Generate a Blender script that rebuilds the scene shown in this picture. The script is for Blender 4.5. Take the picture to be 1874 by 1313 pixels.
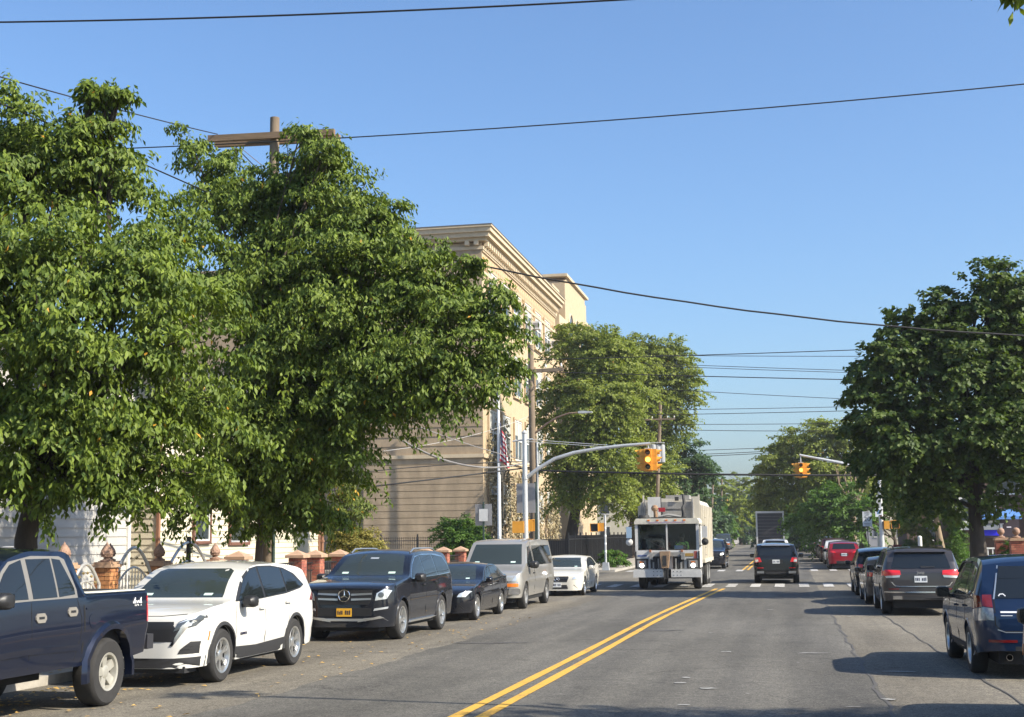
import bpy, bmesh, math, random
import numpy as np
from mathutils import Vector, Matrix
from mathutils.bvhtree import BVHTree

# ------------------------------------------------------------------ clean
for o in list(bpy.data.objects): bpy.data.objects.remove(o, do_unlink=True)
SC = bpy.context.scene
COL = SC.collection
rng = random.Random(7)

# ------------------------------------------------------------------ camera
F_PX, W_PX, H_PX = 2400.0, 1874.0, 1313.0
CAM_Z = 1.74
YAW, PITCH, ROLL = math.radians(11.7724), math.radians(7.6369), math.radians(0.6)
_fw = Vector((-math.sin(YAW)*math.cos(PITCH), math.cos(YAW)*math.cos(PITCH), math.sin(PITCH)))
_rt0 = Vector((math.cos(YAW), math.sin(YAW), 0)); _up0 = _rt0.cross(_fw)
_rt = _rt0*math.cos(ROLL) - _up0*math.sin(ROLL)
_up = _up0*math.cos(ROLL) + _rt0*math.sin(ROLL)
cd = bpy.data.cameras.new('camera'); cam = bpy.data.objects.new('camera', cd); COL.objects.link(cam)
M = Matrix.Identity(4)
for i in range(3):
    M[i][0], M[i][1], M[i][2] = _rt[i], _up[i], -_fw[i]
M[2][3] = CAM_Z
cam.matrix_world = M
cd.sensor_width = 36.0; cd.lens = 36.0*F_PX/W_PX
cd.clip_start = 0.1; cd.clip_end = 6000
SC.camera = cam

# ------------------------------------------------------------------ light
SUN_EL, SUN_BACK = math.radians(37), math.radians(15)      # sun from the right, a little behind
to_sun = Vector((math.cos(SUN_EL)*math.cos(SUN_BACK), -math.cos(SUN_EL)*math.sin(SUN_BACK), math.sin(SUN_EL)))
w = bpy.data.worlds.new('World'); SC.world = w; w.use_nodes = True
nt = w.node_tree; nt.nodes.clear()
sky = nt.nodes.new('ShaderNodeTexSky'); sky.sky_type = 'NISHITA'; sky.sun_disc = False
sky.sun_elevation = SUN_EL; sky.sun_rotation = math.radians(90) + SUN_BACK
sky.air_density = 1.15; sky.dust_density = 1.9; sky.ozone_density = 7.5; sky.altitude = 10
bg = nt.nodes.new('ShaderNodeBackground'); bg.inputs['Strength'].default_value = 0.108
wo = nt.nodes.new('ShaderNodeOutputWorld')
nt.links.new(sky.outputs[0], bg.inputs[0]); nt.links.new(bg.outputs[0], wo.inputs[0])
sd = bpy.data.lights.new('sun', 'SUN'); sd.energy = 4.4; sd.angle = math.radians(0.53); sd.color = (1.0, 0.91, 0.76)
sun = bpy.data.objects.new('sun', sd); COL.objects.link(sun)
sun.rotation_euler = to_sun.to_track_quat('Z', 'Y').to_euler(); sun.location = (30, -15, 40)
SC.view_settings.view_transform = 'Standard'; SC.view_settings.look = 'None'
SC.view_settings.exposure = 1.0; SC.view_settings.gamma = 1.0; SC.view_settings.use_curve_mapping = False
SC.render.engine = 'CYCLES'

# ------------------------------------------------------------------ pixel helpers (a pixel gives a direction; depth is chosen from the place)
def ray(px, py):
    return _fw + _rt*((px - W_PX/2)/F_PX) - _up*((py - H_PX/2)/F_PX)
def pY(px, py, Y):
    r = ray(px, py); t = Y/r.y; return Vector((r.x*t, Y, CAM_Z + r.z*t))
def pX(px, py, X):
    r = ray(px, py); t = X/r.x; return Vector((X, r.y*t, CAM_Z + r.z*t))
def ground(Y):                                             # the street dips gently to the crossing, then runs level
    k = 0.0137
    if Y < 15: return -k*Y
    if Y < 55: return -k*Y + k*(Y-15)**2/80
    return -k*35
def gslope(Y): return (ground(Y+.5) - ground(Y-.5))
def gX(px, X):                                             # X known: depth of a pixel column, on the ground
    r = ray(px, 1000); return r.y*X/r.x

# ------------------------------------------------------------------ materials
MATS = {}
def mat(name, col=(.5,.5,.5), rough=.6, metal=0.0, spec=.5, coat=0.0, var=0.0, vscale=3.0, bump=0.0, bscale=60.0,
        col2=None, emit=None, estr=0.0, trans=0.0, stretch=(1,1,1), coatr=.05, detail=6.0):
    if name in MATS: return MATS[name]
    m = bpy.data.materials.new(name); m.use_nodes = True; MATS[name] = m
    n = m.node_tree.nodes; l = m.node_tree.links
    b = n['Principled BSDF']
    b.inputs['Base Color'].default_value = (*col, 1); b.inputs['Roughness'].default_value = rough
    b.inputs['Metallic'].default_value = metal; b.inputs['Specular IOR Level'].default_value = spec
    b.inputs['Coat Weight'].default_value = coat; b.inputs['Coat Roughness'].default_value = coatr
    if trans: b.inputs['Transmission Weight'].default_value = trans
    if emit: b.inputs['Emission Color'].default_value = (*emit, 1); b.inputs['Emission Strength'].default_value = estr
    if var or bump:
        tc = n.new('ShaderNodeTexCoord'); mp = n.new('ShaderNodeMapping'); mp.inputs['Scale'].default_value = stretch
        l.new(tc.outputs['Object'], mp.inputs['Vector'])
    if var:
        nz = n.new('ShaderNodeTexNoise'); nz.inputs['Scale'].default_value = vscale; nz.inputs['Detail'].default_value = detail
        nz.inputs['Roughness'].default_value = .65
        l.new(mp.outputs[0], nz.inputs['Vector'])
        rp = n.new('ShaderNodeValToRGB'); rp.color_ramp.elements[0].position = .3; rp.color_ramp.elements[1].position = .7
        c2 = col2 if col2 else tuple(min(1, c*(1+var)) for c in col)
        c1 = col if col2 else tuple(c*(1-var) for c in col)
        rp.color_ramp.elements[0].color = (*c1, 1); rp.color_ramp.elements[1].color = (*c2, 1)
        l.new(nz.outputs['Fac'], rp.inputs[0]); l.new(rp.outputs[0], b.inputs['Base Color'])
    if bump:
        nb = n.new('ShaderNodeTexNoise'); nb.inputs['Scale'].default_value = bscale; nb.inputs['Detail'].default_value = 4
        l.new(mp.outputs[0], nb.inputs['Vector'])
        bp = n.new('ShaderNodeBump'); bp.inputs['Strength'].default_value = bump; bp.inputs['Distance'].default_value = .02
        l.new(nb.outputs['Fac'], bp.inputs['Height']); l.new(bp.outputs[0], b.inputs['Normal'])
    return m

def leaf_mat(name, dark, light, yellow=None, yfrac=.03, trans=.32):
    m = bpy.data.materials.new(name); m.use_nodes = True
    n = m.node_tree.nodes; l = m.node_tree.links; b = n['Principled BSDF']; out = n['Material Output']
    at = n.new('ShaderNodeAttribute'); at.attribute_name = 'rnd'
    rp = n.new('ShaderNodeValToRGB'); e = rp.color_ramp.elements
    e[0].position = 0; e[0].color = (*dark, 1); e[1].position = 1 - (yfrac if yellow else 0); e[1].color = (*light, 1)
    if yellow:
        k = e.new(1 - yfrac*.9); k.color = (*yellow, 1); k2 = e.new(1.0); k2.color = (*yellow, 1)
    l.new(at.outputs['Fac'], rp.inputs[0]); l.new(rp.outputs[0], b.inputs['Base Color'])
    b.inputs['Roughness'].default_value = .58; b.inputs['Specular IOR Level'].default_value = .3
    tr = n.new('ShaderNodeBsdfTranslucent'); mx = n.new('ShaderNodeMixShader'); mx.inputs[0].default_value = trans
    hs = n.new('ShaderNodeHueSaturation'); hs.inputs['Value'].default_value = 1.5; hs.inputs['Saturation'].default_value = 1.15
    l.new(rp.outputs[0], hs.inputs['Color']); l.new(hs.outputs[0], tr.inputs['Color'])
    l.new(b.outputs[0], mx.inputs[1]); l.new(tr.outputs[0], mx.inputs[2]); l.new(mx.outputs[0], out.inputs['Surface'])
    return m

def asphalt(name, c1, c2, speck, seed, cracks=.55):
    m = bpy.data.materials.new(name); m.use_nodes = True
    n = m.node_tree.nodes; l = m.node_tree.links; b = n['Principled BSDF']
    tc = n.new('ShaderNodeTexCoord'); mp = n.new('ShaderNodeMapping'); mp.inputs['Location'].default_value = (seed, seed*1.7, 0)
    l.new(tc.outputs['Object'], mp.inputs[0])
    def noise(s, d, r=.6, st=None):
        q = n.new('ShaderNodeTexNoise'); q.inputs['Scale'].default_value = s; q.inputs['Detail'].default_value = d; q.inputs['Roughness'].default_value = r
        if st:
            mm = n.new('ShaderNodeMapping'); mm.inputs['Scale'].default_value = st; l.new(mp.outputs[0], mm.inputs[0]); l.new(mm.outputs[0], q.inputs['Vector'])
        else: l.new(mp.outputs[0], q.inputs['Vector'])
        return q
    def ramp(src, p0, p1, a, bb):
        r = n.new('ShaderNodeValToRGB'); r.color_ramp.elements[0].position = p0; r.color_ramp.elements[1].position = p1
        r.color_ramp.elements[0].color = (*a, 1); r.color_ramp.elements[1].color = (*bb, 1); l.new(src, r.inputs[0]); return r
    def mix(a, bb, fac, mode='MIX'):
        x = n.new('ShaderNodeMix'); x.data_type = 'RGBA'; x.blend_type = mode
        if isinstance(fac, float): x.inputs[0].default_value = fac
        else: l.new(fac, x.inputs[0])
        l.new(a, x.inputs[6]); l.new(bb, x.inputs[7]); return x
    base = ramp(noise(.55, 8, .6, (1, .22, 1)).outputs['Fac'], .32, .68, c1, c2)
    trk = ramp(noise(1.15, 3, .55, (1, .03, 1)).outputs['Fac'], .34, .66, (.80, .80, .81), (1.13, 1.12, 1.10))
    base = mix(base.outputs[0], trk.outputs[0], 1.0, 'MULTIPLY')
    blt = ramp(noise(.9, 6, .7).outputs['Fac'], .30, .42, (.78, .78, .79), (1, 1, 1))
    base = mix(base.outputs[2], blt.outputs[0], 1.0, 'MULTIPLY')
    mid = ramp(noise(6, 5, .7).outputs['Fac'], .3, .7, (.82, .82, .82), (1.16, 1.15, 1.12))
    a1 = mix(base.outputs[2], mid.outputs[0], 1.0, 'MULTIPLY')
    sp = ramp(noise(48, 3, .8).outputs['Fac'], .36, .68, (.5, .5, .5), (1+speck, 1+speck, 1+speck*.92))
    a2a = mix(a1.outputs[2], sp.outputs[0], 1.0, 'MULTIPLY')
    sp2 = ramp(noise(19, 4, .75).outputs['Fac'], .33, .67, (.72, .72, .72), (1.3, 1.29, 1.26))
    a2 = mix(a2a.outputs[2], sp2.outputs[0], 1.0, 'MULTIPLY')
    v = n.new('ShaderNodeTexVoronoi'); v.feature = 'DISTANCE_TO_EDGE'; v.inputs['Scale'].default_value = .42
    wp = noise(1.6, 5, .7); vm = n.new('ShaderNodeVectorMath'); vm.operation = 'MULTIPLY_ADD'
    vm.inputs[1].default_value = (1.1, 1.1, 1.1); l.new(wp.outputs['Color'], vm.inputs[0]); l.new(mp.outputs[0], vm.inputs[2]); l.new(vm.outputs[0], v.inputs['Vector'])
    cr = ramp(v.outputs['Distance'], .0, .012, (cracks, cracks, cracks), (1, 1, 1))
    gate = ramp(noise(.35, 3).outputs['Fac'], .48, .58, (0, 0, 0), (1, 1, 1))
    a3 = mix(a2.outputs[2], cr.outputs[0], gate.outputs[0], 'MULTIPLY')
    l.new(a3.outputs[2], b.inputs['Base Color'])
    b.inputs['Roughness'].default_value = .88; b.inputs['Specular IOR Level'].default_value = .25
    bp = n.new('ShaderNodeBump'); bp.inputs['Strength'].default_value = .5; bp.inputs['Distance'].default_value = .012
    l.new(noise(70, 3, .8).outputs['Fac'], bp.inputs['Height']); l.new(bp.outputs[0], b.inputs['Normal'])
    return m

def worn_paint(name, col, under, p0, p1, scale):
    m = bpy.data.materials.new(name); m.use_nodes = True; MATS[name] = m
    n = m.node_tree.nodes; l = m.node_tree.links; b = n['Principled BSDF']; b.inputs['Roughness'].default_value = .8
    tc = n.new('ShaderNodeTexCoord'); q = n.new('ShaderNodeTexNoise'); q.inputs['Scale'].default_value = scale; q.inputs['Detail'].default_value = 9; q.inputs['Roughness'].default_value = .72
    q2 = n.new('ShaderNodeTexNoise'); q2.inputs['Scale'].default_value = .9; q2.inputs['Detail'].default_value = 4
    l.new(tc.outputs['Object'], q.inputs['Vector']); l.new(tc.outputs['Object'], q2.inputs['Vector'])
    ad = n.new('ShaderNodeMath'); ad.operation = 'MULTIPLY_ADD'; ad.inputs[1].default_value = .45; l.new(q2.outputs['Fac'], ad.inputs[0]); l.new(q.outputs['Fac'], ad.inputs[2])
    rp = n.new('ShaderNodeValToRGB'); e = rp.color_ramp.elements; e[0].position = p0; e[0].color = (*under, 1); e[1].position = p1; e[1].color = (*col, 1)
    k = e.new(min(.98, p1+.18)); k.color = (*[min(1, c*1.12) for c in col], 1)
    l.new(ad.outputs[0], rp.inputs[0]); l.new(rp.outputs[0], b.inputs['Base Color'])
    return m

# ------------------------------------------------------------------ mesh helpers
class MB:
    def __init__(s): s.v = []; s.f = []
    def add(s, vs, fs):
        k = len(s.v); s.v += [tuple(p) for p in vs]; s.f += [tuple(i+k for i in f) for f in fs]
    def box(s, x0, x1, y0, y1, z0, z1):
        s.add([(x0,y0,z0),(x1,y0,z0),(x1,y1,z0),(x0,y1,z0),(x0,y0,z1),(x1,y0,z1),(x1,y1,z1),(x0,y1,z1)],
              [(0,3,2,1),(4,5,6,7),(0,1,5,4),(1,2,6,5),(2,3,7,6),(3,0,4,7)])
        return s
    def obox(s, c, ax, ay, az):                            # oriented box: centre + half-axis vectors
        c, ax, ay, az = Vector(c), Vector(ax), Vector(ay), Vector(az)
        vs = [c+sx*ax+sy*ay+sz*az for sz in(-1,1) for sx,sy in((-1,-1),(1,-1),(1,1),(-1,1))]
        s.add(vs, [(0,3,2,1),(4,5,6,7),(0,1,5,4),(1,2,6,5),(2,3,7,6),(3,0,4,7)]); return s
    def bar(s, a, b, w, t):
        a, b = Vector(a), Vector(b); d = b-a; L = d.length; d.normalize()
        u = d.cross(Vector((0,0,1))); u = Vector((1,0,0)) if u.length < 1e-4 else u.normalized(); v = d.cross(u)
        return s.obox((a+b)/2, d*L/2, u*w/2, v*t/2)
    def tube(s, pts, r, seg=8, caps=True):
        pts = [Vector(p) for p in pts]; n = len(pts); rs = r if isinstance(r, (list, tuple)) else [r]*n
        k = len(s.v); prev = None
        for i, p in enumerate(pts):
            d = (pts[min(i+1,n-1)] - pts[max(i-1,0)]).normalized()
            if prev is None: u = d.cross(Vector((0,0,1))); u = Vector((1,0,0)) if u.length < 1e-3 else u.normalized()
            else:
                u = prev - d*prev.dot(d); u = u.normalized() if u.length > 1e-6 else prev
            v = d.cross(u); prev = u
            for j in range(seg):
                a = 2*math.pi*j/seg; s.v.append(tuple(p + (u*math.cos(a) + v*math.sin(a))*rs[i]))
        for i in range(n-1):
            for j in range(seg):
                a = k+i*seg+j; b = k+i*seg+(j+1)%seg; s.f.append((a, b, b+seg, a+seg))
        if caps:
            s.f.append(tuple(k+j for j in range(seg))[::-1]); s.f.append(tuple(k+(n-1)*seg+j for j in range(seg)))
        return s
    def lathe(s, prof, axis='z', seg=16, c=(0,0,0), close=True):
        c = Vector(c); k = len(s.v); n = len(prof)
        for (r, h) in prof:
            for j in range(seg):
                a = 2*math.pi*j/seg; x, y = r*math.cos(a), r*math.sin(a)
                p = {'z':(x,y,h),'x':(h,x,y),'y':(x,h,y)}[axis]; s.v.append(tuple(c+Vector(p)))
        for i in range(n-1):
            for j in range(seg):
                a = k+i*seg+j; b = k+i*seg+(j+1)%seg; s.f.append((a, b, b+seg, a+seg))
        if close:
            s.f.append(tuple(k+j for j in range(seg))[::-1]); s.f.append(tuple(k+(n-1)*seg+j for j in range(seg)))
        return s
    def prism(s, poly, axis, a, b):                        # 2-D polygon extruded between a and b along an axis
        def P(u, v, h): return {'x':(h,u,v),'y':(u,h,v),'z':(u,v,h)}[axis]
        n = len(poly); s.add([P(u,v,a) for u,v in poly]+[P(u,v,b) for u,v in poly],
              [tuple(range(n))[::-1], tuple(range(n,2*n))]+[(i,(i+1)%n,n+(i+1)%n,n+i) for i in range(n)]); return s
    def mesh(s, name, m=None, smooth=None):
        me = bpy.data.meshes.new(name); me.from_pydata(s.v, [], s.f)
        bm = bmesh.new(); bm.from_mesh(me); bmesh.ops.recalc_face_normals(bm, faces=bm.faces); bm.to_mesh(me); bm.free()
        if m: me.materials.append(m)
        if smooth:
            for p in me.polygons: p.use_smooth = True
            me.set_sharp_from_angle(angle=math.radians(smooth))
        return me
    def build(s, name, m, parent=None, smooth=None, loc=None):
        return link(name, s.mesh(name, m, smooth), parent, loc)

def link(name, me, parent=None, loc=None):
    o = bpy.data.objects.new(name, me); COL.objects.link(o)
    if parent is not None: o.parent = parent
    if loc is not None: o.location = loc
    return o
def tag(o, label=None, cat=None, group=None, kind=None):
    if label: o['label'] = label
    if cat: o['category'] = cat
    if group: o['group'] = group
    if kind: o['kind'] = kind
    return o
def thing(name, label, cat, loc=(0,0,0), rz=0.0, group=None, rx=0.0):
    o = bpy.data.objects.new(name, None); COL.objects.link(o); o.location = loc; o.rotation_euler = (rx, 0, rz); o.empty_display_size = .2
    return tag(o, label, cat, group)
def copy_tree(o, parent=None, kids=None):
    c = o.copy(); COL.objects.link(c)
    if parent is not None: c.parent = parent
    for ch in (KIDS.get(o.name) or [x for x in o.children]): copy_tree(ch, c)
    return c
KIDS = {}
def text_mesh(s, size, m, depth=.004):
    cu = bpy.data.curves.new('txt', 'FONT'); cu.body = s; cu.size = size; cu.extrude = depth; cu.align_x = 'CENTER'; cu.align_y = 'CENTER'
    o = bpy.data.objects.new('txt', cu); COL.objects.link(o)
    dg = bpy.context.evaluated_depsgraph_get(); me = bpy.data.meshes.new_from_object(o.evaluated_get(dg))
    bpy.data.objects.remove(o); bpy.data.curves.remove(cu); me.materials.clear(); me.materials.append(m); return me
def struct(name, mb, m, smooth=None):
    return tag(mb.build(name, m, None, smooth), kind='structure')
# ------------------------------------------------------------------ the ground, road and pavements
A_OLD = asphalt('asphalt_parking', (.108,.099,.085), (.172,.158,.135), .9, 3.1)
A_NEW = asphalt('asphalt_lane', (.085,.082,.076), (.132,.127,.118), .8, 9.4, .5)
CONC = mat('concrete', (.33,.30,.25), .9, var=.2, vscale=2.2, bump=.25, bscale=90)
KERB = mat('kerb_stone', (.36,.335,.29), .85, var=.22, vscale=4, bump=.3, bscale=70)
DIRT = mat('dirt', (.16,.14,.10), .95, var=.35, vscale=.9, bump=.3)
YELLOW = worn_paint('road_paint_yellow', (.58,.33,.045), (.16,.13,.085), .55, .66, 16)
WHITEP = worn_paint('road_paint_white', (.46,.45,.42), (.14,.135,.125), .60, .72, 9)
KL, KR = -9.95, 4.55                                       # kerb lines
CS0, CS1 = 59.5, 75.8                                      # cross street
YS = [-30,-10,0,5,10,13,16]+list(range(18,56,2))+[58,60,76,80,100,140,200,300,500,1500]
def strip(x0, x1, y0, y1, dz, xs=None, jitter=None):
    mb = MB(); ys = sorted(set([y for y in YS if y0 < y < y1]+[y0, y1]))
    if jitter:
        n = max(2, int((y1-y0)/.35)); ys = sorted(set(ys+[y0+(y1-y0)*i/n for i in range(n+1)]))
    xs = xs or [x0, x1]; n = len(xs)
    for y in ys:
        for i, x in enumerate(xs):
            jx = 0
            if jitter and i == 0: jx = jitter[0]*(math.sin(y*1.3)+.6*math.sin(y*3.9+1)+.35*math.sin(y*11.1))
            if jitter and i == n-1: jx = jitter[1]*(math.sin(y*1.1+2)+.6*math.sin(y*4.3)+.35*math.sin(y*12.7))
            mb.v.append((x+jx, y, ground(y)+dz))
    for j in range(len(ys)-1):
        for i in range(n-1): a = j*n+i; mb.f.append((a, a+1, a+n+1, a+n))
    return mb
struct('ground', strip(-1500, 1500, -30, 1500, -.06, xs=[-1500,-200,-60,-30,-10,5,30,60,200,1500]), DIRT)
struct('road', strip(KL, KR, -30, 1200, 0, xs=[KL,-6.4,-2.7,1.0,KR]), A_OLD)
struct('travel_lanes', strip(-6.42, 1.02, -30, 1200, .004, xs=[-6.42,-4,-2.7,-1,1.02], jitter=(.05,.018)), A_NEW)
mb = MB()
for x0, x1 in ((-90, KL), (KR, 90)):
    mb.add([(x0,CS0,ground(60)-.002),(x1,CS0,ground(60)-.002),(x1,CS1,ground(60)-.002),(x0,CS1,ground(60)-.002)], [(0,1,2,3)])
struct('cross_street', mb, A_NEW)
# tar seam and repair patches, thin sheets on the lane
TAR = mat('tar_seam', (.082,.077,.07), .8, var=.2, vscale=8)
def ribbon(pts, wdt, dz):
    mb = MB(); n = len(pts)
    for i, (x, y) in enumerate(pts):
        a = Vector(pts[max(i-1,0)]); b = Vector(pts[min(i+1,n-1)]); d = (b-a).normalized(); q = Vector((-d.y, d.x))*wdt/2*(0.7+.6*rng.random())
        mb.v += [(x-q.x, y-q.y, ground(y)+dz), (x+q.x, y+q.y, ground(y)+dz)]
    for i in range(n-1): mb.f.append((2*i, 2*i+1, 2*i+3, 2*i+2))
    return mb
seam = ribbon([(1.0+.035*math.sin(y*2.1)+.02*math.sin(y*5.3), y) for y in np.arange(8, 50, .5)], .042, .0085)
seam2 = ribbon([(1.05+(y-19)*.01+.03*math.sin(y*3), y) for y in np.arange(22.6, 26, .4)], .04, .0085)
s3 = ribbon([(2.55-(y-12)*.012+.02*math.sin(y*2.3), y) for y in np.arange(10, 36, .5)], .03, .0085); seam.add(s3.v, s3.f)
for (x0, x1, y, ww) in ((-.2,2.6,25.6,.03),(-1.2,2.2,27.5,.02),(-.5,3.4,31.2,.02),(-7,-4.2,18.2,.02),(-7.2,-4.9,22.5,.02)):
    q = ribbon([(x0+(x1-x0)*i/8, y+.06*math.sin(i*1.7)+.02*i) for i in range(9)], ww, .0085); seam.add(q.v, q.f)
struct('tar_seams', seam, TAR)
mb = MB()                                                   # worn trench cut in the tarmac by the centre line
for (x, y, a, b) in ((-2.95,28.9,.42,.16),(-3.55,28.5,.2,.1),(-2.5,29.1,.2,.1),(-5.9,24.9,.5,.11),(-5.3,25.1,.35,.09)):
    pts = [(x+a*math.cos(t)*(1+.25*math.sin(3*t+x)), y+b*math.sin(t)*(1+.3*math.sin(5*t)), ground(y)+.0105) for t in np.linspace(0, 2*math.pi, 18, endpoint=False)]
    mb.add(pts, [tuple(range(18))])
struct('asphalt_patch', mb, TAR)
# double yellow line, bending a little at the crossing
def cx(y): return -3.42 + (0.0 if y < 30 else .80*min(1, ((y-30)/26))**1.6)
mb = MB()
for off in (-.145, .145):
    for y0, y1 in ((-20, 53.4), (78.8, 260)):
        ys = np.arange(y0, y1+.01, 1.0); k = len(mb.v)
        for y in ys:
            h = .068 + .006*math.sin(y*5)
            mb.v += [(cx(y)+off-h, y, ground(y)+.0125), (cx(y)+off+h, y, ground(y)+.0125)]
        for i in range(len(ys)-1): mb.f.append((k+2*i, k+2*i+1, k+2*i+3, k+2*i+2))
struct('centre_line', mb, YELLOW)
mb = MB()
for y0, y1, xs in ((54.6, 57.9, np.arange(-9.3, 4.4, .98)), (76.3, 79.2, np.arange(-9.2, 4.4, 1.05))):
    for x in xs:
        if y0 < 60 and abs(x) > 99: continue
        mb.add([(x-.2,y0,ground(y0)+.0155),(x+.2,y0,ground(y0)+.0155),(x+.2,y1,ground(y1)+.0155),(x-.2,y1,ground(y1)+.0155)], [(0,1,2,3)])
struct('crosswalk_bars', mb, WHITEP)
mb = MB(); r2 = random.Random(5)                            # scraps of old white marking
for i in range(15):
    x = r2.uniform(-1.8, 1.6); y = r2.uniform(14.8, 26) if i < 11 else r2.uniform(25, 45); a = r2.uniform(.02, .09); b = r2.uniform(.02, .08)
    if i % 9 == 0: a = .22
    n = 9; th = r2.uniform(-.4, .4)
    pts = []
    for k in range(n):
        t = 2*math.pi*k/n; q = 1+r2.uniform(-.45, .45); u, v = a*math.cos(t)*q, b*math.sin(t)*q
        pts.append((x+u*math.cos(th)-v*math.sin(th), y+u*math.sin(th)+v*math.cos(th), ground(y)+.0135))
    mb.add(pts, [tuple(range(n))])
struct('paint_scraps', mb, mat('worn_paint', (.27,.265,.245), .8, var=.3, vscale=12))
# pavements with kerbs; slabs near by are pieces of their own
def pave(name, x0, x1, y0, y1):
    mb = strip(x0, x1, y0, y1, .115); k = len(mb.v)
    return struct(name, mb, CONC)
pave('pavement', KL-3.2, KL-.16, -30, CS0-.4); pave('pavement', KL-3.2, KL-.16, CS1+.4, 400)
pave('pavement', KR+.16, KR+3.0, -30, CS0-.4); pave('pavement', KR+.16, KR+3.0, CS1+.4, 400)
def kerb(x0, x1, y0, y1):
    mb = MB(); ys = sorted(set([y for y in YS if y0 < y < y1]+[y0, y1]))
    for y in ys:
        g = ground(y); mb.v += [(x0,y,g-.1),(x1,y,g-.1),(x1,y,g+.13),(x0,y,g+.13)]
    for j in range(len(ys)-1):
        for a, b in ((0,1),(1,2),(2,3),(3,0)): mb.f.append((4*j+a, 4*j+b, 4*j+4+b, 4*j+4+a))
    mb.f += [(0,1,2,3), tuple(4*(len(ys)-1)+i for i in (3,2,1,0))]
    return struct('kerb', mb, KERB)
for a, b in ((KL-.16, KL), (KR, KR+.16)):
    kerb(a, b, -30, CS0-.4); kerb(a, b, CS1+.4, 400)
g6 = ground(60)
for x0, x1 in ((-60, KL-.16), (KR+.16, 60)):
    for y0, y1 in ((CS0-.56, CS0-.4), (CS1+.4, CS1+.56)):
        struct('kerb', MB().box(x0, x1, y0, y1, g6-.1, g6+.132), KERB)
for x0, x1 in ((-60, KL-3.2), (KR+3.0, 60)):
    struct('pavement', MB().box(x0, x1, CS0-3.4, CS0-.56, g6-.1, g6+.112), CONC)
    struct('pavement', MB().box(x0, x1, CS1+.56, CS1+4.2, g6-.1, g6+.112), CONC)
slab_m = MB().box(-.745, .745, -.745, .745, 0, .022).mesh('slab', CONC)
for o in [o for o in COL.objects if o.name.startswith('pavement')][:1]:
    for i in range(26):
        for j in range(2):
            y = 11.5+1.52*i; s = link('slab', slab_m, o, (KL-.93-1.5*j, y, ground(y)+.103+rng.uniform(-.002,.004)))
            s.rotation_euler = (math.atan(gslope(y)), rng.uniform(-.004,.004), 0)
# fallen leaves along the left gutter
LITTER = mat('fallen_leaf', (.42,.24,.05), .7, var=.6, vscale=6, col2=(.55,.36,.10))
mb = MB(); r3 = random.Random(11)
for i in range(620):
    if i < 300: x, y = -9.6+abs(r3.gauss(0, .45)), r3.uniform(11.5, 20)
    elif i < 430: x, y = r3.uniform(-11.5, -9.9), r3.uniform(11, 20)
    else: x, y = -7.9+r3.uniform(-1.6, 1.5), r3.uniform(13, 34)
    z = ground(y)+(.14 if x < KL else .013); a = r3.uniform(0, 6.28); L = r3.uniform(.03, .055); B = L*.5
    c, s = math.cos(a), math.sin(a); h = r3.uniform(.002, .02)
    mb.add([(x-c*L, y-s*L, z), (x+s*B, y-c*B, z+h), (x+c*L, y+s*L, z+h*.6), (x-s*B, y+c*B, z+.5*h)], [(0,1,2,3)])
tag(mb.build('fallen_leaves', LITTER), 'yellow and brown leaves scattered along the left gutter', 'leaves', kind='stuff')
# ------------------------------------------------------------------ vehicles
GLASS = mat('car_glass', (.012,.015,.017), .03, spec=.6)
GLASSW = mat('windscreen_glass', (.030,.040,.040), .03, spec=.6)
TRIM = mat('black_trim', (.018,.018,.019), .45)
CLAD = mat('black_cladding', (.022,.022,.023), .7, bump=.1, bscale=200)
SEAM = mat('panel_gap', (.006,.006,.006), .9)
CHROME = mat('chrome', (.75,.75,.76), .12, metal=1.0)
SILVER = mat('silver_alloy', (.62,.62,.60), .28, metal=.85)
CREAMALLOY = mat('dull_cream_alloy', (.40,.385,.33), .45, metal=.35, var=.12, vscale=9)
TYRE = mat('tyre_rubber', (.024,.023,.022), .85, var=.3, vscale=7, bump=.3, bscale=90)
UNDER = mat('underbody', (.012,.012,.012), .9)
LAMP = mat('headlamp_lens', (.55,.58,.60), .08, spec=.7, coat=1.0, metal=.4)
LAMPD = mat('headlamp_dark', (.05,.055,.06), .1, coat=1.0)
LAMPG = mat('clear_lens_grey', (.26,.26,.26), .12, coat=1.0, metal=.3, var=.35, vscale=25)
LAMPON = mat('headlamp_lit', (.8,.8,.8), .2, emit=(1,.96,.85), estr=3.0)
TAIL = mat('tail_lamp_red', (.62,.015,.018), .12, coat=1.0)
TAILD = mat('tail_lamp_dark_red', (.14,.008,.008), .12, coat=1.0)
AMBER = mat('amber_lens', (.75,.19,.015), .2, coat=1.0)
PLATEY = mat('plate_orange', (.75,.40,.03), .45)
PLATEW = mat('plate_white', (.72,.74,.74), .45)
INKD = mat('ink_dark', (.02,.02,.05), .6)
STICKER = mat('paper_sticker', (.55,.72,.66), .6)
def paint(name, c, metal=.0, rough=.35): return mat('paint_'+name, c, rough, metal=metal, spec=.15, coat=1.0, coatr=.03, var=.06, vscale=1.5)

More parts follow.
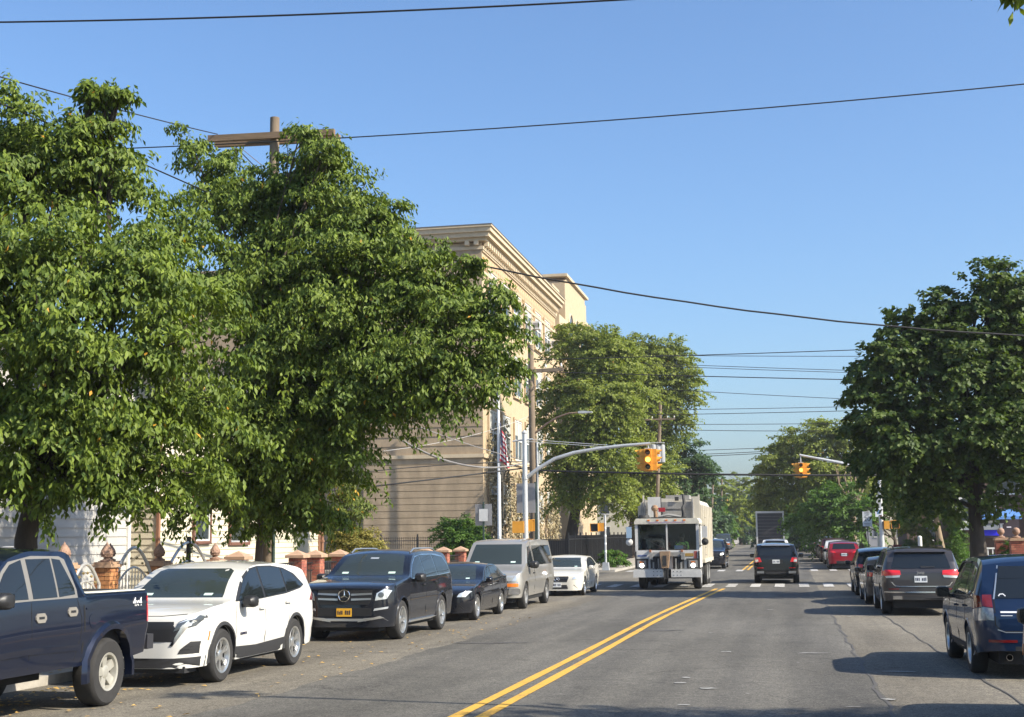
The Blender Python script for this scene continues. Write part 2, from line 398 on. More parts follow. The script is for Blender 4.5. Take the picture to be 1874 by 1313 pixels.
def pchip(pts):
    pts = sorted(pts); x = [p[0] for p in pts]; y = [p[1] for p in pts]; n = len(x)
    h = [x[i+1]-x[i] for i in range(n-1)]; d = [(y[i+1]-y[i])/h[i] for i in range(n-1)]; m = [0]*n
    m[0], m[-1] = d[0], d[-1]
    for i in range(1, n-1):
        m[i] = 0 if d[i-1]*d[i] <= 0 else (h[i-1]+h[i])*1.0/((h[i-1]*.5+h[i]*.5)/d[i-1]+(h[i-1]*.5+h[i]*.5)/d[i])
    def f(t):
        if t <= x[0]: return y[0]
        if t >= x[-1]: return y[-1]
        for i in range(n-1):
            if t <= x[i+1]: break
        s = (t-x[i])/h[i]; a = 2*s**3-3*s**2+1; b = s**3-2*s**2+s; c = -2*s**3+3*s**2; e = s**3-s**2
        return a*y[i]+b*h[i]*m[i]+c*y[i+1]+e*h[i]*m[i+1]
    return f

class Shell:
    """body shell lofted along its length: y forward, x to the side, z up, origin on the ground between the axles"""
    def __init__(s, top, belt, W, wb, r, sill=.27, tumble=.30, fr=.42, rr=.50, frl=.46, rrl=.32, arch=.055, sillf=None, sillr=None):
        s.zt, s.zb = pchip(top), pchip(belt); s.W = W
        y1 = max(p[0] for p in top); y0 = min(p[0] for p in top); s.y0, s.y1 = y0, y1
        ra = r+arch; s.ax = (wb/2, -wb/2); s.r = r; s.ra = ra
        sl = pchip([(y0, sillr or sill+.08), (y0+.5, sill+.02), (0, sill), (y1-.5, sill-.01), (y1, sillf or sill-.02)])
        def z0(y):
            z = sl(y)
            for a in s.ax:
                if abs(y-a) < ra: z = max(z, r+math.sqrt(max(0, ra*ra-(y-a)**2)))
            return z
        s.z0 = z0
        ys = set(p[0] for p in top) | set(p[0] for p in belt)
        n = int((y1-y0)/.07); ys |= set(y0+(y1-y0)*i/n for i in range(n+1))
        for a in s.ax:
            for k in range(17): ys.add(a+ra*math.cos(math.pi*k/16)*.9999)
        for e in (.0012,.004,.009,.016,.026,.04,.06,.085,.115,.15): ys |= {y1-e, y0+e}
        ys = sorted(ys); yy = [ys[0]]
        for q in ys[1:]:
            if q-yy[-1] > .001: yy.append(q)
        s.ys = yy
        def hw(y):
            k = 1.0
            t = (y-(y1-frl))/frl
            if t > 0: k *= fr+(1-fr)*(1-min(1, t)**2.5)**(1/2.5)
            t = ((y0+rrl)-y)/rrl
            if t > 0: k *= rr+(1-rr)*(1-min(1, t)**2.5)**(1/2.5)
            return W/2*k
        s.hw = hw
        NL, NG, NR = 8, 5, 5
        def section(y):
            a, b, c = z0(y), s.zb(y), s.zt(y); h = hw(y); b = max(b, a+.01); c = max(c, b+.004); sb = sl(y); pts = []
            def xs(z):
                u = (z-sb)/max(.05, b-sb); return h*(.945+.055*math.sin(min(1, max(0, u*1.7))*math.pi/2) - .028*max(0, u-.55)/.45 - .012*math.exp(-((u-.30)/.06)**2))
            for i in range(NL): z = a+(b-a)*i/(NL-1); pts.append((xs(z), z))
            xb = pts[-1][0]; gh = c-b; cr = min(.055, gh*.3); ze = c-cr; xr = xb-.006-tumble*(ze-b)-.02*min(1, gh/.3)
            for i in range(1, NG+1):
                t = i/NG; z = b+(ze-b)*t; x = xb+(xr-xb)*(t**1.15); pts.append((x, z))
            for i in range(1, NR+1):
                t = i/NR; x = xr*(1-t); pts.append((x, ze+cr*(1-(x/xr)**2) if xr > 1e-4 else c))
            return pts
        mb = MB(); secs = [section(y) for y in yy]; n = len(secs[0]); full = 2*n-1
        for y, sc in zip(yy, secs):
            for x, z in sc: mb.v.append((x, y, z))
            for x, z in sc[-2::-1]: mb.v.append((-x, y, z))
        for j in range(len(yy)-1):
            for i in range(full-1): a = j*full+i; mb.f.append((a, a+1, a+full+1, a+full))
        mb.f.append(tuple(range(full))); k = (len(yy)-1)*full; mb.f.append(tuple(k+i for i in range(full))[::-1])
        # inner flange of the wheel arches
        for sx, row in ((1, 0), (-1, full-1)):
            for j in range(len(yy)-1):
                a, b = mb.v[j*full+row], mb.v[(j+1)*full+row]; kk = len(mb.v)
                mb.v += [a, b, (b[0]-sx*.07, b[1], b[2]+.004), (a[0]-sx*.07, a[1], a[2]+.004)]; mb.f.append((kk, kk+1, kk+2, kk+3))
        s.mb = mb
        bm = bmesh.new()
        for v in mb.v: bm.verts.new(v)
        bm.verts.ensure_lookup_table()
        for f in mb.f:
            try: bm.faces.new([bm.verts[i] for i in f])
            except ValueError: pass
        bmesh.ops.triangulate(bm, faces=bm.faces); s.bvh = BVHTree.FromBMesh(bm); bm.free()
    def patch(s, poly, axis, sgn=1, off=.006, cuts=2, deep=None):
        bm = bmesh.new(); vs = [bm.verts.new((u, v, 0)) for u, v in poly]; bm.faces.new(vs)
        bmesh.ops.triangulate(bm, faces=bm.faces)
        for _ in range(cuts):
            ed = [e for e in bm.edges if e.calc_length() > .05]
            if not ed: break
            bmesh.ops.subdivide_edges(bm, edges=ed, cuts=1, use_grid_fill=False); bmesh.ops.triangulate(bm, faces=bm.faces)
        bm.verts.ensure_lookup_table(); bm.verts.index_update(); out = []; inn = []
        for v in bm.verts:
            u, w_ = v.co.x, v.co.y
            if axis == 'x': o, d = Vector((sgn*4, u, w_)), Vector((-sgn, 0, 0))
            elif axis == 'y': o, d = Vector((u, sgn*8, w_)), Vector((0, -sgn, 0))
            else: o, d = Vector((u, w_, 5)), Vector((0, 0, -1))
            hit = s.bvh.ray_cast(o, d)[0]
            if axis == 'y' and deep and (hit is None or (sgn > 0 and hit.y < s.y1-deep) or (sgn < 0 and hit.y > s.y0+deep)):
                hit = s.bvh.find_nearest(Vector((u, (s.y1-deep*.75) if sgn > 0 else (s.y0+deep*.75), w_)))[0]
            if hit is None: hit = s.bvh.find_nearest(o+d*(3.2 if axis == 'x' else 5.6 if axis == 'y' else 4))[0]
            out.append(hit-d*off); inn.append(hit+d*.015)
        mb = MB(); fs = [tuple(v.index for v in f.verts) for f in bm.faces]; mb.add(out, fs)
        for e in bm.edges:
            if len(e.link_faces) == 1:
                a, b = e.verts[0].index, e.verts[1].index; k = len(mb.v)
                mb.v += [tuple(out[a]), tuple(out[b]), tuple(inn[b]), tuple(inn[a])]; mb.f.append((k, k+1, k+2, k+3))
        bm.free(); return mb

def rect(u0, u1, v0, v1, c=0):
    if not c: return [(u0,v0),(u1,v0),(u1,v1),(u0,v1)]
    return [(u0+c,v0),(u1-c,v0),(u1,v0+c),(u1,v1-c),(u1-c,v1),(u0+c,v1),(u0,v1-c),(u0,v0+c)]
def line(pts, wd=.009):
    L, R_ = [], []
    for i, p in enumerate(pts):
        a = Vector(pts[max(i-1,0)]); b = Vector(pts[min(i+1,len(pts)-1)]); d = (b-a).normalized(); q = Vector((-d.y, d.x))*wd/2
        L.append((p[0]+q.x, p[1]+q.y)); R_.append((p[0]-q.x, p[1]-q.y))
    return L+R_[::-1]
def ring(cx_, cy_, ro, n=20): return [(cx_+ro*math.cos(2*math.pi*i/n), cy_+ro*math.sin(2*math.pi*i/n)) for i in range(n)]

WHEELS = {}
def wheel_meshes(r, wd, rimr, spokes, style, m):
    key = (r, wd, rimr, spokes, style, m.name)
    if key in WHEELS: return WHEELS[key]
    h = wd/2; mb = MB()
    mb.lathe([(rimr-.01,-h*.80),(rimr+.012,-h*.96),(r*.90,-h),(r*.965,-h*.86),(r,-h*.62),(r,h*.62),(r*.965,h*.86),(r*.90,h),(rimr+.012,h*.96),(rimr-.01,h*.80)], 'x', 40, close=False)
    ty = mb.mesh('tyre', TYRE, 35)
    mb = MB()
    mb.lathe([(rimr-.035, h*.35),(rimr-.02,h*.90),(rimr+.004,h*.965),(rimr+.012,h*.86),(rimr+.012,-h*.9)], 'x', 40, close=False)
    mb.lathe([(.0,h*.70),(.05,h*.72),(.075,h*.64),(.085,h*.3)], 'x', 20, close=False)
    for k in range(spokes):
        a = 2*math.pi*k/spokes+.3
        for da in ((0,) if style == 'single' else (-.13, .13) if style == 'split' else (-.2, .2)):
            c, s = math.cos(a+da*.35), math.sin(a+da*.35); c2, s2 = math.cos(a+da), math.sin(a+da); hw_ = .058 if style == 'single' else .017 if style == 'split' else .014
            t, t2 = Vector((0,-s,c)), Vector((0,-s2,c2)); p0 = Vector((h*.60, c*.05, s*.05)); p1 = Vector((h*.72, c2*(rimr-.01), s2*(rimr-.01)))
            k0 = len(mb.v); w0, w1 = hw_*.8, hw_
            dx = Vector((.035, 0, 0))
            mb.v += [tuple(p) for p in (p0-t*w0, p0+t*w0, p1+t2*w1, p1-t2*w1, p0-t*w0-dx, p0+t*w0-dx, p1+t2*w1-dx, p1-t2*w1-dx)]
            mb.f += [tuple(k0+i for i in f) for f in ((0,1,2,3),(0,4,5,1),(1,5,6,2),(2,6,7,3),(3,7,4,0))]
    rm = mb.mesh('rim', m, 35)
    bk = MB().lathe([(0,h*.18),(rimr-.03,h*.18),(rimr-.03,-h*.3)], 'x', 24, close=False).mesh('brake_disc', mat('brake_dark', (.05,.05,.05), .5, metal=.6))
    WHEELS[key] = (ty, rm, bk); return WHEELS[key]
def add_wheels(root, W, wb, r, wd=.235, rimr=.235, spokes=5, style='split', m=None, inset=.0, ys=None):
    ty, rm, bk = wheel_meshes(r, wd, rimr, spokes, style, m or SILVER)
    for y in (ys or (wb/2, -wb/2)):
        for sx in (1, -1):
            o = link('wheel', ty, root, (sx*(W/2-wd/2-.012-inset), y, r))
            if sx < 0: o.rotation_euler = (0, 0, math.pi)
            o.rotation_euler[0] = rng.uniform(0, 6)
            link('rim', rm, o); link('brake_disc', bk, o)

def mirror_obj(root, sh, y, z, m, size=1.0, x=None):
    for sx in (1, -1):
        hit = sh.bvh.ray_cast(Vector((sx*4, y, z)), Vector((-sx,0,0)))[0]; xx = abs(hit.x)
        mb = MB(); c = Vector((sx*(xx+.13*size), y+.02, z+.05)); 
        prof = [(-.10,.9),(-.07,1),(.0,1.02),(.06,.86),(.10,.5)]
        k = 0; n = 10
        for (dy, sc) in prof:
            for i in range(n):
                a = 2*math.pi*i/n; e = .6
                ca, sa = math.cos(a), math.sin(a); px = math.copysign(abs(ca)**e, ca)*.105*sc*size; pz = math.copysign(abs(sa)**e, sa)*.085*sc*size
                mb.v.append((c.x+px, c.y+dy*size, c.z+pz))
        for j in range(len(prof)-1):
            for i in range(n): a = j*n+i; b = j*n+(i+1)%n; mb.f.append((a, b, b+n, a+n))
        mb.f += [tuple(range(n)), tuple(range(len(prof)*n-n, len(prof)*n))]
        mb.bar((sx*(xx-.02), y-.01, z-.01), (c.x-sx*.05, c.y, c.z-.05), .06, .05)
        o = mb.build('door_mirror', m, root, 40)
        MB().box(c.x-.085*size, c.x+.085*size, c.y-.106*size, c.y-.101*size, c.z-.065*size, c.z+.065*size).build('mirror_glass', GLASS, o)

def plate(root, y, z, sgn, m, w_=.31, h_=.16, ink=True, x=0):
    o = MB().box(x-w_/2, x+w_/2, min(y, y+sgn*.015), max(y, y+sgn*.015), z-h_/2, z+h_/2).build('licence_plate', m, root)
    if ink:
        mb = MB(); r = random.Random(int(abs(y)*1000)+int(z*100))
        for i in range(7):
            if i == 3 and r.random() < .6: continue
            cx_ = x-w_*.39+i*w_*.13; ww = w_*.04*r.uniform(.8, 1.1)
            mb.box(cx_-ww, cx_-ww+.010, *sorted((y+sgn*.0152, y+sgn*.018)), z-h_*.26, z+h_*.22); mb.box(cx_+ww-.010, cx_+ww, *sorted((y+sgn*.0152, y+sgn*.018)), z-h_*.26, z+h_*r.choice((.0, .22)))
            mb.box(cx_-ww, cx_+ww, *sorted((y+sgn*.0152, y+sgn*.0185)), z+h_*r.choice((.14,-.24,-.04)), z+h_*r.choice((.14,-.24,-.04))+.018)
        mb.build('plate_characters', INKD, o)
    return o

def vehicle(name, label, cat, spec, body_mat, loc, face_cam, group=None):
    """spec: shell + patches; face_cam: bonnet points to the viewer"""
    X, Y = loc
    root = thing(name, label, cat, (X, Y, ground(Y)), math.pi if face_cam else 0, group)
    g = math.atan(gslope(Y)); root.rotation_euler = (-g if face_cam else g, 0, math.pi if face_cam else 0)
    fill_vehicle(root, spec, body_mat); return root
def fill_vehicle(root, sp, body_mat):
    sh = sp['shell']; key = 'me_'+body_mat.name
    if key not in sp: sp[key] = sh.mb.mesh('body', body_mat, 38)
    link('body', sp[key], root)
    if 'under' not in sp:
        W2 = sh.W/2; b = MB(); ub = sp.get('ub', (.28,.2,.62)); b.box(-W2+ub[0], W2-ub[0], sh.y0+.12, sh.y1-.12, ub[1], ub[2])
        for a in sh.ax: b.box(-W2+.10, W2-.10, a-sh.ra, a+sh.ra, sh.r+sh.ra*.6, sh.r+sh.ra+.01)
        si = sp.get('skirt', .10); b.box(-W2+si, W2-si, -sh.ax[0]+sh.ra+.02, sh.ax[0]-sh.ra-.02, .24 if si < .2 else .34, .5)
        sp['under'] = b.mesh('underbody', UNDER)
    link('underbody', sp['under'], root)
    add_wheels(root, sh.W, sh.ax[0]*2, sh.r, **sp.get('wheel', {}))
    if 'pm' not in sp:
        L = []
        for it in sp['patches']:
            nm, m, axis, poly, off = it[:5]; cuts = it[5] if len(it) > 5 else 2
            if m == 'BODY': m = None
            if axis == 'x': vs = [(1, poly), (-1, poly)]
            elif axis in ('y', 'yr', 'z'): vs = [(1, poly)]
            elif axis in ('ym', 'yrm'): vs = [(1, poly), (2, [(-u, v) for u, v in poly][::-1])]
            for k, pl in vs:
                sg = (k if axis == 'x' else 1 if axis in ('y', 'ym', 'z') else -1)
                me = sh.patch(pl, {'x':'x','z':'z'}.get(axis, 'y'), sg, off, cuts, None if nm in ('windscreen','windscreen_sticker','rear_view_mirror','rear_window','window_edge','rear_spoiler') else .56).mesh(nm, m, 50); L.append((nm, me, m is None))
        sp['pm'] = L
    for nm, me, isb in sp['pm']:
        if isb:
            k2 = key+nm+str(id(me))
            if k2 not in sp: q = me.copy(); q.materials.clear(); q.materials.append(body_mat); sp[k2] = q
            me = sp[k2]
        link(nm, me, root)
    for fn in sp.get('extra', []): fn(root, sh, body_mat)

def rails(x, y0, y1, zfun, m=None, h=.055):
    def fn(root, sh, bm_):
        for sx in (1, -1):
            n = 9; pts = []
            for i in range(n):
                y = y0+(y1-y0)*i/(n-1); hit = sh.bvh.ray_cast(Vector((sx*x, y, 5)), Vector((0,0,-1)))[0]
                e = min(i, n-1-i); pts.append((sx*x, y, hit.z+(h if e > 0 else .005)))
            MB().tube(pts, .017, 8).build('roof_rail', m or SILVER, root, 40)
    return fn
def mirrors(y, z, m=None, size=1.0):
    def fn(root, sh, bm_): mirror_obj(root, sh, y, z, m or bm_, size)
    return fn
def plates(lst):
    def fn(root, sh, bm_):
        for (sgn, z, m, dx) in lst:
            hit = sh.bvh.ray_cast(Vector((dx, sgn*8, z)), Vector((0,-sgn,0)))[0]; plate(root, hit.y+sgn*.004, z, sgn, m, x=dx)
    return fn
def handles(lst, m=None, w_=.19, h_=.03):
    def fn(root, sh, bm_):
        for (y, z) in lst:
            for sx in (1, -1):
                hit = sh.bvh.ray_cast(Vector((sx*4, y, z)), Vector((-sx,0,0)))[0]; x = hit.x
                MB().obox((x+sx*.025, y, z), (.011,0,0), (0,w_/2,0), (0,0,h_/2)).obox((x+sx*.008, y-w_*.4, z), (.014,0,0), (0,.015,0), (0,0,h_*.4)).obox((x+sx*.008, y+w_*.4, z), (.014,0,0), (0,.015,0), (0,0,h_*.4)).build('door_handle', m or bm_, root)
    return fn
def arch_trim(m, wd=.06, out=.014):
    def fn(root, sh, bm_):
        for a in sh.ax:
            for sx in (1, -1):
                mb = MB(); n = 22
                for i in range(n+1):
                    t = math.pi*(-.05+1.10*i/n); c, s = math.cos(t), math.sin(t)
                    row = []
                    for rr_, o in ((sh.ra-.004, -.05), (sh.ra-.004, out), (sh.ra+wd*.6, out*1.0), (sh.ra+wd, -.006)):
                        y, z = a+c*rr_, sh.r+s*rr_; hit = sh.bvh.ray_cast(Vector((sx*4, a+c*(sh.ra+.012), max(sh.r+s*(sh.ra+.012), .3))), Vector((-sx,0,0)))[0]
                        x = abs(hit.x) if hit and abs(hit.x) > sh.W*.4 else sh.W/2*.97
                        row.append((sx*(x+o), y, z))
                    mb.v += row
                for i in range(n):
                    for j in range(3): q = i*4+j; mb.f.append((q, q+1, q+5, q+4))
                mb.build('wheel_arch_trim', m or bm_, root, 40)
    return fn
def badge(txt, size, axis, u, v, m, sgn=1):
    def fn(root, sh, bm_):
        me = text_mesh(txt, size, m, .003)
        if axis == 'x':
            for sx in (1, -1):
                hit = sh.bvh.ray_cast(Vector((sx*4, u, v)), Vector((-sx,0,0)))[0]
                o = link('badge', me, root, (hit.x+sx*.006, u, v)); o.rotation_euler = (math.pi/2, 0, math.pi/2*sx)
        else:
            hit = sh.bvh.ray_cast(Vector((u, sgn*8, v)), Vector((0,-sgn,0)))[0]
            o = link('badge', me, root, (u, hit.y+sgn*.006, v)); o.rotation_euler = (math.pi/2, 0, 0 if sgn < 0 else math.pi)
    return fn
def star(z, r, m, sgn=1):
    def fn(root, sh, bm_):
        hit = sh.bvh.ray_cast(Vector((0, sgn*8, z)), Vector((0,-sgn,0)))[0]; y = hit.y+sgn*.03; mb = MB()
        mb.tube([(r*math.cos(2*math.pi*i/28), y, z+r*math.sin(2*math.pi*i/28)) for i in range(29)], r*.09, 6, False)
        for k in range(3):
            a = math.pi/2+k*2*math.pi/3; d = Vector((math.cos(a), 0, math.sin(a))); q = Vector((-d.z, 0, d.x))
            c = Vector((0, y, z)); mb.add([c+q*r*.17, c+d*r*.96, c-q*r*.17, c+Vector((0, sgn*.012, 0))], [(0,1,3),(1,2,3),(0,3,2)])
        mb.build('emblem', m, root, 40)
    return fn
def stub(name, m, boxes):
    def fn(root, sh, bm_):
        for b in boxes: MB().box(*b).build(name, m, root)
    return fn
def pipe(x, z, y0, y1, r=.035):
    def fn(root, sh, bm_): MB().lathe([(r*.8,y1),(r,y1),(r,y0),(r*.8,y0),(r*.8,y0+.05)], 'y', 14, (x,0,z), close=False).build('exhaust_pipe', CHROME, root, 40)
    return fn

SPEC = {}
# --- white compact crossover
sh = Shell([(2.29,.62),(2.27,.80),(2.20,.93),(2.05,.99),(1.7,1.045),(1.12,1.10),(.55,1.42),(.22,1.565),(-.2,1.635),(-.9,1.645),(-1.6,1.60),(-1.98,1.53),(-2.14,1.34),(-2.24,1.13),(-2.33,1.03),(-2.36,.70)],
           [(2.29,.60),(2.25,.78),(2.1,.90),(1.7,.985),(1.12,1.035),(0,1.065),(-1.0,1.10),(-1.7,1.17),(-2.15,1.10),(-2.33,.98),(-2.36,.68)], 1.843, 2.725, .362, sill=.27, frl=.52)
P = []
P += [('window_trim', TRIM, 'x', [(.93,1.075),(.50,1.395),(.18,1.525),(-.2,1.565),(-.7,1.565),(-1.15,1.525),(-1.5,1.43),(-1.78,1.245),(-1.6,1.195),(-1.0,1.13),(0,1.085)], .004, 3),
      ('side_window', GLASS, 'x', [(.80,1.095),(.44,1.385),(.16,1.50),(-.10,1.54),(-.10,1.10)], .008, 3),
      ('side_window', GLASS, 'x', [(-.17,1.105),(-.17,1.545),(-.6,1.545),(-1.0,1.52),(-1.0,1.155)], .008, 3),
      ('side_window', GLASS, 'x', [(-1.05,1.16),(-1.05,1.515),(-1.35,1.455),(-1.70,1.255),(-1.58,1.215)], .008, 3),
      ('windscreen', GLASSW, 'y', [(-.70,1.135),(.70,1.135),(.66,1.24),(.585,1.50),(.50,1.535),(-.50,1.535),(-.585,1.50),(-.66,1.24)], .006, 4),
      ('windscreen_sticker', STICKER, 'ym', rect(.40,.52,1.165,1.195), .012, 1),
      ('grille', TRIM, 'y', [(-.60,.60),(.60,.60),(.72,.80),(.74,.86),(-.74,.86),(-.72,.80)], .008, 3),
      ('grille_bar', CHROME, 'ym', [(.56,.545),(.60,.545),(.80,.83),(.88,.885),(.76,.865),(.70,.80)], .014, 2),
      ('headlight', LAMPD, 'ym', [(.60,.735),(.84,.80),(.918,.93),(.86,.945),(.66,.86)], .013, 3),
      ('headlight_strip', LAMP, 'ym', [(.64,.835),(.89,.915),(.91,.94),(.86,.945)], .018, 2),
      ('headlight_lamp', LAMP, 'ym', [(.68,.775),(.80,.805),(.81,.845),(.71,.82)], .018, 1),
      ('bumper_vent', CLAD, 'ym', [(.66,.44),(.86,.44),(.885,.60),(.80,.60),(.69,.50)], .008, 2),
      ('bumper_vent_bar', TRIM, 'ym', [(.70,.49),(.865,.49),(.868,.505),(.71,.505)], .013, 1),
      ('bumper_vent_bar', TRIM, 'ym', [(.74,.535),(.87,.535),(.873,.55),(.75,.55)], .013, 1),
      ('lower_bumper', CLAD, 'y', [(-.88,.256),(.88,.256),(.90,.40),(.62,.385),(.50,.345),(-.50,.345),(-.62,.385),(-.90,.40)], .008, 3),
      ('sill_cladding', CLAD, 'x', [(-.93,.285),(.93,.275),(.93,.45),(.2,.43),(-.93,.47)], .012, 3),
      ('panel_gap', SEAM, 'x', line([(.93,.46),(.97,.75),(.90,1.03)]), .002, 2),
      ('panel_gap', SEAM, 'x', line([(-.13,.44),(-.13,1.09)]), .002, 2),
      ('panel_gap', SEAM, 'x', line([(-.93,.50),(-1.10,.80),(-1.14,1.10)]), .002, 2),
      ('panel_gap', SEAM, 'y', line([(-.72,.955),(-.4,.93),(.4,.93),(.72,.955)]), .002, 2),
      ('tail_light', TAILD, 'x', [(-1.98,1.0),(-2.30,.96),(-2.30,1.06),(-2.10,1.12)], .010, 2),
      ('tail_light', TAIL, 'yrm', [(.50,.98),(.86,1.0),(.80,1.10),(.52,1.07)], .010, 2),
      ('rear_window', GLASS, 'yr', [(-.66,1.17),(.66,1.17),(.58,1.49),(-.58,1.49)], .006, 3),
      ('indicator', AMBER, 'x', [(1.86,.60),(1.89,.60),(1.84,.72),(1.81,.72)], .006, 1)]
SPEC['crossover'] = dict(shell=sh, patches=P, wheel=dict(wd=.235, rimr=.235, spokes=6, style='split'),
    extra=[mirrors(.72, 1.02, TRIM), handles([(.02,.95),(-1.02,1.0)], None), arch_trim(CLAD, .05, .010), plates([(-1,.62,PLATEW,0)]), badge('EQUINOX', .05, 'x', .70, .62, INKD), stub('front_lip', CLAD, [(-.74,.74,1.86,2.20,.19,.275)])])

# --- dark blue four-door pickup
sh = Shell([(2.59,.72),(2.56,.95),(2.42,1.06),(1.5,1.15),(1.05,1.20),(.50,1.63),(.25,1.77),(-.2,1.845),(-.80,1.84),(-.93,1.80),(-1.02,1.63),(-1.10,1.345),(-1.125,1.33),(-1.6,1.325),(-2.55,1.325),(-2.60,1.31),(-2.63,.62)],
           [(2.59,.70),(2.5,.96),(1.5,1.09),(1.05,1.15),(0,1.24),(-1.0,1.26),(-1.11,1.27),(-2.57,1.275),(-2.60,1.26),(-2.63,.60)], 1.80, 3.33, .39, sill=.50, rr=.88, rrl=.09, arch=.11, tumble=.24, sillr=.56)
P = [('window_trim', mat('grey_seal', (.16,.155,.145), .6), 'x', [(.78,1.25),(.42,1.59),(.28,1.68),(-.15,1.74),(-.70,1.735),(-.80,1.70),(-.92,1.36),(-.92,1.27),(0,1.265)], .004, 3),
     ('side_window', GLASS, 'x', [(.68,1.285),(.40,1.56),(.27,1.65),(.06,1.70),(.06,1.285)], .008, 3),
     ('side_window', GLASS, 'x', [(-.03,1.285),(-.03,1.705),(-.50,1.71),(-.50,1.29)], .008, 3),
     ('side_window', GLASS, 'x', [(-.54,1.29),(-.54,1.71),(-.70,1.695),(-.87,1.38),(-.87,1.31)], .008, 3),
     ('windscreen', GLASSW, 'y', [(-.66,1.24),(.66,1.24),(.56,1.66),(-.56,1.66)], .006, 3),
     ('rear_window', GLASS, 'yr', [(-.55,1.38),(.55,1.38),(.50,1.66),(-.50,1.66)], .006, 3),
     ('panel_gap', SEAM, 'x', line([(-1.06,.55),(-1.06,1.30)], .03), .003, 2),
     ('panel_gap', SEAM, 'x', line([(-.90,1.28),(-1.0,1.05),(-.98,.82),(-.90,.58)], .010), .002, 2),
     ('panel_gap', SEAM, 'x', line([(.01,.55),(.01,1.25)], .010), .002, 2),
     ('panel_gap', SEAM, 'x', line([(1.02,.60),(1.02,1.12)], .010), .002, 2),
     ('body_crease', 'BODY', 'x', line([(-2.55,1.16),(-1.1,1.14)], .02), .008, 3),
     ('body_moulding', 'BODY', 'x', line([(-.96,.72),(0.0,.74),(1.0,.72)], .07), .012, 3),
     ('door_handle', mat('tan_plastic', (.20,.185,.16), .6), 'x', rect(-.26,-.06,1.03,1.13,.035), .014, 1), ('handle_slot', TRIM, 'x', rect(-.21,-.11,1.07,1.095), .018, 1),
     ('door_handle', mat('tan_plastic'), 'x', rect(-.90,-.70,1.07,1.17,.035), .014, 1), ('handle_slot', TRIM, 'x', rect(-.85,-.75,1.11,1.135), .018, 1),
     ('fuel_flap', 'BODY', 'x', ring(-1.24, 1.0, .085, 16), .004, 1),
     ('bed_rail', mat('worn_white_rail', (.60,.58,.50), .6, var=.2, vscale=6), 'z', [(.72,-1.13),(.835,-1.13),(.835,-2.58),(.72,-2.58)], .012, 3),
     ('bed_rail', MATS['worn_white_rail'], 'z', [(-.72,-1.13),(-.835,-1.13),(-.835,-2.58),(-.72,-2.58)][::-1], .012, 3),
     ('bed_shade_sheet', UNDER, 'z', [(-.71,-1.14),(.71,-1.14),(.71,-2.56),(-.71,-2.56)], .003, 3),  # added dark sheet in place of the open bed's shaded inside
     ('tail_light', TAIL, 'x', [(-2.535,.93),(-2.615,.93),(-2.60,1.24),(-2.545,1.24)], .008, 1),
     ('tail_light', TAIL, 'yrm', [(.76,.90),(.86,.90),(.86,1.22),(.76,1.22)], .008, 1),
     ('headlight', LAMP, 'ym', [(.48,.85),(.72,.85),(.72,1.0),(.48,1.0)], .008, 1),
     ('grille', TRIM, 'y', [(-.42,.75),(.42,.75),(.42,1.0),(-.42,1.0)], .008, 1)]
SPEC['pickup'] = dict(shell=sh, patches=P, skirt=.6, ub=(.38,.48,.75), wheel=dict(wd=.27, rimr=.215, spokes=5, style='single', m=CREAMALLOY),
    extra=[mirrors(.72, 1.24, TRIM), arch_trim(None, .09, .045),
           badge('4x4', .15, 'x', -2.30, 1.17, mat('badge_silver', (.75,.75,.74), .3)),
           stub('rear_bumper', mat('bumper_dark', (.03,.03,.035), .4), [(-.86,.86,-2.80,-2.64,.58,.76)])])
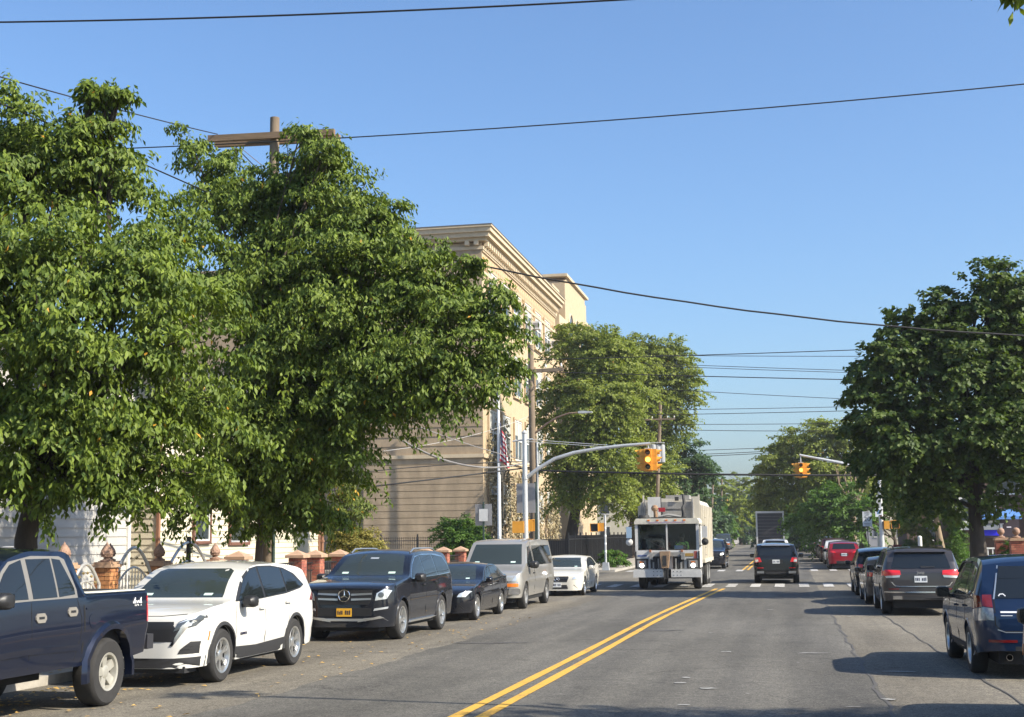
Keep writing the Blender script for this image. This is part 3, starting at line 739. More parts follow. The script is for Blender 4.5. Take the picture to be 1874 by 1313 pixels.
# --- black three-row suv
sh = Shell([(2.41,.62),(2.39,.92),(2.33,1.04),(2.2,1.10),(1.6,1.19),(1.08,1.24),(.50,1.58),(.18,1.73),(-.3,1.80),(-1.4,1.805),(-2.2,1.755),(-2.38,1.69),(-2.52,1.42),(-2.64,1.15),(-2.68,1.05),(-2.71,.66)],
           [(2.41,.60),(2.37,.90),(2.2,1.04),(1.6,1.13),(1.08,1.175),(0,1.185),(-1.5,1.20),(-2.3,1.22),(-2.6,1.12),(-2.68,1.0),(-2.71,.64)], 1.934, 3.075, .39, sill=.30, frl=.46)
P = [('window_trim', CHROME, 'x', [(.90,1.19),(.46,1.50),(.14,1.645),(-.5,1.695),(-1.5,1.69),(-2.05,1.64),(-2.26,1.46),(-2.32,1.25),(-1,1.215)], .003, 3),
     ('side_window', GLASS, 'x', [(.84,1.205),(.44,1.49),(.14,1.625),(-.18,1.665),(-.18,1.215)], .008, 3),
     ('side_window', GLASS, 'x', [(-.23,1.215),(-.23,1.67),(-1.15,1.675),(-1.18,1.225)], .008, 3),
     ('side_window', GLASS, 'x', [(-1.24,1.23),(-1.21,1.675),(-2.02,1.62),(-2.22,1.45),(-2.28,1.27)], .008, 3),
     ('windscreen', GLASSW, 'y', [(-.76,1.265),(.76,1.265),(.71,1.40),(.62,1.66),(.54,1.70),(-.54,1.70),(-.62,1.66),(-.71,1.40)], .006, 4),
     ('windscreen_sticker', STICKER, 'ym', rect(.44,.58,1.30,1.335), .012, 1),
     ('rear_view_mirror', LAMP, 'y', rect(-.09,.09,1.60,1.63), .012, 1),
     ('grille', TRIM, 'y', [(-.50,.72),(.50,.72),(.58,.86),(.56,1.0),(-.56,1.0),(-.58,.86)], .006, 3),
     ('grille_bar', SILVER, 'ym', [(.14,.895),(.56,.915),(.56,.95),(.14,.935)], .016, 1),
     ('grille_bar', SILVER, 'ym', [(.14,.80),(.55,.815),(.55,.85),(.14,.84)], .016, 1),
     ('headlight', LAMP, 'ym', [(.63,.80),(.84,.83),(.915,.99),(.80,1.03),(.66,.94)], .012, 2),
     ('headlight_lamp', LAMPD, 'ym', ring(.74,.91,.055,12), .016, 1),
     ('daytime_light', LAMP, 'ym', [(.60,.60),(.86,.64),(.87,.68),(.62,.645)], .012, 2),
     ('lower_grille', TRIM, 'y', [(-.56,.50),(.56,.50),(.56,.66),(-.56,.66)], .006, 2),
     ('skid_plate', SILVER, 'ym', [(.28,.38),(.80,.46),(.72,.50),(.60,.47),(.42,.46),(.30,.43)], .014, 2),
     ('skid_plate', SILVER, 'y', [(-.86,.40),(.86,.40),(.80,.45),(-.80,.45)], .010, 2),
     ('side_step', SILVER, 'x', [(-1.05,.31),(1.05,.31),(1.02,.345),(-1.02,.345)], .05, 2),
     ('panel_gap', SEAM, 'x', line([(.98,.45),(1.02,.8),(.92,1.17)]), .002, 2), ('panel_gap', SEAM, 'x', line([(-.20,.42),(-.20,1.19)]), .002, 2),
     ('panel_gap', SEAM, 'x', line([(-1.02,.5),(-1.22,.85),(-1.22,1.2)]), .002, 2),
     ('tail_light', TAIL, 'yrm', [(.60,.98),(.90,.98),(.88,1.14),(.62,1.12)], .010, 2),
     ('rear_window', GLASS, 'yr', [(-.68,1.22),(.68,1.22),(.62,1.64),(-.62,1.64)], .006, 3)]
SPEC['black_suv'] = dict(shell=sh, patches=P, wheel=dict(wd=.27, rimr=.262, spokes=5, style='split'),
    extra=[mirrors(.72, 1.16, TRIM, 1.1), handles([(.0,1.05),(-.98,1.08)], TRIM), rails(.66, .05, -2.0, None), plates([(1,.57,PLATEY,0)]), star(.90, .115, CHROME), arch_trim(None, .03, .008)])
# --- saloon
sh = Shell([(2.22,.50),(2.20,.64),(2.12,.74),(1.95,.80),(1.5,.89),(.86,.965),(.22,1.27),(-.1,1.375),(-.5,1.43),(-.9,1.42),(-1.35,1.34),(-1.88,1.11),(-2.28,1.06),(-2.42,1.0),(-2.47,.64)],
           [(2.22,.48),(2.16,.66),(1.95,.755),(1.5,.845),(.86,.915),(-.5,.955),(-1.6,1.0),(-2.28,1.01),(-2.42,.95),(-2.47,.62)], 1.81, 2.84, .327, sill=.22, frl=.62, rrl=.42)
P = [('window_trim', TRIM, 'x', [(.66,.955),(.20,1.20),(-.08,1.30),(-.5,1.345),(-.95,1.325),(-1.25,1.25),(-1.55,1.06),(-1.2,1.01),(0,.97)], .004, 3),
     ('side_window', GLASS, 'x', [(.56,.97),(.18,1.185),(-.08,1.28),(-.28,1.31),(-.28,.975)], .008, 3),
     ('side_window', GLASS, 'x', [(-.34,.98),(-.34,1.32),(-.95,1.305),(-1.22,1.235),(-1.45,1.07),(-1.2,1.02)], .008, 3),
     ('windscreen', GLASSW, 'y', [(-.66,.995),(.66,.995),(.53,1.33),(-.53,1.33)], .006, 4),
     ('windscreen_sticker', STICKER, 'ym', rect(.40,.50,1.01,1.035), .012, 1),
     ('rear_window', GLASS, 'yr', [(-.62,1.12),(.62,1.12),(.50,1.33),(-.50,1.33)], .006, 3),
     ('grille', TRIM, 'y', [(-.36,.50),(.36,.50),(.42,.66),(.40,.70),(-.40,.70),(-.42,.66)], .008, 2),
     ('grille_bar', CHROME, 'y', rect(-.38,.38,.585,.615), .014, 1),
     ('headlight', LAMP, 'ym', [(.54,.60),(.74,.60),(.86,.735),(.80,.75),(.60,.69)], .012, 2),
     ('lower_grille', TRIM, 'y', [(-.74,.26),(.74,.26),(.62,.40),(-.62,.40)], .008, 2),
     ('panel_gap', SEAM, 'x', line([(.80,.35),(.84,.6),(.72,.93)]), .002, 2), ('panel_gap', SEAM, 'x', line([(-.31,.33),(-.31,.96)]), .002, 2),
     ('panel_gap', SEAM, 'x', line([(-1.05,.4),(-1.24,.7),(-1.22,.98)]), .002, 2),
     ('tail_light', TAIL, 'yrm', [(.46,.83),(.84,.84),(.84,.96),(.50,.95)], .010, 2)]
SPEC['saloon'] = dict(shell=sh, patches=P, wheel=dict(wd=.225, rimr=.232, spokes=5, style='split'),
    extra=[mirrors(.52, .93, None, .9), handles([(-.15,.86),(-1.05,.90)]), star(.60, .085, CHROME), plates([(1,.40,PLATEW,0),(-1,.72,PLATEW,0)])])
SPEC['plain_saloon'] = dict(SPEC['saloon']); SPEC['plain_saloon']['extra'] = [mirrors(.52, .93, None, .9), plates([(-1,.72,PLATEW,0)])]
# --- passenger van
sh = Shell([(2.57,.60),(2.555,.88),(2.50,1.02),(2.38,1.08),(1.80,1.22),(1.66,1.26),(.98,1.87),(.78,1.98),(.3,2.05),(-1,2.07),(-2.75,2.045),(-2.96,1.97),(-3.02,1.5),(-3.05,1.2),(-3.08,.60)],
           [(2.57,.58),(2.54,.86),(2.38,1.02),(1.80,1.14),(1.66,1.175),(0,1.20),(-2.9,1.20),(-3.02,1.1),(-3.08,.58)], 2.0, 3.43, .37, sill=.36, fr=.55, frl=.30, rr=.7, rrl=.14, tumble=.16, arch=.07)
P = [('side_window', GLASS, 'x', [(1.40,1.23),(1.02,1.66),(.90,1.80),(.52,1.84),(.46,1.23)], .008, 3),
     ('side_window', GLASS, 'x', rect(-2.72,.26,1.25,1.84,.10), .008, 3),
     ('windscreen', GLASSW, 'y', [(-.82,1.29),(.82,1.29),(.71,1.88),(-.71,1.88)], .006, 4),
     ('windscreen_sticker', STICKER, 'ym', rect(.48,.62,1.34,1.38), .012, 1),
     ('grille', mat('grille_grey', (.05,.05,.05), .5), 'y', [(-.62,.78),(.62,.78),(.62,.98),(-.62,.98)], .008, 2),
     ('grille_bar', CHROME, 'y', rect(-.9,.9,.755,.79), .014, 2),
     ('headlight', LAMP, 'ym', rect(.56,.86,.82,.98,.02), .012, 1), ('indicator', AMBER, 'ym', rect(.52,.91,.66,.755,.015), .014, 2),
     ('front_bumper', CHROME, 'y', rect(-.95,.95,.44,.62,.03), .05, 3),
     ('panel_gap', SEAM, 'x', line([(1.30,.45),(1.34,.8),(1.26,1.17)]), .002, 2), ('panel_gap', SEAM, 'x', line([(.36,.42),(.36,1.95)], .03), .003, 3),
     ('tail_light', TAIL, 'yrm', [(.84,.95),(.95,.95),(.94,1.25),(.84,1.25)], .010, 1),
     ('rear_window', GLASS, 'yr', rect(-.75,.75,1.3,1.85,.05), .006, 2)]
SPEC['van'] = dict(shell=sh, patches=P, wheel=dict(wd=.235, rimr=.215, spokes=8, style='single', m=mat('steel_wheel', (.35,.35,.34), .4, metal=.6)),
    extra=[mirrors(1.20, 1.22, TRIM, 1.3), handles([(.52,1.02)], TRIM)])
# --- blue wagon suv seen from behind
sh = Shell([(2.20,.55),(2.17,.80),(2.05,.90),(1.6,.98),(1.02,1.07),(.42,1.46),(.12,1.60),(-.3,1.655),(-1.2,1.66),(-1.75,1.635),(-2.02,1.565),(-2.14,1.35),(-2.24,1.05),(-2.31,.92),(-2.34,.86),(-2.36,.52)],
           [(2.20,.53),(2.1,.82),(1.6,.93),(1.02,1.0),(0,1.02),(-1.3,1.05),(-2.0,1.10),(-2.2,1.02),(-2.32,.84),(-2.36,.50)], 1.78, 2.615, .343, sill=.30, rr=.52, rrl=.34, tumble=.27)
P = [('window_trim', TRIM, 'x', [(.80,1.05),(.38,1.36),(.08,1.50),(-.4,1.55),(-1.4,1.55),(-1.8,1.48),(-1.94,1.17),(-1.5,1.075),(0,1.045)], .004, 3),
     ('side_window', GLASS, 'x', [(.70,1.065),(.36,1.34),(.08,1.475),(-.08,1.50),(-.08,1.06)], .008, 3),
     ('side_window', GLASS, 'x', [(-.14,1.065),(-.14,1.51),(-.98,1.53),(-1.02,1.085)], .008, 3),
     ('side_window', GLASS, 'x', [(-1.08,1.09),(-1.05,1.53),(-1.74,1.465),(-1.88,1.19),(-1.5,1.10)], .008, 3),
     ('windscreen', GLASSW, 'y', [(-.66,1.10),(.66,1.10),(.55,1.55),(-.55,1.55)], .006, 3),
     ('rear_window', GLASS, 'yr', [(-.62,1.07),(.62,1.07),(.60,1.20),(.52,1.50),(-.52,1.50),(-.60,1.20)], .008, 3),
     ('window_edge', SILVER, 'yrm', [(.625,1.06),(.645,1.06),(.545,1.51),(.53,1.51)], .010, 1),
     ('tail_light', TAILD, 'yrm', [(.66,.95),(.80,.97),(.78,1.12),(.66,1.12)], .012, 2),
     ('tail_light_clear', LAMPG, 'yrm', [(.66,.78),(.82,.80),(.80,.96),(.66,.94)], .012, 2),
     ('tail_light', TAILD, 'x', [(-1.98,.92),(-2.26,.96),(-2.20,1.10),(-2.04,1.13)], .010, 2),
     ('tail_light_clear', LAMPG, 'x', [(-2.02,.76),(-2.30,.78),(-2.26,.945),(-1.985,.905)], .010, 2),
     ('panel_gap', SEAM, 'yr', line([(-.635,1.06),(-.645,.72),(-.56,.635),(.56,.635),(.645,.72),(.635,1.06)], .014), .003, 2),
     ('chrome_strip', SILVER, 'yr', line([(-.62,.66),(-.52,.625),(.52,.625),(.62,.66)], .012), .006, 2),
     ('reflector', TAILD, 'yrm', rect(.38,.74,.49,.525), .008, 2),
     ('lower_bumper', CLAD, 'yr', [(-.80,.32),(.80,.32),(.78,.44),(-.78,.44)], .006, 2),
     ('sill_cladding', CLAD, 'x', [(-.9,.30),(.9,.30),(.9,.39),(-.9,.39)], .012, 3),
     ('decal', mat('decal_white', (.7,.7,.72), .5), 'yr', rect(-.57,-.32,.88,.902), .005, 1), ('decal', MATS['decal_white'], 'yr', rect(-.57,-.42,.84,.848), .005, 1),
     ('window_sticker', MATS['decal_white'], 'yr', line([(-.57,1.10),(-.55,1.125),(-.51,1.13),(-.48,1.10)], .014), .014, 1),
     ('rear_visor', TRIM, 'x', [(-.2,1.535),(-.2,1.555),(-.95,1.56),(-.95,1.54)], .03, 2), ('front_visor', TRIM, 'x', [(.42,1.40),(.08,1.545),(-.1,1.56),(-.1,1.535),(.08,1.515),(.40,1.375)], .03, 2),
     ('panel_gap', SEAM, 'x', line([(.86,.4),(.90,.7),(.80,1.0)]), .002, 2), ('panel_gap', SEAM, 'x', line([(-.11,.4),(-.11,1.03)]), .002, 2), ('panel_gap', SEAM, 'x', line([(-.95,.5),(-1.10,.8),(-1.08,1.05)]), .002, 2)]
SPEC['wagon'] = dict(shell=sh, patches=P, wheel=dict(wd=.22, rimr=.215, spokes=5, style='split'),
    extra=[mirrors(.62, 1.02, TRIM), handles([(.0,.90),(-1.0,.93)]), pipe(-.50, .30, -2.42, -2.1, .045), plates([(-1,.80,PLATEW,0)]), arch_trim(None, .03, .006)])
# --- grey boxy suv seen from behind
sh = Shell([(2.33,.62),(2.31,.90),(2.22,1.02),(1.7,1.09),(1.12,1.16),(.50,1.52),(.20,1.66),(-.3,1.735),(-1.3,1.745),(-2.0,1.71),(-2.22,1.66),(-2.34,1.40),(-2.40,1.17),(-2.46,1.10),(-2.48,.58)],
           [(2.33,.60),(2.28,.90),(1.7,1.03),(1.12,1.09),(0,1.11),(-1.5,1.13),(-2.2,1.16),(-2.38,1.10),(-2.46,1.04),(-2.48,.56)], 1.94, 2.915, .38, sill=.32, rr=.55, rrl=.30, tumble=.27)
P = [('window_trim', TRIM, 'x', [(.86,1.12),(.44,1.43),(.16,1.57),(-.4,1.63),(-1.4,1.625),(-1.95,1.57),(-2.10,1.25),(-1,1.14)], .004, 3),
     ('side_window', GLASS, 'x', [(.78,1.135),(.42,1.41),(.16,1.545),(-.12,1.585),(-.12,1.14)], .008, 3),
     ('side_window', GLASS, 'x', [(-.18,1.145),(-.18,1.59),(-1.15,1.605),(-1.18,1.16)], .008, 3),
     ('side_window', GLASS, 'x', [(-1.24,1.165),(-1.21,1.605),(-1.9,1.55),(-2.04,1.26)], .008, 3),
     ('windscreen', GLASSW, 'y', [(-.72,1.19),(.72,1.19),(.60,1.63),(-.60,1.63)], .006, 3),
     ('rear_window', GLASS, 'yr', [(-.72,1.19),(.72,1.19),(.68,1.36),(.60,1.60),(-.60,1.60),(-.68,1.36)], .008, 3),
     ('rear_spoiler', 'BODY', 'yr', [(-.64,1.60),(.64,1.60),(.60,1.68),(-.60,1.68)], .10, 3),
     ('rear_wiper', TRIM, 'yr', [(.0,1.20),(.34,1.215),(.34,1.235),(.02,1.25),(-.02,1.25)], .025, 1),
     ('tail_light', TAIL, 'yrm', [(.50,1.03),(.90,1.0),(.925,1.10),(.88,1.16),(.52,1.14)], .014, 2),
     ('tail_light_clear', LAMP, 'yrm', [(.54,.965),(.86,.95),(.89,1.0),(.52,1.025)], .012, 2),
     ('tail_light', TAIL, 'x', [(-2.16,1.0),(-2.44,1.02),(-2.42,1.12),(-2.22,1.15)], .012, 1),
     ('chrome_strip', CHROME, 'yr', line([(-.74,.85),(-.66,.755),(-.55,.74),(.55,.74),(.66,.755),(.74,.85)], .022), .012, 2),
     ('chrome_strip', CHROME, 'yr', line([(-.92,.60),(-.7,.595),(.7,.595),(.92,.60)], .035), .016, 2),
     ('lower_bumper', CLAD, 'yr', [(-.86,.34),(.86,.34),(.86,.50),(-.86,.50)], .006, 2),
     ('reflector', TAILD, 'yrm', rect(.56,.82,.66,.69), .008, 1),
     ('sill_cladding', CLAD, 'x', [(-1,.32),(1,.32),(1,.42),(-1,.42)], .012, 3),
     ('panel_gap', SEAM, 'x', line([(.94,.45),(.98,.8),(.88,1.08)]), .002, 2), ('panel_gap', SEAM, 'x', line([(-.15,.42),(-.15,1.12)]), .002, 2), ('panel_gap', SEAM, 'x', line([(-1.0,.5),(-1.18,.85),(-1.20,1.12)]), .002, 2)]
SPEC['grey_suv'] = dict(shell=sh, patches=P, wheel=dict(wd=.26, rimr=.255, spokes=5, style='split'),
    extra=[mirrors(.66, 1.10, TRIM), handles([(-.02,1.0),(-1.05,1.02)]), rails(.62, .0, -1.9, None, TRIM, .05), plates([(-1,.92,PLATEW,-.02)]), badge('Jeep', .11, 'y', -.02, 1.085, CHROME, -1),
           stub('exhaust_tip', CHROME, [(-.72,-.50,-2.52,-2.44,.42,.50),(.50,.72,-2.52,-2.44,.42,.50)])])
# --- crossover seen from behind (plain) and the tall one in the lane
SPEC['rear_crossover'] = dict(shell=SPEC['crossover']['shell'], patches=[p for p in SPEC['crossover']['patches'] if p[0] not in ('tail_light','grille','grille_bar','headlight','headlight_strip','headlight_lamp','bumper_vent_bar','windscreen_sticker')]+[
     ('tail_light', TAIL, 'yrm', [(.46,.94),(.88,.98),(.86,1.10),(.50,1.04)], .012, 2),
     ('lower_bumper', CLAD, 'yr', [(-.86,.30),(.86,.30),(.86,.50),(-.86,.50)], .008, 2), ('plate_recess', TRIM, 'yr', rect(-.24,.24,.80,.92), .002, 1),
     ('headlight', LAMP, 'ym', [(.60,.78),(.87,.83),(.90,.91),(.66,.86)], .012, 2), ('grille', TRIM, 'y', rect(-.5,.5,.6,.82), .008, 2)],
     wheel=SPEC['crossover']['wheel'], extra=[mirrors(.72, 1.02, TRIM), plates([(-1,.86,PLATEW,0),(1,.48,PLATEW,0)])])
sp = SPEC['grey_suv']
SPEC['lane_suv'] = dict(shell=sp['shell'], patches=[p for p in sp['patches'] if p[0] not in ('tail_light','tail_light_clear','chrome_strip','rear_spoiler','rear_wiper')]+[
     ('rear_spoiler', mat('sky_grey_roof', (.34,.36,.38), .2, metal=.6, coat=1), 'yr', [(-.62,1.62),(.62,1.62),(.58,1.70),(-.58,1.70)], .12, 3),
     ('tail_light', TAIL, 'yrm', [(.60,.93),(.88,.90),(.90,1.10),(.68,1.12)], .014, 2), ('tail_light_clear', LAMP, 'yrm', [(.74,.93),(.86,.92),(.88,1.02),(.76,1.03)], .018, 1),
     ('reflector', TAIL, 'yrm', rect(.54,.80,.66,.69), .012, 1), ('plate_recess', TRIM, 'yr', rect(-.3,.3,.86,1.02), .002, 1)],
     wheel=sp['wheel'], extra=[mirrors(.66, 1.10, None, 1.1), plates([(-1,.94,PLATEW,0)]), stub('exhaust_tip', CHROME, [(-.82,-.52,-2.54,-2.44,.44,.54),(.52,.82,-2.54,-2.44,.44,.54)])])
sp = SPEC['black_suv']
SPEC['oncoming_suv'] = dict(shell=sp['shell'], patches=[p for p in sp['patches'] if p[0] not in ('grille_bar','skid_plate','daytime_light','headlight','headlight_lamp','windscreen_sticker')]+[
     ('headlight', LAMPON, 'ym', [(.66,.84),(.84,.86),(.86,.96),(.68,.94)], .014, 1)], wheel=sp['wheel'], extra=[mirrors(.72, 1.16, TRIM, 1.1)])

ROUND = 1.934/2
V = vehicle
V('pickup_truck', 'dark blue four-door pickup with 4x4 badge and flared rear arch', 'pickup', SPEC['pickup'], paint('navy', (.006,.010,.026), .3, .3), (-7.86-.90, 14.42-1.665), True)
V('parked_car', 'white crossover with black sill cladding parked behind the blue pickup', 'car', SPEC['crossover'], paint('white', (.60,.59,.55)), (-7.72-.92, 18.66), True)
V('parked_car', 'black seven-seat suv with silver roof rails and orange plate', 'suv', SPEC['black_suv'], paint('black', (.012,.014,.020), .2, .25), (-7.72-.967, 27.55), True)
V('parked_car', 'black saloon parked between the black suv and the grey van', 'car', SPEC['saloon'], paint('black2', (.011,.012,.016), .2, .25), (-7.78-.905, 34.25), True)
V('passenger_van', 'pewter grey passenger van with chrome bumper and amber indicators', 'van', SPEC['van'], paint('pewter', (.42,.40,.355), .5, .35), (-7.66-1.0, 40.25), True)
V('parked_car', 'white saloon parked before the corner under the signal pole', 'car', SPEC['saloon'], paint('ivory', (.62,.59,.51)), (-7.30-.905, 49.05), True)
V('parked_car', 'blue wagon parked behind the grey suv, clear tail lamps', 'car', SPEC['wagon'], paint('blue', (.009,.024,.062), .4, .28), (2.42+.89, 21.25), False)
V('parked_car', 'charcoal suv with red tail lamps and chrome rear strips', 'suv', SPEC['grey_suv'], paint('charcoal', (.060,.055,.055), .4, .3), (2.26+.97, 37.55), False)
V('parked_car', 'dark grey saloon parked just ahead of the charcoal suv', 'car', SPEC['plain_saloon'], paint('slate', (.035,.037,.042), .4, .28), (2.15+.905, 43.1), False)
V('parked_car', 'black crossover, the last one parked before the right corner', 'car', SPEC['rear_crossover'], paint('black3', (.012,.012,.013), .2, .25), (2.13+.92, 48.9), False)
V('parked_car', 'black car nose showing behind the blue wagon', 'car', SPEC['rear_crossover'], paint('black4', (.013,.013,.015), .2, .25), (2.42+.92, 13.45), False)
V('moving_car', 'black suv driving away across the crosswalk', 'suv', SPEC['lane_suv'], paint('black5', (.011,.011,.012), .2, .2), (-.62, 60.7), False)
V('moving_car', 'white suv driving away ahead of the black one', 'suv', SPEC['lane_suv'], paint('white2', (.62,.62,.60)), (-.95, 91), False)
V('moving_car', 'black suv with lit headlights following the garbage truck', 'suv', SPEC['oncoming_suv'], paint('black6', (.012,.013,.018), .2, .2), (-4.85, 84), True)
V('parked_car', 'red crossover parked beyond the far right crosswalk', 'car', SPEC['rear_crossover'], paint('red', (.30,.012,.022), .35, .3), (2.12+.92, 81.3), False)
far = [('blue grey saloon parked ahead of the red crossover','plain_saloon',(.16,.19,.23),87.5,2.3,False),('white crossover parked two cars ahead of the red one','rear_crossover',(.7,.7,.68),93.5,2.2,False),
       ('dark maroon suv parked beyond the white crossover','grey_suv',(.055,.02,.018),100,2.1,False),('silver saloon parked beyond the maroon suv','plain_saloon',(.42,.43,.42),107,2.2,False),
       ('grey crossover far along the right kerb','rear_crossover',(.2,.21,.2),114.5,2.2,False),('black saloon far along the right kerb','plain_saloon',(.02,.02,.022),122,2.2,False),
       ('white suv far along the right kerb','grey_suv',(.66,.66,.64),131,2.2,False),('dark green saloon farthest along the right kerb','plain_saloon',(.03,.05,.04),141,2.2,False),
       ('black crossover far along the left kerb','crossover',(.015,.016,.02),112,-7.6,True),('grey saloon far along the left kerb','saloon',(.2,.2,.2),119,-7.6,True),
       ('dark blue crossover far along the left kerb behind the truck','crossover',(.03,.04,.07),127,-7.6,True),('white van far along the left kerb','van',(.7,.69,.64),136,-7.6,True),
       ('white crossover far along the left kerb','crossover',(.72,.70,.64),145,-7.6,True),('navy saloon far along the left kerb','saloon',(.02,.03,.06),153,-7.6,True),
       ('beige saloon far along the left kerb','saloon',(.42,.36,.27),162,-7.6,True),('dark van farthest along the left kerb','van',(.03,.035,.045),173,-7.4,True)]
for i, (lb, k, c, Y, xs, fc) in enumerate(far):
    W_ = SPEC[k]['shell'].W
    V('parked_car', lb, 'van' if k == 'van' else 'suv' if 'suv' in k else 'car', SPEC[k], paint('far%d' % i, c, .2, .3), (xs+W_/2 if xs > 0 else xs-W_/2, Y), fc, 'cars parked far down the street')
# ------------------------------------------------------------------ garbage truck and its driver
TWHITE = mat('truck_white', (.50,.495,.47), .5, var=.22, vscale=2.5, col2=(.66,.65,.62), bump=.05)
TCREAM = mat('truck_cream', (.50,.46,.37), .55, var=.3, vscale=1.8, col2=(.60,.56,.47))
TGREY = mat('truck_grey', (.26,.255,.24), .6, var=.25, vscale=3)
RUST = mat('rust', (.20,.10,.05), .85, var=.5, vscale=7, col2=(.36,.26,.16))
TDARK = mat('truck_dark', (.03,.03,.03), .7, var=.3, vscale=5)
def tglass():
    m = bpy.data.materials.new('truck_glass'); m.use_nodes = True; n = m.node_tree.nodes; l = m.node_tree.links; n.clear()
    o = n.new('ShaderNodeOutputMaterial'); t = n.new('ShaderNodeBsdfTransparent'); t.inputs[0].default_value = (.82,.90,.91,1)
    g = n.new('ShaderNodeBsdfGlossy'); g.inputs['Roughness'].default_value = .03; fr = n.new('ShaderNodeFresnel'); fr.inputs['IOR'].default_value = 1.62
    mx = n.new('ShaderNodeMixShader'); l.new(fr.outputs[0], mx.inputs[0]); l.new(t.outputs[0], mx.inputs[1]); l.new(g.outputs[0], mx.inputs[2]); l.new(mx.outputs[0], o.inputs[0]); return m
TGLASS = tglass()
GTX, GTY = -4.72, 51.9
T = thing('garbage_truck', 'white cab-over garbage truck with rusty tow hook in the oncoming lane', 'garbage truck', (GTX, GTY, ground(GTY)))
def part(nm, m, *boxes, parent=None, smooth=None):
    mb = MB()
    for b in boxes: mb.box(*b)
    return mb.build(nm, m, parent or T, smooth)
# cab shell: lower front, pillars, roof, back, floor
def bevel_box(x0, x1, y0, y1, z0, z1, c):
    mb = MB(); mb.prism([(x0+c,z0),(x1-c,z0),(x1,z0+c),(x1,z1-c),(x1-c,z1),(x0+c,z1),(x0,z1-c),(x0,z0+c)], 'y', y0, y1); return mb
bevel_box(-1.25, 1.25, .16, .24, .80, 1.54, .03).build('front_panel', TWHITE, T)
part('cab_pillar', TWHITE, (-1.25,-1.14,.16,.30,1.54,2.56)); part('cab_pillar', TWHITE, (1.14,1.25,.16,.30,1.54,2.56)); part('cab_pillar', TWHITE, (-.03,.03,.15,.24,1.54,2.56))
mb = MB(); mb.prism([(-1.27,2.56),(1.27,2.56),(1.27,2.66),(1.19,2.78),(-1.19,2.78),(-1.27,2.66)], 'y', .10, 1.95); mb.build('cab_roof', mat('truck_roof', (.62,.585,.48), .5, var=.2, vscale=3), T)
part('roof_sticker', mat('sticker_blue', (.25,.33,.5), .6, var=.4, vscale=8, col2=(.6,.3,.25)), (-.70,.72,.092,.099,2.60,2.645))
part('cab_side', TWHITE, (-1.25,-1.20,.30,1.9,.85,1.62), (-1.25,-1.20,1.3,1.9,1.62,2.56)); part('cab_side', TWHITE, (1.20,1.25,.30,1.9,.85,1.62), (1.20,1.25,1.3,1.9,1.62,2.56))
part('cab_back', TDARK, (-1.20,1.20,1.84,1.9,.85,2.56)); part('cab_floor', TDARK, (-1.20,1.20,.24,1.84,.85,.95))
part('dashboard', TDARK, (-1.14,1.14,.25,.62,1.38,1.56))
part('windscreen', TGLASS, (-1.14,-.03,.19,.20,1.56,2.54)); part('windscreen', TGLASS, (.03,1.14,.19,.20,1.56,2.54))
for x in (-1.235, 1.225): part('side_window', TGLASS, (x,x+.01,.34,1.3,1.62,2.54))
part('window_seal', TDARK, (-1.14,-.03,.165,.185,1.54,1.575),(-1.14,-.03,.165,.185,2.53,2.56),(-1.145,-1.115,.165,.185,1.56,2.54),(-.055,-.03,.165,.185,1.56,2.54))
part('window_seal', TDARK, (.03,1.14,.165,.185,1.54,1.575),(.03,1.14,.165,.185,2.53,2.56),(1.115,1.145,.165,.185,1.56,2.54),(.03,.055,.165,.185,1.56,2.54))
MB().bar((-.15,.15,1.60),(-.75,.15,1.95),.03,.02).bar((.85,.15,1.60),(.25,.15,1.95),.03,.02).build('wiper', TDARK, T)
for sx in (-1, 1):
    h = part('headlight', TDARK, (sx*1.0-.25, sx*1.0+.25, .10,.16,.84,1.22)); h.name = 'headlight'
    part('headlight_bezel', TGREY, (sx*1.0-.17, sx*1.0+.17, .08,.10,.88,1.15), parent=h)
    MB().lathe([(.0,.062),(.085,.066),(.09,.085)], 'y', 16, (sx*1.0,0,.95), close=False).build('headlight_lamp', LAMPON, h, 40)
    part('indicator_lamp', AMBER, (sx*1.0-.08, sx*1.0+.08, .068,.078,1.06,1.11), parent=h)
    part('marker_lamp', mat('marker_amber', (.32,.13,.06), .5), (sx*.62-.08, sx*.62+.0, .06,.16,1.47,1.56))
    mb = MB(); mb.prism([(sx*.15,.50),(sx*1.33,.50),(sx*1.33,.62),(sx*1.30,.80),(sx*.15,.80)], 'y', -.05, .10); b = mb.build('bumper', TWHITE, T)
    mb = MB()
    for i in range(3):
        for z in (.58,.72): mb.lathe([(.018,-.06),(.018,-.045)], 'y', 8, (sx*(.25+.14*i),0,z))
    mb.build('bumper_bolt', TDARK, b)
part('number_plate', mat('plate_gold', (.36,.22,.05), .5), (.70,1.02,.145,.158,1.30,1.42))
part('grille_recess', TDARK, (-.66,-.30,.10,.158,.84,1.34),(.22,.66,.10,.158,.84,1.34))
for sx in (-1, 1):
    for k in range(3): part('hose', TDARK if k % 2 else TGREY, (sx*(.34+.1*k)-.03, sx*(.34+.1*k)+.03, .03,.098,.80,1.22-.07*k))
    part('tow_lug', TGREY, (sx*.62-.07, sx*.62+.07, -.02,.098,1.18,1.44)); part('corner_guard', TDARK, (sx*1.235-.03, sx*1.235+.03, .12,.158,.82,1.5))
part('front_decal', mat('decal_red', (.35,.08,.06), .6), (1.04,1.16,.150,.158,1.22,1.5)); part('front_decal', mat('decal_blue', (.10,.14,.30), .6), (-1.16,-.8,.150,.158,1.30,1.36))
part('step_plate', TGREY, (-.55,.52,.02,.14,1.30,1.46))
mb = MB(); mb.prism([(-.27,1.50),(.13,1.50),(.06,.86),(-.20,.86)], 'y', -.22, .10); hk = mb.build('tow_hook', RUST, T)
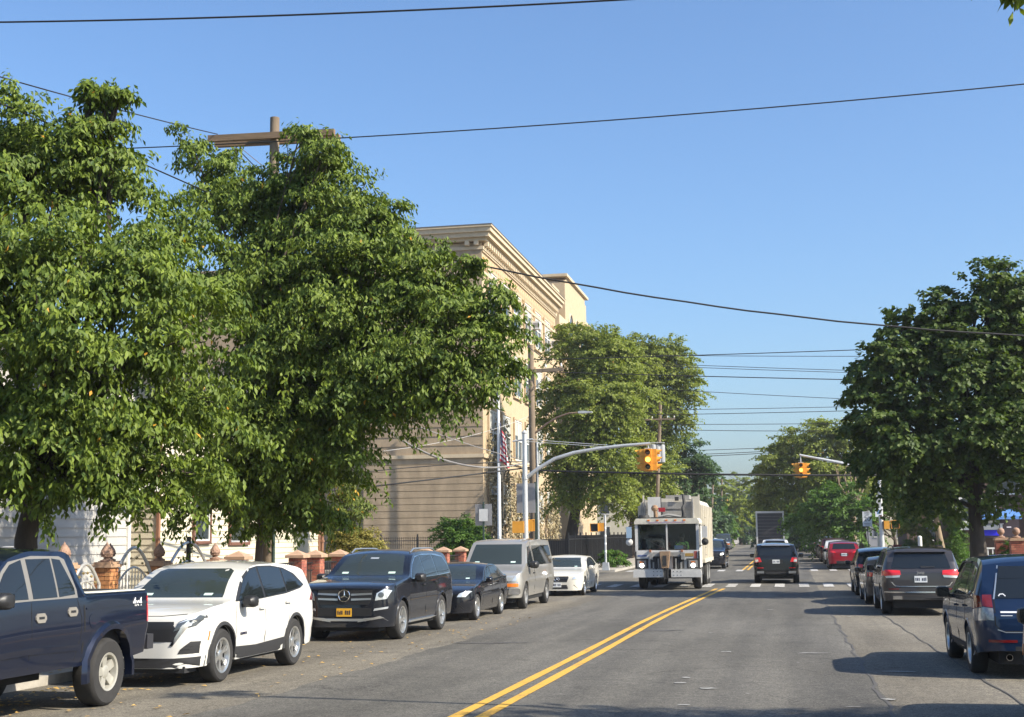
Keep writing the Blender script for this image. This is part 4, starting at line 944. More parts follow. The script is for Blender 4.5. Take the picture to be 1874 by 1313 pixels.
part('hook_recess', TDARK, (-.14,0,-.235,-.222,.95,1.34), parent=hk); part('hook_chain', TDARK, (-.13,-.05,-.1,.0,.42,.86),(-.02,.05,-.1,.0,.46,.86))
part('front_axle', TDARK, (-.9,.9,1.0,1.7,.42,.85)); part('chassis', TDARK, (-.5,.5,.2,8.1,.60,.95))
part('fuel_tank', TDARK, (-1.15,-.6,2.6,3.8,.5,.95),(.6,1.15,2.6,3.8,.5,.95))
ty, rm, bk = wheel_meshes(.52, .30, .30, 8, 'single', mat('truck_rim', (.3,.3,.29), .6))
for y, dual in ((1.4, 0), (5.5, 1), (6.75, 1)):
    for sx in (1, -1):
        for d in range(1+dual):
            o = link('wheel', ty, T, (sx*(1.08-.33*d), y, .52)); o.rotation_euler = (rng.random()*6, 0, 0 if sx > 0 else math.pi); link('rim', rm, o)
# mirrors
for sx in (-1, 1):
    mb = MB(); mb.tube([(sx*1.25,.22,2.5),(sx*1.48,.12,2.5),(sx*1.48,.12,1.75),(sx*1.25,.22,1.70)], .018, 6); mi = mb.build('mirror_arm', TDARK, T)
    part('wing_mirror', mat('mirror_blue_reflection', (.30,.42,.55), .2) if sx < 0 else TWHITE, (sx*1.48-.10, sx*1.48+.10, .05,.13,2.02,2.46), parent=mi)  # left mirror's blue reflection is painted as its base colour
    MB().lathe([(.0,-.05),(.13,.0),(.14,.06),(.05,.1)], 'y', 16, (sx*1.48,.1,1.86), close=False).build('round_mirror', TWHITE if sx < 0 else TDARK, mi, 40)
part('steering_wheel_hub', TDARK, (.44,.56,.62,.70,1.56,1.66))
MB().tube([(.5+.23*math.cos(a), .74+.10*math.sin(a), 1.68+.20*math.sin(a)) for a in np.linspace(0, 2*math.pi, 21)], .018, 6, False).build('steering_wheel', TDARK, T)
part('seat', TDARK, (.2,.8,1.1,1.7,.95,1.25),(.22,.78,1.62,1.78,1.25,2.1)); part('seat', TDARK, (-.8,-.2,1.1,1.7,.95,1.25),(-.78,-.22,1.62,1.78,1.25,2.05))
part('paper', mat('blue_paper', (.35,.5,.72), .7), (.28,.62,.26,.28,1.58,1.72))
# hopper body
mb = MB(); mb.prism([(-1.22,.98),(1.22,.98),(1.25,1.2),(1.25,3.30),(1.12,3.52),(-.5,3.62),(-1.12,3.52),(-1.25,3.30),(-1.25,1.2)], 'y', 2.05, 8.1); mb.build('hopper_body', TCREAM, T)
part('hopper_front', TGREY, (-1.15,1.12,1.98,2.05,1.0,3.46)); part('hopper_front_ridge', TGREY, (-1.10,1.08,1.93,1.985,3.18,3.44)); part('hopper_front_ridge', TGREY, (-.30,.45,1.93,1.985,2.85,3.10))
for y in (2.15, 3.3, 4.5, 5.7, 6.9, 7.95):
    part('body_rib', TCREAM, (1.25,1.33,y,y+.14,1.15,3.32)); part('body_rib', TCREAM, (-1.33,-1.25,y,y+.14,1.15,3.32))
part('body_rail', TCREAM, (1.25,1.35,2.1,8.05,1.0,1.14)); part('body_rail', TCREAM, (-1.35,-1.25,2.1,8.05,1.0,1.14))
for x in (-.7,-.35,0,.35,.7): part('clearance_lamp', AMBER, (x-.05,x+.05,.085,.10,2.68,2.73))
for x in (-1.02, .92): MB().tube([(x,1.9,2.8),(x,1.88,3.3)], .05, 8).tube([(x,1.88,3.3),(x,1.86,3.58)], .028, 8).build('hydraulic_cylinder', TGREY, T, 40)
part('top_hatch', TGREY, (-.2,.75,2.3,3.4,3.56,3.74)); part('top_rail', TDARK, (-1.05,1.05,2.06,2.12,3.5,3.56)); part('work_lamp', TDARK, (.2,.36,1.85,1.93,3.5,3.66))
for k in range(6): part('ladder_rung', TGREY, (1.34,1.37,2.5,2.86,1.3+.3*k,1.33+.3*k))
part('mud_flap', TDARK, (-1.22,-.8,1.98,2.0,.25,.95)); part('mud_flap', TDARK, (.8,1.22,1.98,2.0,.25,.95))
part('tailgate', TCREAM, (-1.22,1.22,8.1,8.7,.9,3.2))
part('sign_board', mat('board_white', (.55,.55,.53), .5, var=.12, vscale=3), (-.88,-.36,1.70,1.76,2.84,3.66)); part('board_post', TDARK, (-.36,-.33,1.71,1.75,2.78,3.72))
part('hopper_side_panel', TGREY, (-1.2,-.9,1.95,2.0,2.8,3.45)); part('hopper_side_panel', TCREAM, (.86,1.2,1.90,1.97,2.78,3.66))
MB().tube([(-.52,1.2,2.78),(-.52,1.2,3.0),(-.55,1.2,3.15)], [.09,.08,.07], 10).lathe([(.02,0),(.12,.05),(.15,.14),(.10,.24),(.02,.27)], 'z', 14, (-.55,1.2,3.06)).build('exhaust_stack', RUST, T, 40)
part('beacon_red', mat('red_beacon', (.30,.02,.03), .3), (-.40,-.14,1.15,1.3,3.05,3.22))
MB().lathe([(.22,0),(.24,.04),(.20,.14),(.05,.17)], 'z', 16, (-.96,.9,2.78)).build('roof_beacon', TDARK, T, 40)
MB().tube([(.58,1.3,2.78),(.60,1.3,3.0),(.55,1.35,3.2),(.62,1.5,3.35),(.56,1.6,3.75)], [.09,.08,.06,.07,.05], 8).build('hydraulic_arm', TDARK, T, 40)
MB().tube([(-.4,1.0,2.84),(0,.98,2.93),(.5,1.0,2.84)], .05, 8).build('roof_pipe', TGREY, T, 40); part('roof_pipe_base', TDARK, (-.7,.72,.9,1.3,2.78,2.84))
for x in (-1.12, 1.14): part('body_post', TCREAM, (x-.03,x+.03,2.3,2.36,3.3,3.75))
# the driver
SKINT = mat('skin', (.20,.12,.08), .6); HIVIS = mat('hi_vis_jacket', (.40,.70,.12), .7); DARKC = mat('dark_clothes', (.03,.035,.05), .85); HAIR = mat('dark_hair', (.012,.01,.01), .7)
def skinned(name, joints, edges, radii, m, parent=None):
    me = bpy.data.meshes.new(name); me.from_pydata(joints, edges, []); o = link(name, me, parent)
    o.modifiers.new('skin', 'SKIN'); 
    lay = me.skin_vertices[0].data if me.skin_vertices else None
    if lay is None:
        bm = bmesh.new(); bm.from_mesh(me); bm.verts.layers.skin.verify(); bm.to_mesh(me); bm.free(); lay = me.skin_vertices[0].data
    for i, r in enumerate(radii): lay[i].radius = (r, r) if not isinstance(r, tuple) else r
    lay[0].use_root = True
    s = o.modifiers.new('sub', 'SUBSURF'); s.levels = 2; s.render_levels = 2
    dg = bpy.context.evaluated_depsgraph_get(); me2 = bpy.data.meshes.new_from_object(o.evaluated_get(dg)); o.modifiers.clear(); o.data = me2
    me2.materials.clear(); me2.materials.append(m)
    for p in me2.polygons: p.use_smooth = True
    return o
J = [(0,0,.10),(0,.03,.35),(0,.02,.55),(0,0,.66),(0,-.02,.76),(0,-.02,.88), (.19,.02,.56),(.25,-.20,.36),(.16,-.44,.42), (-.19,.02,.56),(-.25,-.20,.36),(-.16,-.44,.42), (.10,-.42,.06),(.12,-.55,-.35),(-.10,-.42,.06),(-.12,-.55,-.35)]
E_ = [(0,1),(1,2),(2,3),(3,4),(4,5),(2,6),(6,7),(7,8),(2,9),(9,10),(10,11),(0,12),(12,13),(0,14),(14,15)]
R_ = [.15,.15,.14,.06,.095,.075,.075,.05,.035,.075,.05,.035,.085,.05,.085,.05]
D = skinned('person', J, E_, R_, SKINT); D.location = (GTX+.5, GTY+1.18, ground(GTY)+1.22)
tag(D, 'driver in a lime hi-vis jacket holding the wheel of the garbage truck', 'person')
jk = skinned('jacket', [J[1],J[2],J[6],J[7],tuple(Vector(J[7]).lerp(Vector(J[8]),.75)),J[9],J[10],tuple(Vector(J[10]).lerp(Vector(J[11]),.75)),J[0]], [(0,1),(1,2),(2,3),(3,4),(1,5),(5,6),(6,7),(0,8)], [.17,.165,.095,.068,.05,.095,.068,.05,.17], HIVIS, D)
MB().lathe([(.02,.99),(.07,.97),(.105,.90),(.108,.83),(.09,.80)], 'z', 14, (0,.005,0), close=False).build('cap', HAIR, D, 60)
mb = MB()
for sx in (1,-1):
    for k in range(4): mb.tube([(sx*.16+sx*(.03-.02*k),-.45,.42+.01*k),(sx*.14+sx*(.03-.02*k),-.52,.42),(sx*.13+sx*(.03-.02*k),-.535,.385)], .011, 6)
    mb.tube([(sx*.14,-.44,.44),(sx*.10,-.49,.45),(sx*.09,-.52,.43)], .012, 6)
mb.build('fingers', SKINT, D, 60)
mb = MB(); mb.lathe([(.006,-.13),(.016,-.125),(.02,-.10)], 'y', 8, (0,0,.83), close=True)
for sx in (1,-1): mb.box(sx*.10-.012, sx*.10+.012, -.03, .015, .80, .86); mb.box(sx*.04-.016, sx*.04+.016, -.112, -.100, .855, .872)
mb.build('face', SKINT, D, 60)

# ------------------------------------------------------------------ box truck ahead
BX = thing('box_truck', 'tall box truck with dark roll-up door driving away down the street', 'truck', (-1.72, 123, ground(123)))
T2 = BX
FR = mat('box_frame', (.55,.55,.54), .5); DARKDOOR = mat('dark_door', (.035,.035,.04), .6, var=.2, vscale=2)
MB().box(-1.25,1.25,.0,6.5,1.05,4.05).build('cargo_box', mat('box_side', (.45,.45,.44), .5), BX)
MB().box(-1.27,-1.13,-.06,-.002,1.0,4.08).box(1.13,1.27,-.06,-.002,1.0,4.08).box(-1.13,1.13,-.06,-.002,3.9,4.08).build('rear_frame', FR, BX)
for i in range(9): MB().box(-1.13,1.13,-.035,-.003,1.22+.298*i,1.22+.298*i+.285).build('door_slat', DARKDOOR, BX)
MB().box(-1.2,1.2,-.15,.0,.82,1.0).build('rear_bumper', mat('bumper_red', (.16,.04,.03), .6), BX)
MB().box(-1.1,1.1,-.05,-.003,1.0,1.2).build('tail_lift', mat('lift_maroon', (.10,.04,.04), .6), BX)
MB().box(-.5,.5,.3,8.6,.6,1.04).build('chassis', TDARK, BX); bevel_box(-1.05,1.05,6.8,8.8,.6,2.7,.1).build('cab', mat('cab_white', (.5,.5,.5), .4), BX)
for y in (1.6, 7.9):
    for sx in (1,-1): o = link('wheel', ty, BX, (sx*1.0, y, .52)); o.rotation_euler = (0,0,0 if sx > 0 else math.pi); link('rim', rm, o)

# ------------------------------------------------------------------ signal masts, lights, signs
STEEL = mat('galvanised_steel', (.52,.53,.52), .45, metal=.35, var=.12, vscale=3)
SIGY = mat('signal_yellow', (.68,.31,.035), .45, var=.08, vscale=4)
LENSD = mat('dark_lens', (.03,.012,.01), .2, coat=1.0); LENSG = mat('dark_green_lens', (.015,.03,.015), .2, coat=1.0)
LENSY = mat('lit_yellow_lens', (.9,.5,.05), .3, emit=(1.0,.62,.08), estr=2.2)
SBLACK = mat('signal_inner', (.02,.02,.02), .7)
def signal_head(parent, c, d, lit=True):
    """three sections facing direction d (unit, horizontal)"""
    d = Vector(d); u = Vector((-d.y, d.x, 0)); z = Vector((0,0,1)); c = Vector(c)
    mb = MB()
    for k in range(3): mb.obox(c+z*(.285*(1-k)), u*.15, d*.10, z*.138)
    h = mb.build('signal_head', SIGY, parent)
    vs = MB()
    for k in range(3):
        cc = c+z*(.285*(1-k))+d*.10; n = 10
        for j, dd in ((0, 0), (1, .19)):
            for i in range(n+1):
                a = math.radians(-35+250*i/n); r = .115; vs.v.append(tuple(cc+d*(dd if 2 < i < n-2 or j == 0 else dd*.55)+u*math.cos(a)*r+z*math.sin(a)*r))
        b = k*2*(n+1)
        for i in range(n): vs.f.append((b+i, b+i+1, b+n+2+i, b+n+1+i))
    v = vs.build('visor', SIGY, h, 50)
    for k in range(3):
        cc = c+z*(.285*(1-k))+d*.104; L = MB(); n = 16
        for i in range(n): a = 2*math.pi*i/n; L.v.append(tuple(cc+u*math.cos(a)*.10+z*math.sin(a)*.10))
        L.v.append(tuple(cc+d*.025))
        for i in range(n): L.f.append((i, (i+1) % n, n))
        L.build('lens', (LENSY if k == 1 and lit else LENSD if k < 2 else LENSG), h)
    return h
def signal_cluster(label, c, hang):
    r = thing('traffic_light', label, 'traffic light', c)
    signal_head(r, (.0,-.19,0), (0,-1,0)); signal_head(r, (-.24,.0,0), (-1,0,0), False); signal_head(r, (.24,0,0), (1,0,0), False); signal_head(r, (0,.2,0), (0,1,0), False)
    MB().box(-.14,.14,-.08,.09,.40,.47).tube([(0,0,.45),(0,0,hang)], .03, 8).build('hanger', STEEL, r); MB().box(-.16,.16,-.1,.1,-.46,-.42).build('bottom_plate', SIGY, r)
    return r
def ped_head(parent, c, d, name='walk_signal', lit=None):
    d = Vector(d); u = Vector((-d.y, d.x, 0)); z = Vector((0,0,1)); c = Vector(c)
    h = MB().obox(c, u*.235, d*.11, z*.235).obox(c+d*.15+z*.225, u*.235, d*.05, z*.012).obox(c+d*.15+u*.225, u*.012, d*.05, z*.225).obox(c+d*.15-u*.225, u*.012, d*.05, z*.225).build(name, SIGY, parent)
    MB().obox(c+d*.112, u*.20, d*.003, z*.20).build('display', SBLACK, h)
    if lit: MB().obox(c+d*.118+u*.09+z*.0, u*.05, d*.002, z*.11).obox(c+d*.118+u*.03+z*.04, u*.012, d*.002, z*.06).build('hand_symbol', mat('hand_orange', (.9,.2,.02), .4, emit=(1,.18,.02), estr=1.5), h)
    return h
# left mast
LM = pX(962, 985, -10.4); LMY = LM.y; gz = ground(LMY)+.12
m1 = thing('signal_mast', 'grey signal mast with curved arm behind the white saloon', 'signal mast', (-10.4, LMY, gz))
zt_ = 5.78-gz
MB().tube([(0,0,0),(0,0,zt_)], [.125,.095], 14).lathe([(.10,0),(.12,.05),(.03,.16)], 'z', 12, (0,0,zt_)).build('post', STEEL, m1, 40)
MB().lathe([(.26,0),(.24,.5),(.17,.62)], 'z', 12).build('base', STEEL, m1, 40)
def rel(p, o): return (p.x-o.location.x, p.y-o.location.y, p.z-o.location.z)
arm = [rel(pY(px, py, LMY), m1) for px, py in ((963,875),(985,858),(1015,840),(1050,829),(1090,822),(1140,816),(1190,812))]
MB().tube(arm, [.085,.08,.078,.075,.07,.065,.06], 10).build('arm', STEEL, m1, 40)
MB().tube([rel(pY(938,808,LMY), m1), rel(pY(975,804,LMY), m1)], .035, 8).build('top_bracket', STEEL, m1)
MB().tube([rel(pY(958,804,LMY), m1), rel(pY(1110,815,LMY), m1)], .014, 6).tube([rel(pY(958,808,LMY), m1), rel(pY(1120,819,LMY), m1)], .012, 6).build('tie_rod', STEEL, m1)
MB().lathe([(.13,0),(.13,.12)], 'z', 12, (0,0,rel(pY(963,875,LMY), m1)[2]-.06)).build('collar', STEEL, m1)
ped_head(m1, rel(pY(949,965,LMY-.05), m1), (0,1,0)); ped_head(m1, rel(pY(968,962,LMY+.25), m1), (1,0,0))
c = pY(1187, 842, LMY); t = pY(1190, 812, LMY); signal_cluster('yellow signal cluster with amber lit, hung from the long curved arm', c, t.z-c.z)
# right mast
RMX = 5.2; RM = pX(1614, 985, RMX); RMY = RM.y; gz2 = ground(RMY)+.12
m2 = thing('signal_mast', 'pale signal post with walk signal and small sign beyond the right corner', 'signal mast', (RMX, RMY, gz2))
MB().tube([(0,0,0),(0,0,6.0)], [.15,.11], 14).build('post', STEEL, m2, 40); MB().lathe([(.28,0),(.26,.5),(.2,.62)], 'z', 12).build('base', STEEL, m2, 40)
MB().tube([rel(pY(px,py,RMY), m2) for px, py in ((1611,868),(1575,857),(1540,848),(1500,840),(1463,833))], [.085,.08,.075,.07,.065], 10).build('arm', STEEL, m2, 40)
MB().tube([rel(pY(1611,858,RMY), m2), rel(pY(1498,838,RMY), m2)], .03, 6).build('tie_rod', STEEL, m2)
ped_head(m2, rel(pY(1638,960,RMY-.1), m2), (0,-1,0), lit=True); ped_head(m2, rel(pY(1624,961,RMY-.05), m2), (-1,0,0))
q = rel(pY(1608,938,RMY-.22), m2); SGN = mat('sign_white', (.70,.72,.72), .5)
sg = MB().box(q[0]-.19,q[0]+.19,q[1]-.01,q[1]+.01,q[2]-.26,q[2]+.26).build('small_sign', SGN, m2)
mb = MB().box(q[0]-.08,q[0]-.02,q[1]-.016,q[1]-.0105,q[2]-.10,q[2]+.14).box(q[0]+.0,q[0]+.07,q[1]-.016,q[1]-.0105,q[2]-.10,q[2]+.14).box(q[0]-.02,q[0]+.0,q[1]-.016,q[1]-.0105,q[2]+.06,q[2]+.12); mb.build('sign_symbol', mat('sign_blue', (.12,.25,.45), .5), sg)
MB().box(q[0]+.06,q[0]+.16,q[1]-.016,q[1]-.0105,q[2]-.23,q[2]-.18).build('sign_mark', mat('sign_red', (.4,.05,.05), .5), sg)
MB().box(-.22,-.15,-.2,-.05,rel(pY(1606,915,RMY), m2)[2]-.4,rel(pY(1606,915,RMY), m2)[2]+.25).build('control_box', STEEL, m2)
MB().obox(rel(pY(1606,893,RMY), m2), (.22,0,-.14), (0,.1,0), (.03,0,.05)).build('camera_unit', STEEL, m2)
c = pY(1466, 861, RMY); t = pY(1465, 833, RMY); signal_cluster('yellow signal cluster with amber lit, below the short straight arm', c, t.z-c.z)
# far left walk-signal post
PP = pX(1109, 1045, -10.4); m3 = thing('walk_signal_post', 'thin pale post with orange walk signals beside the flower bush', 'signal post', (-10.4, PP.y, ground(PP.y)+.12))
MB().tube([(0,0,.3),(0,0,3.15)], .06, 10).build('post', STEEL, m3, 40); MB().prism([(-.2,0),(.2,0),(.16,.45),(-.16,.45)], 'y', -.17, .17).build('base', STEEL, m3)
ped_head(m3, rel(pY(1099,965,PP.y-.05), m3), (1,0,0)); ped_head(m3, rel(pY(1088,966,PP.y-.2), m3), (0,-1,0))
mb = MB()
for i in range(4): mb.lathe([(.064,0),(.07,.06),(.064,.12)], 'z', 10, (0,0,1.0+.45*i))
mb.build('sticker_band', mat('sticker_white', (.7,.7,.68), .6), m3)
# speed limit sign
SX = 5.25; sp_ = pX(1587, 950, SX); s4 = thing('speed_limit_sign', 'white speed limit 20 sign on a green post past the right corner', 'sign', (SX, sp_.y, ground(sp_.y)+.12))
GREENP = mat('green_post', (.03,.055,.045), .6)
h4 = sp_.z-s4.location.z
MB().box(-.03,.03,-.02,.02,0,h4+.45).build('post', GREENP, s4); pl = MB().box(-.31,.31,-.04,-.022,h4-.5,h4+.5).build('sign_plate', SGN, s4)
INK = mat('ink_black', (.02,.02,.02), .6)
for tx, sz, dz in (('SPEED',.13,.40),('LIMIT',.13,.26),('20',.46,-.02)):
    o = link('lettering', text_mesh(tx, sz, INK, .002), pl, (0,-.043,h4+dz)); o.rotation_euler = (math.pi/2,0,0)
MB().box(-.22,.22,-.044,-.0405,h4-.33,h4-.29).box(-.2,.2,-.044,-.0405,h4-.43,h4-.39).build('small_print', mat('ink_grey', (.3,.3,.3), .6), pl)
# backs of signs by the left corner
SB = mat('sign_back', (.30,.30,.31), .5, metal=.4, var=.1, vscale=3); SBW = mat('sign_face_pale', (.56,.57,.57), .5)
q = pX(885, 960, -10.35); s5 = thing('street_sign', 'green sign post with pale plate over a grey square by the grey van', 'sign', (-10.35, q.y, ground(q.y)+.12))
a = rel(pY(885,943,q.y), s5)
MB().box(-.03,.03,-.02,.02,0,a[2]+.45).build('post', GREENP, s5); MB().box(-.30,.29,.03,.045,a[2]-.36,a[2]+.38).build('square_plate', SB, s5); MB().box(-.15,.15,-.04,-.022,a[2]-.21,a[2]+.21).build('small_plate', SBW, s5)
q = pX(980, 930, -10.1); s6 = thing('street_sign', 'large grey sign back on a dark post beside the signal mast', 'sign', (-10.1, q.y, ground(q.y)+.12))
a = rel(pY(962,912,q.y), s6); MB().box(-.05,.05,.02,.10,0,a[2]+.65).build('post', GREENP, s6); MB().box(a[0]-.37,a[0]+.40,-.02,.018,a[2]-.6,a[2]+.6).build('sign_plate', SB, s6)

# ------------------------------------------------------------------ poles
WOOD = mat('pole_wood', (.19,.145,.10), .9, var=.35, vscale=5, stretch=(1,1,.12), bump=.3, bscale=40)
WOODL = mat('arm_wood', (.20,.135,.08), .85, var=.35, vscale=4, stretch=(.15,1,1), bump=.3, bscale=30)
INS = mat('insulator', (.62,.60,.56), .3); TRF = mat('transformer_grey', (.32,.33,.34), .5); CABLE = mat('cable_black', (.012,.012,.013), .7); CABLEG = mat('cable_grey', (.20,.19,.18), .7)
def insul(parent, p):
    return MB().lathe([(.012,0),(.012,.05),(.045,.06),(.05,.10),(.03,.14),(.045,.17),(.02,.2)], 'z', 10, p).build('insulator', INS, parent, 40)
P1 = pX(492, 1000, -10.55); p1 = thing('utility_pole', 'weathered wooden pole with heavy crossarm rising out of the street tree', 'utility pole', (-10.55, P1.y, ground(P1.y)+.1))
tp = rel(pY(503,216,P1.y), p1); ay = -.17
MB().tube([(0,0,0),(tp[0]*.5,0,tp[2]*.5),tp], [.135,.118,.10], 14).build('pole', WOOD, p1, 40)
aL, aR = rel(pY(388,259,P1.y), p1), rel(pY(617,247,P1.y), p1)
MB().obox(((aL[0]+aR[0])/2, ay, (aL[2]+aR[2])/2), ((aR[0]-aL[0])/2, 0, (aR[2]-aL[2])/2), (0,.055,0), (0,0,.068)).build('crossarm', WOODL, p1)
MB().obox(((aL[0]+aR[0])/2, .17, (aL[2]+aR[2])/2-.02), ((aR[0]-aL[0])/2, 0, (aR[2]-aL[2])/2), (0,.055,0), (0,0,.068)).build('crossarm', WOODL, p1)
MB().bar((tp[0],ay-.02,aL[2]-.85), (aL[0]+.45,ay-.02,aL[2]), .05,.012).bar((tp[0],ay-.02,aL[2]-.85), (aR[0]-.45,ay-.02,aR[2]), .05,.012).build('arm_brace', WOODL, p1)
for k in (.16,.80,.97): insul(p1, (aL[0]+(aR[0]-aL[0])*k, .26, aL[2]+(aR[2]-aL[2])*k-.30))
MB().tube([(.13,-.06,0),(.125,-.06,4.5)], .035, 8).build('conduit', GREENP, p1)
P2 = pX(974, 985, -10.5); p2 = thing('utility_pole', 'grey wooden pole with a street lamp arm beside the signal mast', 'utility pole', (-10.5, P2.y+.5, ground(P2.y)+.1))
tp = rel(pY(971,632,p2.location.y), p2); MB().tube([(0,0,0),(tp[0]*.5,0,tp[2]*.5),tp], [.17,.15,.12], 12).build('pole', WOOD, p2, 40)
a1_, a2_ = rel(pY(918,684,p2.location.y), p2), rel(pY(1032,677,p2.location.y), p2)
MB().bar((a1_[0],-.18,a1_[2]), (a2_[0],-.18,a2_[2]), .12,.15).build('crossarm', WOOD, p2); MB().bar((tp[0],-.2,a1_[2]-.9),(a1_[0]+.5,-.2,a1_[2]),.05,.02).bar((tp[0],-.2,a1_[2]-.9),(a2_[0]-.5,-.2,a2_[2]),.05,.02).build('arm_brace', WOOD, p2)
for k in (.04,.3,.72,.97): insul(p2, tuple(Vector(a1_).lerp(Vector(a2_), k)+Vector((0,-.18,.07))))
RUSTARM = mat('rusty_arm', (.30,.20,.13), .8, var=.3, vscale=5)
lamp = [rel(pY(px,py,p2.location.y-.6*i/5), p2) for i, (px, py) in enumerate(((977,795),(1000,776),(1020,764),(1040,757),(1062,755)))]
MB().tube(lamp, [.05,.045,.04,.035,.03], 8).build('lamp_arm', RUSTARM, p2, 40)
e = lamp[-1]; MB().prism([(e[0]-.08,e[2]-.04),(e[0]+.1,e[2]-.05),(e[0]+.50,e[2]-.03),(e[0]+.50,e[2]+.02),(e[0]+.1,e[2]+.06),(e[0]-.08,e[2]+.04)], 'y', e[1]-.12, e[1]+.12).build('lamp_head', STEEL, p2)
MB().tube([(.19,-.05,0),(.17,-.05,6)], .045, 8).build('conduit', STEEL, p2)
def far_pole(label, X, base, top, arm_y=None, aw=None, r0=.16, trf=False, m=WOOD):
    b = pX(base[0], base[1], X); p = thing('utility_pole', label, 'utility pole', (X, b.y, ground(b.y)+.05)); tp = rel(pY(top[0], top[1], b.y), p)
    d0 = Vector((0,0,0)); MB().tube([d0, tp], [r0, r0*.7], 10).build('pole', m, p, 40)
    if arm_y:
        k = rel(pY(top[0], arm_y, b.y), p)[2]; x0 = tp[0]*k/tp[2]; MB().box(x0-aw, x0+aw, -.24, -.13, k-.06, k+.06).build('crossarm', m, p)
        for q in (-.95,-.5,.5,.95): insul(p, (x0+q*aw, -.18, k+.06))
    if trf:
        for (dx, yy) in ((.10,-.42),(.42,-.30),(.74,-.1)):
            k = rel(pY(top[0], 830, b.y), p)[2]; MB().lathe([(.05,-.75),(.24,-.72),(.26,-.6),(.26,.55),(.24,.66),(.1,.72)], 'z', 14, (dx, yy, k)).build('transformer', TRF, p, 40)
        k = rel(pY(top[0], 812, b.y), p)[2]; MB().box(-.05,.95,-.6,.1,k,k+.07).build('transformer_rack', STEEL, p)
    return p
far_pole('leaning wooden pole with three transformers behind the garbage truck', -10.4, (1196,900), (1209,735), 768, 1.2, .17, True)
far_pole('pale leaning pole with a short crossarm past the transformer pole', -10.4, (1262,905), (1279,848), 862, .8, .16)
far_pole('dark wooden pole with a long bracket far down the left kerb', -10.3, (1298,905), (1305,872), None, None, .17)
far_pole('pale wooden pole standing before the far left trees', -10.2, (1319,975), (1321,868), None, None, .18)
far_pole('thin wooden pole, the most distant along the left kerb', -10.2, (1341,980), (1342,905), None, None, .17)
# flag on its pole
FP = pX(914, 985, -18.0); fp = thing('flagpole', 'tall white flagpole before the school corner', 'flagpole', (FP.x, FP.y, ground(80)-.05))
th = pY(911,640,FP.y).z-fp.location.z; fx = rel(pY(911,640,FP.y), fp)[0]
MB().tube([(0,0,0),(fx,0,th)], [.14,.06], 12).lathe([(.0,0),(.11,.1),(.0,.22)], 'z', 10, (fx,0,th), close=False).build('pole', mat('white_pole', (.72,.72,.70), .4), fp, 40)
ft = pY(914,772,FP.y-.1); fl = thing('flag', 'striped flag hanging limp on the white flagpole', 'flag', ft)
def flag():
    m = bpy.data.materials.new('flag_cloth'); m.use_nodes = True; n = m.node_tree.nodes; l = m.node_tree.links; b = n['Principled BSDF']; b.inputs['Roughness'].default_value = .8
    a = n.new('ShaderNodeAttribute'); a.attribute_name = 'fc'; l.new(a.outputs['Color'], b.inputs['Base Color']); return m
nu, nv = 26, 30; vs, fs, cols = [], [], []
for j in range(nv+1):
    for i in range(nu+1):
        u, v = i/nu, j/nv; w_ = .16+.75*(v**.55)*.75
        x = w_*u*.9+.05*math.sin(u*9+v*3); y = .13*math.sin(u*16+v*4)*(.4+.6*u)*min(1, .3+v); z = -v*2.5-u*.7*(1-.25*v)+.05*math.sin(u*7)
        vs.append((x, y, z))
for j in range(nv):
    for i in range(nu):
        a = j*(nu+1)+i; fs.append((a, a+1, a+nu+2, a+nu+1)); u, v = i/nu, j/nv
        st = int((v)*13) % 2
        c = (.03,.04,.14) if (u < .45 and v < .54) else ((.40,.03,.05) if st == 0 else (.62,.58,.56))
        if u < .45 and v < .54 and (i+j*3) % 5 == 0: c = (.55,.55,.58)
        cols.append(c)
me = bpy.data.meshes.new('flag_cloth'); me.from_pydata(vs, [], fs); at = me.attributes.new('fc', 'FLOAT_COLOR', 'FACE')
for i, c in enumerate(cols): at.data[i].color = (*c, 1)
me.materials.append(flag()); link('flag_cloth', me, fl)
for p in me.polygons: p.use_smooth = True

# ------------------------------------------------------------------ wires
def quad(p0, p1, p2, n=28, t1=None):
    p0, p1, p2 = Vector(p0), Vector(p1), Vector(p2)
    t1 = t1 or (p1-p0).length/((p1-p0).length+(p2-p1).length); out = []
    for i in range(n+1):
        t = i/n; a = (t-t1)*(t-1)/((0-t1)*(0-1)); b = t*(t-1)/(t1*(t1-1)); c = t*(t-t1)/(1*(1-t1)); out.append(p0*a+p1*b+p2*c)
    return out
def wire(label, pts, r, m=None, group=None, wob=0):
    if len(pts) == 2: pts = [pts[0], Vector(pts[0]).lerp(Vector(pts[1]), .5)-Vector((0,0,(Vector(pts[1])-Vector(pts[0])).length*.012)), pts[1]]
    q = quad(*pts, n=36)
    if wob: q = [p+Vector((0,0,wob*math.sin(i*1.9))) for i, p in enumerate(q)]
    o = MB().tube(q, r, 6).build('overhead_wire', m or CABLE, None, 60); return tag(o, label, 'wire', group)
wire('thick black cable across the top, highest over the street', [pY(-700,38,20), pY(600,25.5,20), pY(2500,-105,20)], .016)
wire('black wire passing in front of the wooden crossarm, rising over the street to the right', [pY(-700,289,24.3), pY(700,248.5,24.6), pY(2600,75,24.8)], .0125)
wire('wire running from the crossarm tip back over the left tree top', [pX(-900,-135,-11.6), pX(150,183,-11.62), pY(398,246,P1.y-.1)], .011)
wire('cable dropping behind the left tree to the wooden pole', [pX(-900,-171,-10.9), pX(180,265,-10.8), pY(495,405,P1.y)], .013)
wire('thick wavy service cable crossing the whole street below the crossarm', [pY(500,395,P1.y), pY(1140,535,27), pY(2500,618,30)], .019, wob=.006)
